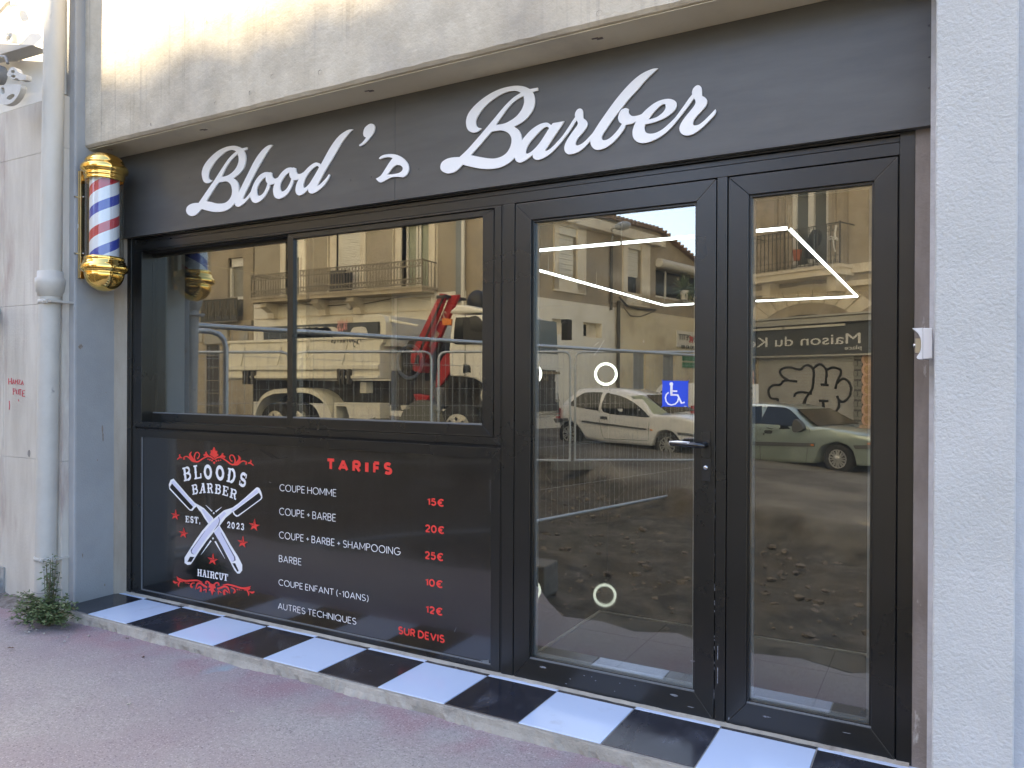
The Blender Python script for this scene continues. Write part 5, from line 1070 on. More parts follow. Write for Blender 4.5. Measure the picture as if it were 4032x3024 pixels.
for k in range(n_):
    a, b = rl0 + k * pw + .05, rl0 + (k + 1) * pw - .03; zm = (rz0 + rz1) / 2; hgt = rz1 - rz0
    for j in range(3):
        i_ = j * .07; b0p.tube(mb, [(a + i_, rz1 - .06), (a + i_, rz0 + .1 + i_ * 2), (b - i_, rz0 + .1 + i_ * 2), (b - i_, rz1 - .06 - i_ * 4)], .014, -.29, 4)
b0p.tube(mb, [(rl0, rz1), (rl1, rz1)], .025, -.29); b0p.tube(mb, [(rl0, rz0), (rl1, rz0)], .025, -.29); B(mb, 'railing_pattern', rusty, bB)
mb = MB()
for qa, qb in ((c1(250, 850), c1(365, 1500)),): a, b = b0p.px(*qa), b0p.px(*qb); b0p.box(mb, a[0], b[0], -.5, a[1], -.03, .05)
B(mb, 'gate', mat('dark_gate', (.05, .045, .04, 1), (.10, .09, .07, 1), 20, .8, stretch=(6, 6, .2)), bB)
mb = MB()
for q in (c1(180, 782), c1(600, 765)): a = b0p.px(*q); b0p.box(mb, a[0] - .2, a[0] + .2, a[1] - .15, a[1] + .15, -.05, .05)
a = b0p.px(*c1(370, 770)); b0p.box(mb, a[0] - .7, a[0] + .5, a[1] - .25, a[1] + .25, -.12, -.02); B(mb, 'wall_box', mat('beige_box', (.40, .37, .30, 1), rough=.7), bB)

# ---------- low ochre house up the side street
A2, B2 = (-5.586, 15.353), (-4.771, 19.367)
p2 = Plane(A2, B2); c4 = crop(2080, 780, .33159); c45 = crop(2080, 1300, .33159)
bC = mthing('gable_house', 'two storey ochre house with shutters, tiled gable roof and cream base', 'building', (-5, 20))
Q4 = lambda x, y: p2.px(*c4(x, y)); Q5 = lambda x, y: p2.px(*c45(x, y))
zb_ = Q4(600, 1240)[1]; lend = Q4(1990, 1000)[0] + 4
top = [Q4(-250, -10), Q4(600, 200), Q4(950, 230), Q4(1500, 375), Q4(1560, 400), Q4(1990, 760)]
top = [(-.2, 6.6)] + [t_ for t_ in top if t_[0] > 0] + [(lend, 3.6)]
w1 = (Q4(350, 600)[0], Q4(570, 600)[0], Q4(470, 955)[1], Q4(470, 350)[1]); w2 = (Q4(1165, 700)[0], Q4(1335, 700)[0], Q4(1250, 1130)[1], Q4(1250, 520)[1])
lg = (Q4(1512, 1000)[0], Q4(1985, 1000)[0] + 1.2, Q4(1750, 1215)[1], Q4(1750, 880)[1])
hl = lambda w: [(w[0], w[2]), (w[1], w[2]), (w[1], w[3]), (w[0], w[3])]
mb = MB(); p2.prism(mb, [(-.2, zb_)] + [(lend, zb_)] + top[::-1], 0, .3, [hl(w1), hl(w2), hl(lg)]); p2.prism(mb, [(-.2, -1), (lend, -1), (lend, 3.4)] + [(t_[0], t_[1] - .05) for t_ in top[::-1][1:]], .5, 5.5); B(mb, 'upper_wall', ochre2, bC)
mb = MB()
sw = [(Q4(285, 1540)[0], Q4(500, 1540)[0], Q4(400, 1620)[1], Q4(400, 1440)[1]), (Q4(655, 1560)[0], Q4(875, 1560)[0], Q4(760, 1655)[1], Q4(760, 1480)[1])]
lc_ = Q4(1050, 1400)[0]
wall_with_holes(p2, mb, -.2, lc_, -1, zb_, sw, .3); B(mb, 'base_wall', creamw, bC)
dr = [(Q5(1250, 450)[0], Q5(1400, 450)[0], -1, Q5(1330, 260)[1]), (Q5(1600, 450)[0], Q5(1750, 450)[0], -1, Q5(1680, 290)[1])]
mb = MB(); wall_with_holes(p2, mb, lc_, lend, -1, zb_, dr, .3); p2.box(mb, lc_, lc_ + .25, -1, zb_, -.06, 0); B(mb, 'garage_wall', mat('yellowed_render', (.66, .57, .38, 1), (.76, .67, .47, 1), 1.0, .9, c3=(.40, .32, .2, 1), s3=.7, k3=(.5, .75)), bC)
mb = MB()
for a, b, c, d in dr: p2.box(mb, a, b, c, d, .1, .14)
B(mb, 'metal_shutter', mat('blue_grey_shutter', (.24, .25, .25, 1), (.30, .31, .30, 1), 14, .7, stretch=(6, 6, .2)), bC)
for w in sw:
    mb = MB(); p2.box(mb, w[0], w[1], w[2], w[3], .22, .25); fr = B(mb, 'window', trimst, bC)
    m_w = w[0] + (w[1] - w[0]) * .45; mb = MB(); p2.box(mb, w[0] + .1, m_w, w[2] + .05, w[3] - .05, .2, .22); B(mb, 'pane', darkgl, fr)
for w, open_ in ((w1, .1), (w2, .38)):
    mb = MB(); e = .42 if w is w1 else .5
    for a, b, c, d in ((w[0] - e * .5, w[0], w[2] - .35, w[3] + .35), (w[1], w[1] + e, w[2] - .35, w[3] + .35), (w[0] - e * .5, w[1] + e, w[3], w[3] + .35), (w[0] - e * .5, w[1] + e, w[2] - .4, w[2])): p2.box(mb, a, b, c, d, -.06, .25)
    fr = B(mb, 'window_frame', trimst, bC)
    mb = MB(); hgt = (w[3] - w[2]); n_ = int(hgt * (1 - open_) / .07)
    for k in range(n_): z = w[3] - .12 - k * .07; p2.box(mb, w[0], w[1], z - .062, z, .10 + .012 * (k % 2), .16)
    p2.box(mb, w[0], w[1], w[3] - .22, w[3], .0, .2); B(mb, 'roller_shutter', shutm, fr)
    mb = MB(); p2.box(mb, w[0], w[1], w[2], w[2] + hgt * open_, .18, .2); B(mb, 'pane', darkgl, fr)
mb = MB(); p2.box(mb, lg[0], lg[1], lg[2], lg[3], .26, .28); lgo = B(mb, 'loggia_glass', darkgl, bC)
mb = MB(); q = Q4(1690, 1000)[0]
for x in (lg[0] + .02, q, Q4(1905, 1000)[0]): p2.box(mb, x - .03, x + .03, lg[2], lg[3], .18, .24)
p2.box(mb, lg[0], lg[1], lg[2], lg[2] + .06, .0, .24); B(mb, 'loggia_frame', winw, bC)
mb = MB(); q0, q1 = p2.w(lg[0], lg[3] + .16, -.12), p2.w(lg[1], lg[3] + .16, -.12); mb.tube([q0, q1], .15, 10); B(mb, 'awning_roll', winw, bC)
mb = MB(); e = [Q4(560, 225), Q4(1555, 425)]; p2.box(mb, -.2, e[1][0], top[1][1] - .35, top[1][1] - .05, -.25, 0); B(mb, 'cornice', trimst, bC)
mb = MB()
for i in range(len(top) - 1):
    a, b = top[i], top[i + 1]
    mb.hexa([p2.w(a[0], a[1] - .06, -.16), p2.w(b[0], b[1] - .06, -.16), p2.w(b[0], b[1] + .04, 5.5), p2.w(a[0], a[1] + .04, 5.5)], [p2.w(a[0], a[1] + .02, -.16), p2.w(b[0], b[1] + .02, -.16), p2.w(b[0], b[1] + .10, 5.5), p2.w(a[0], a[1] + .10, 5.5)])
    n_ = max(1, int((b[0] - a[0]) / .22))
    for k in range(n_):
        x = a[0] + (b[0] - a[0]) * (k + .5) / n_; z = a[1] + (b[1] - a[1]) * (k + .5) / n_; mb.tube([p2.w(x, z + .03, -.2), p2.w(x, z + .05, 1.0)], .05, 6)
rf = B(mb, 'roof', roofm, bC)
mb = MB(); q = Q4(1832, 600); p2.box(mb, q[0] - .25, q[0] + .25, q[1] - .6, q[1] + .12, .6, 1.1); B(mb, 'chimney', roofm, rf)
mb = MB(); x = Q4(965, 800)[0]; mb.tube([p2.w(x, z, -.07) for z in (zb_ - .1, 4.5, 5.6)], .05, 6); x = Q4(1040, 1400)[0]; mb.tube([p2.w(x, z, -.1) for z in (-.2, 2, zb_ + .2)], .06, 6); B(mb, 'downpipe', iron, bC)
mb = MB(); mb.tube([p2.w(*Q4(*q), -.1) for q in ((1050, 1180), (1150, 1290), (1280, 1320), (1480, 1330))], .03, 6); mb.tube([p2.w(*Q4(*q), -.1) for q in ((1100, 1300), (1180, 1400), (1300, 1410), (1480, 1340))], .015, 5); B(mb, 'cable', iron, bC)
mb = MB()
for qx, qy, h_ in ((1805, 1165, .55), (1950, 1180, .45)):
    q = Q4(qx, qy); mb.lathe([(.12, 0), (.16, h_ * .6)], p2.w(q[0], q[1] - .15, -.15), (0, 0, 1), 12)
B(mb, 'plant_pot', winw, bC)
mb = MB(); rnd = random.Random(3)
for qx, qy in ((1820, 1010), (1960, 1040)):
    q = Q4(qx, qy)
    for k in range(60):
        d = Vector((rnd.gauss(0, 1), rnd.gauss(0, 1), rnd.gauss(.2, 1))).normalized(); c_ = p2.w(q[0], q[1] - .2, -.15); s_ = d.orthogonal().normalized() * .05; mb.add([c_ + s_, c_ + d * .6, c_ - s_], [(0, 1, 2)])
B(mb, 'terrace_plant', leafm, bC)
gs = mthing('garage_sign', 'white garage sign with red letters on the cream wall of the side street', 'sign', tuple(p2.w(*Q5(1870, 110), -.05)))
a, b, z1_, z0_ = Q5(1750, 110)[0], Q5(1985, 110)[0] + .7, Q5(1870, 15)[1], Q5(1870, 205)[1]
mb = MB(); p2.box(mb, a, b, z0_, z1_, -.06, -.02); B(mb, 'board', mat('sign_white', (.72, .69, .58, 1), rough=.6), gs)
mb = MB(); p2.text(mb, 'Garage PETIT', b - .1, z1_ - .38, b - a - .2, .26, -.07, 0); p2.text(mb, '06.67.93.43.89', b - .3, z1_ - .62, b - a - .6, .13, -.07); B(mb, 'lettering', black, gs)
mb = MB(); p2.geo(mb, 'CTK', b - .25, z0_ + .14, (b - a) * .5, .3, -.07, .28); B(mb, 'lettering', mat('sign_red', (.6, .06, .05, 1), rough=.6), gs)
grs = mthing('green_sign', 'green and white panel on the wall under the garage sign', 'sign', tuple(p2.w(*Q5(1900, 350), -.05)))
mb = MB(); a, b = Q5(1822, 350)[0], Q5(1985, 350)[0] + .5; z1_, zm_, z0_ = Q5(1900, 290)[1], Q5(1900, 375)[1], Q5(1900, 445)[1]
p2.box(mb, a, b, zm_ + .03, z1_, -.05, -.02); p2.box(mb, a, b, z0_, zm_ - .03, -.05, -.02); B(mb, 'board', mat('sign_green', (.04, .22, .09, 1), rough=.6), grs)
# street lamp on the gable house
q = Q4(960, 420)
slm = mthing('street_lamp', 'grey cobra head street lamp on an arm on the front of the gable house', 'street lamp', tuple(p2.w(q[0], q[1], -.1)))
def near_wall(px, py, dist):            # a point dist metres in front of the house along the line of sight
    v = ray(px, py); t = (p2.a - Vector((CAM.x, CAM.y, 0))).dot(p2.n) / v.dot(p2.n); return CAM + v * (t - dist)
hA, hB = near_wall(*c4(1025, 345), 1.6), near_wall(*c4(1212, 318), 1.6)
mb = MB(); mb.tube([p2.w(q[0], q[1] - .3, -.08), p2.w(q[0], q[1], -.15), near_wall(*c4(985, 375), .8), hA], .03, 8); B(mb, 'arm', steelgrey, slm)
mb = MB(); dv = hB - hA; ln = dv.length / 2; mb.lathe([(r * .55, h * ln) for r, h in [(0, -1), (.10, -.9), (.20, -.4), (.24, 0), (.22, .5), (.12, .85), (0, 1)]], (hA + hB) / 2, dv, 12); B(mb, 'lamp_head', mat('lamp_grey', (.30, .30, .28, 1), rough=.4), slm)

# ---------- stone house with the kebab shop
p4 = Plane((-1.900, 24.766), (2.108, 22.889)); c6 = crop(2900, 700, .36166); c7 = crop(2900, 1200, .42194)
Q6 = lambda x, y: p4.px(*c6(x, y)); Q7 = lambda x, y: p4.px(*c7(x, y))
bD = mthing('stone_house', 'old stone house with an iron balcony above a shuttered corner shop', 'building', (0, 24))
la, lb_ = -1.0, Q6(1475, 500)[0] + 6
wd_ = (Q6(590, 500)[0], Q6(1000, 500)[0], Q6(800, 1030)[1], Q6(800, 60)[1] + .3)
so_ = (Q7(195, 700)[0], Q7(1095, 700)[0], -1, Q7(600, 480)[1])
mb = MB(); wall_with_holes(p4, mb, la, lb_, -1, 11, [wd_, so_], .4); p4.box(mb, la, lb_, -1, 11, .6, 8); B(mb, 'wall', stonew, bD)
mb = MB(); zc_ = Q6(200, 1120)[1]; p4.box(mb, la, lb_, zc_ - .15, zc_ + .12, -.15, 0); p4.box(mb, la, lb_, zc_ - .55, zc_ - .38, -.06, 0); B(mb, 'cornice', trimst, bD)
mb = MB()
for x in (440, 520, 1070, 1200): q = Q6(x, 500)[0]; p4.box(mb, q - .06, q + .06, wd_[2], 11, -.08, 0)
B(mb, 'pilaster', ochre2, bD)
mb = MB(); a, b, c, d = wd_; m_ = (a + b) / 2
for q0, q1, r0, r1 in ((a, a + .14, c, d), (b - .14, b, c, d), (m_ - .10, m_ + .10, c, d), (a, b, d - .15, d), (a, b, c, c + .3)): p4.box(mb, q0, q1, r0, r1, .1, .2)
fr = B(mb, 'window_frame', winw, bD); mb = MB(); p4.box(mb, a, b, c, d, .2, .22); B(mb, 'pane', mat('grey_pane', (.12, .12, .10, 1), rough=.15), fr)
x0_, x1_ = Q6(300, 1050)[0], Q6(1280, 1000)[0]; zs_ = Q6(700, 1040)[1]; BD = -.8
mb = MB(); p4.box(mb, x0_, x1_, zs_ - .28, zs_, BD, 0); p4.box(mb, x0_ - .05, x1_ + .05, zs_ - .08, zs_ + .02, BD - .06, 0)
for x in (x0_ + .45, x1_ - .45): p4.box(mb, x - .16, x + .16, zs_ - .75, zs_ - .28, -.5, 0)
bal = B(mb, 'balcony', trimst, bD)
zt_ = Q6(700, 610)[1]
mb = MB(); p4.box(mb, x0_, x1_, zt_ - .03, zt_, BD, BD + .03); p4.box(mb, x0_, x1_, zs_ + .08, zs_ + .10, BD, BD + .02); p4.box(mb, x0_, x1_, zt_ - .25, zt_ - .235, BD, BD + .02)
n_ = 22
for k in range(n_ + 1):
    x = x0_ + (x1_ - x0_) * k / n_; p4.box(mb, x - .009, x + .009, zs_ + .05, zt_, BD, BD + .018)
    if k < n_:
        xm = x + (x1_ - x0_) / n_ / 2
        for zz_, r_ in ((zs_ + .22, .085), (zt_ - .13, .07)): mb.tube([p4.w(xm + r_ * math.cos(t_), zz_ + r_ * math.sin(t_), BD + .01) for t_ in [k2 * .5 for k2 in range(13)]], .008, 4)
for x in (x0_, x1_): p4.box(mb, x - .02, x + .02, zs_, zt_ + .03, BD, BD + .03); p4.box(mb, x - .01, x + .01, zt_ - .03, zt_, BD, 0)
B(mb, 'railing', iron, bal)
mb = MB(); q = Q6(920, 800); p4.prism(mb, [Q6(*k) for k in ((880, 900), (870, 780), (920, 650), (960, 590), (1010, 595), (1030, 640), (1000, 740), (955, 800), (945, 900))], BD + .15, BD + .35); B(mb, 'covered_bicycle', black, bal)
mb = MB(); mb.lathe([(.11, 0), (.15, .35)], p4.w(Q6(770, 900)[0], Q6(770, 920)[1], BD + .25), (0, 0, 1), 12); B(mb, 'flower_pot', mat('terracotta', (.50, .16, .08, 1), rough=.7), bal)
mb = MB(); mb.tube([p4.w(*Q6(*k), BD - .03) for k in ((1250, 550), (1235, 640), (1240, 700), (1265, 705))], .035, 6); mb.tube([p4.w(*Q6(*k), BD - .03) for k in ((1265, 690), (1180, 670), (1150, 700), (1190, 700), (1215, 690), (1225, 780), (1240, 835))], .02, 6); B(mb, 'cable_loop', winw, bal)
mb = MB(); zc_ = Q7(700, 80)[1]                      # flat arch of wedge stones with dark fanlight
cx_, cz_ = Q7(650, 300)[0], Q7(650, 300)[1]
for k in range(9):
    t0, t1 = RAD(150 - k * 13.3), RAD(150 - (k + 1) * 13.3 + 1.2)
    r0, r1 = 1.55, 2.15
    p4.prism(mb, [(cx_ + r0 * 1.25 * math.cos(t0), cz_ + r0 * .72 * math.sin(t0)), (cx_ + r1 * 1.25 * math.cos(t0), cz_ + r1 * .80 * math.sin(t0)), (cx_ + r1 * 1.25 * math.cos(t1), cz_ + r1 * .80 * math.sin(t1)), (cx_ + r0 * 1.25 * math.cos(t1), cz_ + r0 * .72 * math.sin(t1))], -.03, .0)
B(mb, 'arch', trimst, bD)
mb = MB(); p4.prism(mb, [Q7(*k) for k in ((410, 140), (480, 115), (590, 95), (720, 90), (830, 96), (890, 108))], -.035, 0); B(mb, 'fanlight', black, bD)
mb = MB(); n_ = 26; h_ = (so_[3] + .4) / n_
for k in range(n_): z = -.4 + k * h_; p4.prism(mb, [(so_[0], z), (so_[1], z), (so_[1], z + h_ * .92), (so_[0], z + h_ * .92)], .06 + .02 * (k % 2), .12)
shu = B(mb, 'shop_shutter', shutgrey, bD)
mb = MB()
def tagline(pts, w): 
    q = smooth([Q7(*k) for k in pts], 4, False); n = len(q)
    mb.tube([p4.w(l, z, .055) for l, z in q], w, 5)
for pts in ([(375, 900), (372, 880), (310, 870), (290, 800), (330, 750), (400, 745), (440, 705), (555, 715)], [(470, 700), (420, 670), (395, 620), (430, 590), (490, 585), (580, 605), (620, 575), (660, 565), (700, 590), (715, 640)], [(710, 590), (760, 555), (800, 570), (830, 620), (822, 740)], [(780, 745), (850, 750)], [(830, 610), (890, 585), (950, 600), (965, 640), (930, 720), (915, 785)], [(930, 730), (980, 690), (1030, 710), (1060, 780), (1040, 860), (990, 905), (950, 890), (930, 850)], [(945, 890), (945, 950), (900, 1020), (850, 1035), (810, 990), (800, 900)], [(765, 895), (845, 900)], [(800, 930), (780, 1000), (720, 1035), (660, 1010), (610, 970), (625, 900), (660, 840), (700, 780), (715, 640)], [(690, 830), (600, 815), (545, 825), (530, 860)], [(620, 960), (640, 870)]): tagline(pts, .042)
B(mb, 'spray_lettering', mat('spray_black', (.02, .02, .02, 1), rough=.8), shu)
kbs = mthing('kebab_sign', 'black kebab shop fascia with large white letters above the metal shutter', 'shop sign', tuple(p4.w(*Q7(700, 400), -.2)))
f0, f1 = Q7(60, 300)[0], lb_ - 4
zt1, zt0 = Q7(700, 220)[1] + .12, Q7(700, 470)[1]
mb = MB(); p4.box(mb, la, f1, zt0, zt1, -.22, 0); B(mb, 'board', darksign, kbs)
mb = MB(); p4.box(mb, la, f1, zt1, zt1 + .18, -.42, 0); p4.box(mb, la, f1, zt1 + .2, zt1 + .26, -.48, 0); p4.box(mb, la, f1, zt0 - .05, zt0, -.25, 0); B(mb, 'roller_box', mat('box_grey', (.44, .42, .36, 1), rough=.5), kbs)
mb = MB(); 
for a, b in ((480, 100), (1060, 500)): p4.box(mb, Q7(b, 200)[0], Q7(a, 200)[0], zt1 - .12, zt1 - .05, -.32, -.24)
B(mb, 'lamp_tube', winw, kbs)
mb = MB(); ra, rb_ = Q7(1195, 320), Q7(150, 380); wtx = ra[0] - rb_[0]; hcap = Q7(1150, 265)[1] - Q7(1150, 362)[1]
p4.text(mb, 'Maison du Ke', ra[0], ra[1] - hcap * .42, wtx, hcap, -.235, 0); p4.text(mb, 'bab', rb_[0] - .08, ra[1] - hcap * .42, wtx * .22, hcap, -.235, 0); p4.text(mb, 'place', Q7(1205, 415)[0], Q7(1205, 428)[1], .55, .16, -.235, .0); B(mb, 'lettering', mat('letter_cream', (.82, .80, .74, 1), rough=.5), kbs)
for side_, (xa, xb) in enumerate((((1105, 1260), (1105, 1262))[0], (128, 178))):
    mbn = mthing('menu_board', ['dark menu board with a column of round dishes right of the shutter', 'narrow dark menu board left of the metal shutter'][side_], 'menu board', tuple(p4.w(*Q7(xa, 800), -.05)))
    a, b = Q7(xa, 800)[0], Q7(xb, 800)[0] + (.5 if side_ == 0 else 0); a -= (.6 if side_ else 0)
    mb = MB(); p4.box(mb, a, b, Q7(1150, 1200)[1] - .3, zt0 - .06, -.06, -.01); B(mb, 'board', darksign, mbn)
    for m_, r0, r1 in ((mat('dish_rim', (.70, .45, .33, 1), rough=.5), .30, .30), (mat('dish_food', (.42, .24, .12, 1), (.6, .42, .2, 1), 9, .6), .19, .19)):
        mb = MB()
        for k in range(8): q = Q7(1225, 510 + k * 94) if side_ == 0 else Q7(118, 650 + k * 70); mb.lathe([(r0 * .72, 0), (0, 0)], p4.w(q[0] + .05, q[1], -.065 - (.3 - r0) * .02), p4.n, 20)
        B(mb, 'dish', m_, mbn)
    mb = MB()
    if side_ == 0:
        for k in range(8):
            q = Q7(1140, 495 + k * 94); p4.box(mb, q[0] - .12, q[0] + .12, q[1] - .04, q[1] + .05, -.068, -.06)
            for j in range(2): p4.box(mb, q[0] - .14 + j * .16, q[0] - .02 + j * .16, q[1] - .25, q[1] - .1, -.068, -.06)
        B(mb, 'price_block', mat('menu_grey', (.25, .25, .22, 1), rough=.6), mbn)
# unseen tall block, added further back to keep the lane in shade
tb_ = mthing('shade_block', 'plain tall block added out of view behind the gable house for shade', 'building', (-15, 30))
mb = MB(); mb.box(-26, -9.5, 20.85, 27, -1, 19); B(mb, 'wall', lightwall, tb_)
mb = MB(); [mb.box(x, x + 1.2, 20.79, 20.85, z, z + 1.5) for x in (-24, -20.5, -17, -13.5, -11.5) for z in (8, 11, 14)]; B(mb, 'window', darkgl, tb_)
# far end of the side street
eb = mthing('lane_house', 'pale house closing the far end of the side street', 'building', (-4, 52))
mb = MB(); mb.box(-14, 5, 52, 60, -1, 8); B(mb, 'wall', creamw, eb); mb = MB(); [mb.box(x, x + 1.1, 51.95, 52, 3.5, 5.2) for x in (-9, -6, -3, 0)]; B(mb, 'window', darkgl, eb)

# ================================================================== VEHICLES
def wheel(pl, name_parent, l, z, r, w, d, spokes=7, rim=rimm, holes=True):
    """wheel standing on plane pl: centre (l, z), outer face d metres behind the plane"""
    c = pl.w(l, z, d); mb = MB(); n = pl.n
    mb.lathe([(r * .62, 0), (r * .70, -.012), (r * .92, -.012), (r, .02), (r, w - .02), (r * .9, w), (r * .5, w)], c, n, 28); mb.lathe([(r * .62, .0), (r * .6, .05), (0, .05)], c, n, 24)
    wh = B(mb, 'wheel', tyre, name_parent)
    mb = MB(); e = pl.u; up = Vector((0, 0, 1))
    if spokes == 'disc':
        mb.lathe([(r * .62, -.005), (r * .55, -.03), (r * .30, -.05), (r * .26, -.12), (0, -.12)], c, n, 24)
        rr = B(mb, 'rim', rim, wh); mb = MB()
        for k in range(8): a = 2 * math.pi * k / 8; mb.lathe([(r * .07, -.052), (0, -.054)], c + (e * math.cos(a) + up * math.sin(a)) * r * .43, n, 8)
        B(mb, 'rim_hole', black, wh)
    else:
        mb.lathe([(r * .62, -.008), (r * .55, -.012), (r * .55, .0), (r * .62, .0)], c, n, 28); mb.lathe([(r * .20, -.025), (r * .14, -.035), (0, -.036)], c, n, 16); mb.lathe([(r * .2, -.025), (r * .2, .0)], c, n, 16)
        for k in range(spokes):
            a = 2 * math.pi * k / spokes; da = .22
            for s_ in (-1, 1):
                p0 = c + (e * math.cos(a + s_ * .20) + up * math.sin(a + s_ * .20)) * r * .16 - n * .025; p1 = c + (e * math.cos(a + s_ * da * .75) + up * math.sin(a + s_ * da * .75)) * r * .57 - n * .01
                t_ = (p1 - p0).normalized(); sd = t_.cross(n) * r * .042; mb.hexa([p0 + sd, p0 - sd, p1 - sd, p1 + sd], [p0 + sd + n * .02, p0 - sd + n * .02, p1 - sd + n * .02, p1 + sd + n * .02])
        B(mb, 'hubcap', rim, wh)
    return wh
def interp(pts, x):
    if x <= pts[0][0]: return pts[0][1]
    for (a, b), (c, d) in zip(pts, pts[1:]):
        if x <= c: return b + (d - b) * (x - a) / (c - a)
    return pts[-1][1]
def car_body(pl, topc, botc, belt, Wd, zs, roofin=.20, n=70, m=14, extra_bot=None):
    """side-surface grid between a bottom and a top curve, tumblehome above the belt line, both flanks, roof and floor"""
    l0, l1 = topc[0][0], topc[-1][0]; zt, zbm = zs
    def inset(z, top, bot):
        w = 0.0
        if z > belt: w = (z - belt) / (zt - belt) * roofin
        else: w = .05 * max(0, (belt - .18 - z) / (belt - zbm)) ** 2 + .02 * max(0, (z - belt + .15) / .15)
        e = top - z
        if e < .06: w += .06 - math.sqrt(max(0, .0036 - (.06 - e) ** 2))
        return w
    cols = []
    for i in range(n + 1):
        l = l0 + (l1 - l0) * i / n; zt_, zb2 = interp(topc, l), interp(botc, l)
        endr = .16 * max(0, 1 - min(l - l0, l1 - l) / .35) ** 2
        cl_ = []
        for j in range(m + 1):
            t_ = j / m; t_ = t_ if j < m - 3 else t_
            z = zb2 + (zt_ - zb2) * t_; cl_.append((l, z, inset(z, zt_, zb2) + endr))
        cols.append(cl_)
    mb = MB(); near = [pl.w(l, z, d) for c in cols for l, z, d in c]; far = [pl.w(l, z, Wd - d) for c in cols for l, z, d in c]
    N = len(near); k = m + 1; f = []
    for i in range(n):
        for j in range(m): a = i * k + j; f.append((a, a + k, a + k + 1, a + 1)); f.append((N + a, N + a + 1, N + a + k + 1, N + a + k))
        a = i * k + m; f.append((a, a + k, N + a + k, N + a)); a = i * k; f.append((a, N + a, N + a + k, a + k))
    for i in (0, n):
        for j in range(m): a = i * k + j; f.append((a, a + 1, N + a + 1, N + a))
    mb.add(near + far, f, True); return mb, inset
def side_glass(pl, pts, inset, topf, d=-.006):
    mb = MB(); q = smooth(pts, 4); mb.prism([pl.w(l, z, inset(z, topf(l), 0) + d) for l, z in q], pl.n * .004); return mb

# ---------- white hatchback
pA_, pB_ = V(1230 * DS, 955 * DS, 17.7), V(1440 * DS, 983 * DS, 16.3)
wp = Plane((pA_.x, pA_.y), (pB_.x, pB_.y)); W5 = lambda x, y: wp.px(*c45(x, y))
hb = mthing('hatchback', 'white three door hatchback parked behind the site fence', 'car', ((pA_.x + pB_.x) / 2, (pA_.y + pB_.y) / 2, -.15))
topc = [W5(*q) for q in ((330, 935), (345, 900), (480, 770), (540, 705), (600, 690), (700, 684), (900, 690), (1060, 705), (1190, 735), (1330, 770), (1450, 990), (1560, 1005), (1750, 1010), (1900, 1045), (1975, 1075), (2060, 1110), (2140, 1190), (2160, 1260))]
topc = [(l, z) for l, z in sorted(topc)]
botc = [W5(*q) for q in ((330, 1050), (360, 1190), (385, 1110), (430, 1080), (500, 1080), (570, 1110), (630, 1190), (680, 1290), (900, 1330), (1450, 1375), (1480, 1300), (1530, 1210), (1620, 1180), (1700, 1200), (1770, 1260), (1800, 1330), (1975, 1400), (2100, 1380), (2160, 1330))]
botc = sorted(botc)
belt = (W5(900, 990)[1] + W5(500, 900)[1]) / 2 + .02
mb, ins = car_body(wp, topc, botc, belt, 1.62, (W5(700, 684)[1], W5(900, 1330)[1])); body = B(mb, 'body', carwhite, hb)
tf = lambda l: interp(topc, l)
for pts in ([(485, 880), (520, 830), (600, 760), (680, 738), (825, 740), (838, 760), (832, 950), (815, 955), (560, 910)], [(890, 760), (960, 758), (1120, 800), (1300, 900), (1420, 1010), (1420, 1035), (1250, 1020), (890, 968)]):
    B(side_glass(wp, [W5(*q) for q in pts], ins, lambda l: 99), 'side_window', darkgl, hb)
mb = MB(); a, b = W5(1345, 775), W5(1640, 985)
wsl = [wp.w(a[0], a[1] - .01, .26), wp.w(a[0], a[1] - .01, 1.36), wp.w(b[0], b[1], 1.56), wp.w(b[0], b[1], .08)]
mb.prism(wsl, Vector((0, 0, .02))); B(mb, 'windscreen', darkgl, hb)
a, b = W5(1185, 780), W5(1330, 775); mb = MB(); wp.prism(mb, [W5(*q) for q in ((1190, 785), (1330, 772), (1640, 985), (1450, 1005))], .10, .16); B(mb, 'windscreen_side', mat('pale_screen', (.45, .50, .40, 1), rough=.1), hb)
mb = MB(); wp.prism(mb, [W5(*q) for q in ((638, 1075), (660, 1072), (1400, 1168), (1408, 1180), (1390, 1186), (645, 1090))], -.02, .05); B(mb, 'rub_strip', cargrey, hb)
mb = MB(); wp.prism(mb, smooth([W5(*q) for q in ((862, 1022), (930, 1028), (936, 1045), (925, 1062), (868, 1055), (858, 1040))], 3), -.015, .03); B(mb, 'door_handle', cargrey, hb)
mb = MB(); wp.prism(mb, [W5(*q) for q in ((322, 930), (348, 925), (348, 1050), (322, 1045))], .03, .2); B(mb, 'tail_light', redlens, hb)
mb = MB(); wp.prism(mb, smooth([W5(*q) for q in ((1905, 1190), (1960, 1165), (2060, 1185), (2080, 1230), (1940, 1250))], 3), .02, .3); B(mb, 'headlight', clearlens, hb)
mb = MB(); wp.prism(mb, [W5(*q) for q in ((1448, 1175), (1475, 1180), (1475, 1195), (1448, 1190))], -.012, .03); B(mb, 'indicator', amber, hb)
mb = MB(); wp.prism(mb, [W5(*q) for q in ((1770, 1215), (1900, 1225), (2160, 1260), (2160, 1300), (1900, 1255), (1780, 1245))], -.005, 1.6); wp.prism(mb, [W5(*q) for q in ((300, 1050), (470, 1045), (480, 1075), (380, 1090), (320, 1100))], .0, 1.6); B(mb, 'bumper', cargrey, hb)
mb = MB()
for seg_ in ([(845, 740), (842, 960), (848, 1100), (880, 1260), (910, 1290)], [(1440, 1010), (1430, 1150), (1420, 1315), (910, 1290)]): mb.tube([wp.w(W5(*q)[0], W5(*q)[1], ins(W5(*q)[1], 99, 0) - .001) for q in seg_], .005, 4)
B(mb, 'door_gap', alu_dark, hb)
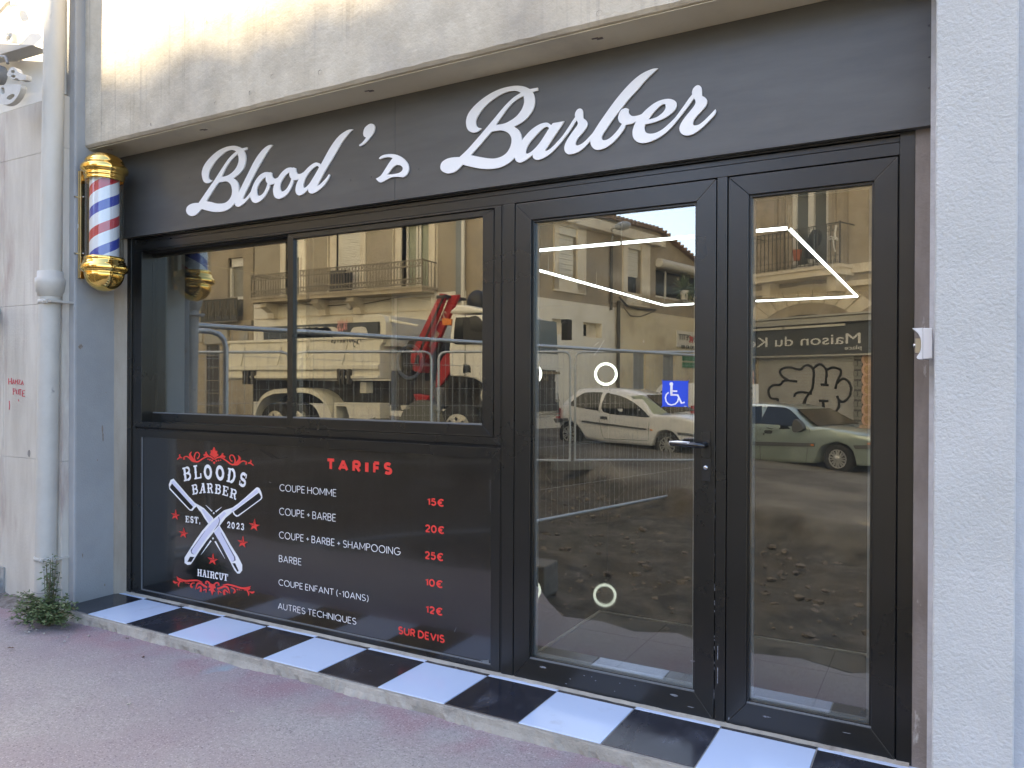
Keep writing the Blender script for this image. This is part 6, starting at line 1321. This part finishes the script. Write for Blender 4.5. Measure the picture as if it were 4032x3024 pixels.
mb = MB(); q = W5(670, 690); mb.tube([wp.w(q[0], q[1], .8), wp.w(W5(610, 470)[0], W5(610, 470)[1], .8)], .006, 5); B(mb, 'aerial', black, hb)
for cx, cy, hx in ((478, 1230, 1), (1640, 1372, 1)):
    c_ = W5(cx, cy); wheel(wp, hb, c_[0], c_[1], .29, .18, .05, 7); cf = wp.w(c_[0], c_[1], 1.5); 
    mb = MB(); mb.lathe([(0, 0), (.29, 0), (.29, .15), (0, .15)], wp.w(c_[0], c_[1], 1.38), wp.n, 24); B(mb, 'wheel', tyre, hb)

# ---------- green saloon
gA, gB = V(1640 * DS, 1000 * DS, 15.6), V(1800 * DS, 1015 * DS, 14.3)
gp2 = Plane((gA.x, gA.y), (gB.x, gB.y)); W7 = lambda x, y: gp2.px(*c7(x, y))
gc = mthing('parked_car', 'pale green car parked in front of the graffitied metal shutter', 'car', (gB.x, gB.y, -.4))
topc = [W7(*q) for q in ((-480, 1180), (-470, 1140), (-260, 1120), (-160, 985), (-60, 930), (130, 926), (300, 935), (430, 960), (500, 1000), (600, 1070), (680, 1135), (760, 1140), (900, 1160), (1050, 1180), (1180, 1205), (1230, 1230), (1290, 1290), (1310, 1360))]
topc.sort()
botc = [W7(*q) for q in ((-480, 1300), (-400, 1400), (-370, 1330), (-280, 1290), (-190, 1330), (-150, 1440), (130, 1465), (730, 1480), (745, 1370), (800, 1310), (930, 1275), (1040, 1310), (1100, 1380), (1115, 1500), (1250, 1510), (1310, 1470))]
botc.sort(); belt = W7(400, 1140)[1]
mb, ins = car_body(gp2, topc, botc, belt, 1.62, (W7(130, 926)[1], W7(400, 1470)[1])); B(mb, 'body', cargreen, gc)
for pts in ([(240, 965), (260, 950), (400, 960), (470, 990), (560, 1060), (640, 1135), (640, 1165), (560, 1160), (240, 1140)], [(-100, 970), (150, 950), (190, 960), (196, 1140), (-120, 1130)]):
    B(side_glass(gp2, [W7(*q) for q in pts], ins, None if False else (lambda l: 99)), 'side_window', darkgl, gc)
mb = MB(); a, b = W7(500, 985), W7(730, 1135); mb.prism([gp2.w(a[0], a[1], .24), gp2.w(a[0], a[1], 1.38), gp2.w(b[0], b[1], 1.56), gp2.w(b[0], b[1], .08)], Vector((0, 0, .02))); B(mb, 'windscreen', darkgl, gc)
mb = MB(); gp2.prism(mb, [W7(*q) for q in ((-400, 1275), (130, 1275), (730, 1292), (730, 1325), (130, 1312), (-400, 1312))], -.015, .05); B(mb, 'rub_strip', cargrey, gc)
mb = MB(); gp2.prism(mb, [W7(*q) for q in ((1090, 1310), (1320, 1310), (1320, 1345), (1110, 1345))], -.01, 1.62); B(mb, 'bumper_strip', cargrey, gc)
mb = MB(); gp2.prism(mb, smooth([W7(*q) for q in ((270, 1172), (325, 1172), (332, 1188), (322, 1202), (272, 1200), (264, 1186))], 3), -.012, .03); q = W7(254, 1206); mb.lathe([(.02, 0), (0, -.004)], gp2.w(q[0], q[1], -.004), gp2.n, 10); B(mb, 'door_handle', black, gc)
mb = MB(); gp2.prism(mb, smooth([W7(*q) for q in ((545, 1165), (560, 1075), (600, 1080), (640, 1130), (640, 1165), (580, 1190))], 3), -.10, .03); B(mb, 'door_mirror', cargrey, gc)
mb = MB(); gp2.prism(mb, [W7(*q) for q in ((698, 1300), (725, 1302), (725, 1316), (698, 1314))], -.02, .0); gp2.prism(mb, [W7(*q) for q in ((1225, 1290), (1260, 1295), (1250, 1306), (1225, 1304))], -.01, .1); B(mb, 'indicator', amber, gc)
mb = MB(); gp2.prism(mb, smooth([W7(*q) for q in ((1190, 1225), (1270, 1245), (1300, 1300), (1230, 1290))], 3), .06, .4); B(mb, 'headlight', clearlens, gc)
mb = MB()
for seg_ in ([(218, 940), (218, 1150), (216, 1300), (216, 1460)], [(655, 1135), (680, 1170), (672, 1300), (640, 1470)]): mb.tube([gp2.w(W7(*q)[0], W7(*q)[1], ins(W7(*q)[1], 99, 0) - .001) for q in seg_], .005, 4)
B(mb, 'door_gap', alu_dark, gc)
for cx, cy in ((930, 1440), (-275, 1400)):
    c_ = W7(cx, cy); wheel(gp2, gc, c_[0], c_[1], .285, .18, .05, 8)
    mb = MB(); mb.lathe([(0, 0), (.28, 0), (.28, .15), (0, .15)], gp2.w(c_[0], c_[1], 1.38), gp2.n, 24); B(mb, 'wheel', tyre, gc)

# ---------- white van beyond
vA, vB = V(2620, 1700, 19.5), V(2760, 1700, 18.6); vp = Plane((vA.x, vA.y), (vB.x, vB.y)); VQ = lambda x, y: vp.px(*c45(x, y))
vn = mthing('van', 'white van parked in the side street beyond the white hatchback', 'van', (vA.x, vA.y, -.2))
mb = MB(); vp.prism(mb, smooth([VQ(*q[:2]) + tuple(q[2:]) for q in ((1490, 800), (1530, 700), (1590, 640), (1700, 625, 1), (2225, 640, 1), (2225, 1080, 1), (1420, 1080, 1))], 3), 0, 1.7); B(mb, 'body', carwhite, vn, bevel=.05)
mb = MB(); vp.prism(mb, [VQ(*q) for q in ((1935, 900), (1975, 895), (1975, 1055), (1930, 1050))], -.02, .1); B(mb, 'tail_light', redlens, vn)
mb = MB(); vp.prism(mb, [VQ(*q) for q in ((1580, 720), (1880, 720), (1880, 840), (1540, 840))], -.01, .02); B(mb, 'side_window', darkgl, vn)
for q in ((1650, 1090), (2120, 1090)): c_ = VQ(*q); wheel(vp, vn, c_[0], c_[1], .30, .2, .02, 'disc')

# ---------- tipper truck with red loading crane
tF, tR = V(1082 * DS, 1500, 13.6), V(465 * DS, 1500, 17.4)
tp = Plane((tR.x, tR.y), (tF.x, tF.y)); T1 = lambda x, y: tp.px(*c1(x, y)); T2 = lambda x, y: tp.px(*c2(x, y)); c3 = crop(1350, 1150, .33149); T3 = lambda x, y: tp.px(*c3(x, y)); T5 = lambda x, y: tp.px(*c45(x, y)); T4 = lambda x, y: tp.px(*c4(x, y))
LF = (Vector((tF.x, tF.y, 0)) - Vector((tR.x, tR.y, 0))).length; tq = tp.w(LF, 0, 2.3); fp = Plane((tF.x, tF.y), (tq.x, tq.y)); F5 = lambda x, y: fp.px(*c45(x, y)); F4 = lambda x, y: fp.px(*c4(x, y))
tk = mthing('tipper_truck', 'white tipper truck with a red folding crane behind its cab', 'truck', ((tF.x + tR.x) / 2, (tF.y + tR.y) / 2, -.05))
bedo = [T1(440, 850), T1(460, 828), T2(35, 1330), T2(780, 1310), T2(985, 1325), T2(990, 1370), T2(960, 1440), T2(955, 1700), T3(440, 1030), T3(440, 1075), T3(60, 1045), T1(430, 1185), T1(412, 1170), T1(415, 900)]
bedo = [bedo[0], bedo[1], T1(1020, 800), T2(780, 1315), T2(985, 1322), T2(990, 1375), T3(440, 640), T3(440, 1035), T1(1640, 1160), T1(430, 1175), T1(415, 1120)]
mb = MB(); tp.prism(mb, bedo, 0, 2.4); B(mb, 'tipper_body', truckw, tk, bevel=.02)
mb = MB()
for z0q, z1q in (((430, 1045), (430, 1085)), ((430, 1135), (430, 1160))):
    a, b = T1(*z0q), T1(*z1q); r_ = T3(440, 900)[0]
    tp.box(mb, a[0], r_, b[1], a[1], -.05, 0)
for q in (T1(520, 950), T1(860, 930), T1(1140, 920), T1(1500, 910)): tp.prism(mb, [(q[0], T1(500, 1045)[1]), (q[0] + .12, T1(500, 1045)[1]), (q[0] + .26, T2(400, 1400)[1]), (q[0] + .14, T2(400, 1400)[1])], -.03, 0)
a = T2(780, 1310); tp.box(mb, T1(430, 850)[0], T2(985, 1322)[0], a[1] - .06, a[1] + .0, -.03, 0); B(mb, 'side_rail', truckw, tk, bevel=.01)
mb = MB()
for q in (T1(640, 1140), T1(1570, 1130)):
    for dx in (-.16, -.04, .1): tp.box(mb, q[0] + dx, q[0] + dx + .07, q[1] - .18, q[1] + .12, -.09, .0)
B(mb, 'hinge', chassis, tk)
mb = MB(); a, b = T2(735, 1370), T2(425, 1370); hh_ = .17; 
wtx = T2(665, 1370)[0] - T2(428, 1370)[0]
tp.geo(mb, 'KH-KIPPER', T2(665, 1385)[0], T2(560, 1388)[1], wtx, hh_, -.004, .2); q = T2(705, 1370)
for k in range(3): mb.tube([tp.w(q[0] + .07 * math.cos(2.1 * k) + .05 * math.cos(t_), q[1] + .06 * math.sin(2.1 * k) + .05 * math.sin(t_), -.004) for t_ in [j * .6 for j in range(9)]], .01, 4)
B(mb, 'lettering', black, tk)
mb = MB(); fw = [T2(790, 1090), T2(960, 1072), T2(1010, 1090), T2(1028, 1150), T2(1028, 1330), T2(975, 1330), T2(970, 1170), T2(945, 1125), T2(795, 1108)]
tp.prism(mb, fw, -.02, .12); tp.prism(mb, [T2(1028, 1120), T2(1330, 1180), T2(1330, 1200), T2(1028, 1150)], .1, .2); tp.box(mb, T2(960, 1072)[0], T2(1028, 1150)[0], bedo[6][1], T2(960, 1085)[1], .12, 2.4); B(mb, 'headboard', truckw, tk, bevel=.01)
mb = MB(); z0_, z1_ = T3(60, 1075)[1] - .55, T3(60, 1050)[1]; tp.box(mb, T1(500, 1250)[0], T3(1660, 1100)[0] + .5, z0_ + .1, z1_, .5, 1.9); tp.box(mb, T3(460, 1100)[0], T3(640, 1100)[0], z0_, z1_ + .2, .3, 2.1)
tp.prism(mb, [T3(*q) for q in ((480, 700), (560, 560), (720, 560), (740, 640), (760, 1400), (480, 1400))], .6, 1.8); tp.prism(mb, [T3(*q) for q in ((1130, 300), (1240, 330), (1240, 1000), (1660, 1010), (1660, 1100), (1090, 1500), (1060, 1100))], .5, 1.9); B(mb, 'chassis', chassis, tk)
mb = MB()
tp.prism(mb, [T3(*q) for q in ((1040, 0), (1100, 0), (1110, 20), (800, 850), (690, 850), (695, 720))], .3, .40); tp.prism(mb, [T3(*q) for q in ((1120, 10), (1225, 0), (1180, 100), (940, 660), (800, 850), (830, 690))], .42, .52)
tp.prism(mb, [T3(*q) for q in ((1190, 590), (1185, 840), (1010, 1100), (930, 1150), (950, 900), (1020, 760))], .45, .6); tp.prism(mb, [T3(*q) for q in ((690, 780), (800, 780), (780, 960), (700, 930))], .35, .8); tp.prism(mb, [T3(*q) for q in ((720, 1210), (900, 1240), (880, 1320), (770, 1330))], .3, .8)
crn = B(mb, 'crane_arm', cranered, tk, bevel=.02)
mb = MB(); tp.prism(mb, [T3(*q) for q in ((1080, 30), (1100, 40), (820, 690), (795, 700))], .28, .3); tp.prism(mb, [T3(*q) for q in ((1015, 25), (1130, 15), (1135, 45), (1010, 60))], .26, .95); tp.prism(mb, [T3(*q) for q in ((770, 740), (800, 740), (790, 850), (740, 850))], .28, .3)
for q, r_ in ((T3(1320, 80), .21), (T3(1525, 90), .19)): mb.sphere(tp.w(q[0], q[1], .8), r_, 14, (1, 1, 1.2)); mb.tube([tp.w(q[0], q[1] - .3, .8), tp.w(q[0], q[1] - .1, .8)], r_ * .95, 12)
mb.tube([tp.w(*T3(1040, 560), .4), tp.w(*T3(985, 700), .4)], .04, 8); mb.tube([tp.w(*T3(1160, 180), .9), tp.w(*T3(1660, 110), .9)], .02, 6); B(mb, 'crane_fitting', black, tk)
mb = MB(); tp.prism(mb, [T3(*q) for q in ((1110, 300), (1220, 310), (1215, 385), (1105, 380))], .2, .5); B(mb, 'beacon', amber, tk)
mb = MB()
tp.text(mb, '25', T3(1090, 300)[0] - .02, T3(1060, 320)[1], .2, .18, .41, .02); tp.prism(mb, [T3(*q) for q in ((960, 440), (1000, 480), (880, 640), (870, 620))], .405, .42); B(mb, 'crane_marking', mat('faded_white', (.5, .38, .34, 1), rough=.6), tk)
Tz = lambda y: T3(1600, y)[1]
cabo = [T3(1262, 1000), T3(1255, 700), T3(1275, 480), T3(1300, 275), (LF - .42, Tz(270)), (LF - .20, Tz(380)), (LF - .02, Tz(640)), (LF, Tz(800)), (LF, Tz(1480)), (LF - .25, Tz(1500)), (LF - .45, Tz(1250)), T3(1660, 1090), T3(1560, 1030), T3(1420, 1005)]
mb = MB(); tp.prism(mb, cabo, 0, 2.3); cab = B(mb, 'cab', truckcab, tk, bevel=.05, seg=3)
mb = MB(); tp.prism(mb, [T3(1240, 250), T3(1265, 210), T3(1340, 150), (LF - .8, Tz(140)), (LF - .4, Tz(200)), (LF - .3, Tz(245))], .05, 2.25); B(mb, 'roof_deflector', truckcab, tk, bevel=.04)
mb = MB(); tp.prism(mb, smooth([T3(1345, 320), T3(1370, 303), T3(1500, 300), (LF - .45, Tz(303)), (LF - .12, Tz(600)) + (1,), T3(1660, 620) + (1,), T3(1360, 620), T3(1330, 600), T3(1325, 500)], 3), -.01, .03); B(mb, 'cab_window', darkgl, tk)
mb = MB(); tp.prism(mb, [T3(1435, 300), T3(1510, 300), T3(1520, 450), T3(1560, 470), T3(1700, 480), T3(1700, 620), T3(1435, 620)], -.018, -.01); tp.prism(mb, [T3(*q) for q in ((1437, 862), (1505, 865), (1522, 900), (1520, 955), (1437, 960))], -.018, .02); B(mb, 'window_trim', black, tk)
zs_w = (F4(70, 1659)[1], F4(80, 1400)[1])
mb = MB(); fp.prism(mb, [(.12, F5(100, 250)[1]), (2.18, F5(100, 270)[1]), (2.12, F4(100, 1440)[1]), (.18, F4(100, 1440)[1])], -.02, .06); B(mb, 'windscreen', mat('truck_screen_sky', (.16, .20, .22, 1), rough=.08, spec=.9), tk)  # sky reflection put into the screen's blue-grey base colour
mb = MB(); fp.prism(mb, [(.2, F5(100, 450)[1]), (2.1, F5(100, 470)[1]), (2.0, F5(100, 690)[1]), (.3, F5(100, 690)[1])], -.02, .02); fp.prism(mb, [(.1, F5(100, 760)[1]), (2.2, F5(100, 760)[1]), (2.25, F5(100, 1000)[1]), (.05, F5(100, 1000)[1])], -.03, .02); B(mb, 'grille', black, tk)
mb = MB()
for y in (500, 840, 980, 1020): fp.box(mb, .15, 2.2, F5(100, y)[1] - .03, F5(100, y)[1] + .02, -.06, -.02)
B(mb, 'chrome_bar', chrome, tk)
mb = MB(); fp.geo(mb, 'MAN', 1.75, F5(100, 620)[1], .9, .16, -.03, .2); B(mb, 'emblem', chrome, tk)
mb = MB()
for l in (.3, 1.95): fp.box(mb, l - .18, l + .18, F5(100, 800)[1] - .1, F5(100, 800)[1] + .08, -.05, 0)
B(mb, 'headlight', clearlens, tk)
mb = MB(); mz = F4(290, 1540)[1]
for l in (-.22, 2.52): fp.box(mb, l - .1, l + .1, mz - .22, mz + .2, -.12, .02); fp.box(mb, min(l, 1.15 + (l - 1.15) * .85), max(l, 1.15 + (l - 1.15) * .85), mz + .12, mz + .17, -.08, -.02)
B(mb, 'door_mirror', black, tk)
mb = MB(); tp.box(mb, T3(1455, 620)[0] - .006, T3(1455, 620)[0] + .006, T3(1455, 1000)[1], T3(1455, 270)[1], -.006, .01); B(mb, 'door_gap', alu_dark, tk)
def arch(pts, w=.09, dd=.5):
    q = smooth(pts, 4, False); mb = MB()
    for a, b in zip(q, q[1:]): mb.hexa([tp.w(a[0], a[1] - w, -.02), tp.w(b[0], b[1] - w, -.02), tp.w(b[0], b[1] - w, dd), tp.w(a[0], a[1] - w, dd)], [tp.w(a[0], a[1], -.02), tp.w(b[0], b[1], -.02), tp.w(b[0], b[1], dd), tp.w(a[0], a[1], dd)])
    return mb
B(arch([T1(680, 1500), T1(710, 1400), T1(760, 1320), T1(850, 1270), T1(960, 1258), T1(1110, 1250), T1(1230, 1262), T1(1330, 1310), T1(1400, 1400), T1(1440, 1510)]), 'mudguard', truckw, tk)
mb = MB(); tp.prism(mb, [T1(1460, 1385), T1(1659, 1390), T3(440, 1320), T3(440, 1500), T3(390, 1500), T3(395, 1370), T1(1480, 1420), T1(1480, 1530), T1(1460, 1530)], .0, .3); tp.prism(mb, [T3(*q) for q in ((170, 1070), (240, 1070), (240, 1200), (165, 1200))], .1, .3); tp.prism(mb, [T3(*q) for q in ((650, 1350), (760, 1345), (760, 1390), (660, 1400))], .1, .4); B(mb, 'side_guard', truckw, tk)
mb = MB(); q = T3(900, 1500); mb.lathe([(.55, 0), (.55, .1), (.3, .1)], tp.w(q[0], q[1] - .2, .1), tp.n, 28); mb.lathe([(.55, 0), (0, 0)], tp.w(q[0], q[1] - .2, .1), tp.n, 28); B(mb, 'fuel_tank', mat('tank_grey', (.12, .12, .10, 1), rough=.5), tk)
for q in (T1(1060, 1540), T3(1320, 1560), T1(830, 1540)):
    wheel(tp, tk, q[0], q[1] - .12, .47, .28, .12, 'disc', mat('truck_rim', (.40, .38, .32, 1), rough=.5, metal=.4))

# ================================================================== SITE FENCES
def panel_fence(p0, p1, zt, zb_, label, group, mesh=True, r=.021):
    a, b = Vector((p0[0], p0[1], 0)), Vector((p1[0], p1[1], 0)); u = (b - a).normalized(); Ln = (b - a).length
    t = mthing('site_fence_panel', label, 'fence panel', ((a.x + b.x) / 2, (a.y + b.y) / 2, (zb_[0] + zb_[1]) / 2), group)
    zbf = lambda s: zb_[0] + (zb_[1] - zb_[0]) * s / Ln; ztf = lambda s: zt[0] + (zt[1] - zt[0]) * s / Ln
    w = lambda s, z: (a + u * s) + Vector((0, 0, z)); rc = .12
    path = [w(0, zbf(0) + .06), w(0, ztf(0) - rc), w(.015, ztf(0) - .06), w(.05, ztf(0) - .02), w(rc, ztf(0))] + [w(rc + (Ln - 2 * rc) * k / 4, ztf(rc + (Ln - 2 * rc) * k / 4)) for k in (1, 2, 3)] + [w(Ln - rc, ztf(Ln)), w(Ln - .05, ztf(Ln) - .02), w(Ln - .015, ztf(Ln) - .06), w(Ln, ztf(Ln) - rc), w(Ln, zbf(Ln) + .06)]
    mb = MB(); mb.tube(path, r, 8); mb.tube([w(0, zbf(0) + .12), w(Ln, zbf(Ln) + .12)], r, 8); B(mb, 'frame', gal, t)
    mb = MB(); n = int(Ln / .11)
    for k in range(1, n): s = Ln * k / n; mb.tube([w(s, zbf(s) + .12), w(s, ztf(s))], .0015, 4, caps=False)
    for k in (.22, .45, .68, .88): mb.tube([w(0, zbf(0) + (ztf(0) - zbf(0)) * k), w(Ln, zbf(Ln) + (ztf(Ln) - zbf(Ln)) * k)], .002, 4, caps=False)
    B(mb, 'wire_mesh', gal, t)
    return t
fa = [Vector((-.87, 1.02, 0)), Vector((-.36, 4.29, 0)), Vector((.70, 8.90, 0))]
q_ = V(460 * DS, 712 * DS, 5.75)
panel_fence((q_.x - .35, .12), (q_.x, q_.y), (1.69, 1.69), (-.01, -.03), 'short site fence panel standing square to the shop, against the pavement', 'site fence panels across the pavement', r=.021)
panel_fence((-1.0, .10), (-.29, 4.70), (1.735, 1.745), (-.02, -.45), 'site fence panel standing square to the shop, second from the pavement', 'site fence panels across the pavement', r=.021)
panel_fence((-.28, 4.76), (.72, 9.05), (1.75, 1.74), (-.45, -.48), 'site fence panel standing square to the shop, third from the pavement', 'site fence panels across the pavement', r=.021)
fb_ = lambda dx, d: V(dx * DS, 760 * DS, d)
pts_ = [(355, 10.7), (612, 11.6), (637, 11.7), (932, 12.5), (948, 12.6), (1232, 13.2), (1243, 13.3), (1530, 14.2)]
labs = ['site fence panel in front of the tail of the tipper truck', 'site fence panel in front of the middle of the tipper truck', 'site fence panel in front of the cab of the tipper truck', 'site fence panel in front of the white hatchback']
blockm = mat('fence_block', (.10, .10, .095, 1), (.16, .155, .145, 1), 8, .9)
for k in range(4):
    a, b = fb_(*pts_[2 * k]), fb_(*pts_[2 * k + 1]); panel_fence((a.x, a.y), (b.x, b.y), (a.z, b.z), (road_z(a.x) - .02 + .0, road_z(b.x) - .02), labs[k], 'site fence panels along the road')
for k, (dx, d, lab) in enumerate([(624, 11.65, 'concrete fence foot in front of the rear wheel of the tipper truck'), (940, 12.55, 'concrete fence foot in front of the crane of the tipper truck'), (1236, 13.25, 'concrete fence foot in front of the white hatchback')]):
    c_ = fb_(dx, d); u = Vector((.75, .66, 0)).normalized(); n = Vector((-u.y, u.x, 0)); z0_ = road_z(c_.x) - .06
    if scarp_y(c_.x) > c_.y: z0_ -= .25
    t = mthing('fence_foot', lab, 'fence foot', (c_.x, c_.y, z0_), 'concrete fence feet')
    f_ = lambda s, d_, z: Vector((c_.x, c_.y, z)) + u * s + n * d_
    mb = MB(); mb.hexa([f_(-.36, -.12, z0_), f_(.36, -.12, z0_), f_(.36, .12, z0_), f_(-.36, .12, z0_)], [f_(-.34, -.10, z0_ + .15), f_(.34, -.10, z0_ + .15), f_(.34, .10, z0_ + .15), f_(-.34, .10, z0_ + .15)]); B(mb, 'block', blockm, t, bevel=.015)
c_ = V(1165 * DS, 1185 * DS, 6.6)
t = mthing('fence_foot', 'dark concrete fence foot on the dug-up ground near the shop door', 'fence foot', (c_.x, c_.y, -.45), 'concrete fence feet'); mb = MB(); mb.box(c_.x - .45, c_.x + .12, c_.y - .14, c_.y + .14, -.5, -.22); B(mb, 'block', blockm, t, bevel=.02)
rb2 = MB(); rnd = random.Random(21)
for k in range(2600):
    x, y = rnd.uniform(-6, 4.5), rnd.uniform(1.2, 11)
    if y < pave_edge(x) + .25: continue
    if y > scarp_y(x): continue
    r = rnd.choice([.010, .013, .016, .02, .028, .042]); z = road_z(x) - .30
    k0 = len(rb2.v); rb2.sphere((x, y, z + r * .2), r, 6, (rnd.uniform(.8, 1.5), rnd.uniform(.8, 1.5), .6)); rb2.v[k0:] = [(a + rnd.uniform(-.25, .25) * r, b + rnd.uniform(-.25, .25) * r, c + rnd.uniform(-.2, .2) * r) for a, b, c in rb2.v[k0:]]
o = B(rb2, 'loose_stones', smooth_all=False, m=mat('rubble_stone', (.09, .075, .055, 1), (.20, .17, .13, 1), 9, .9)); o['kind'] = 'stuff'
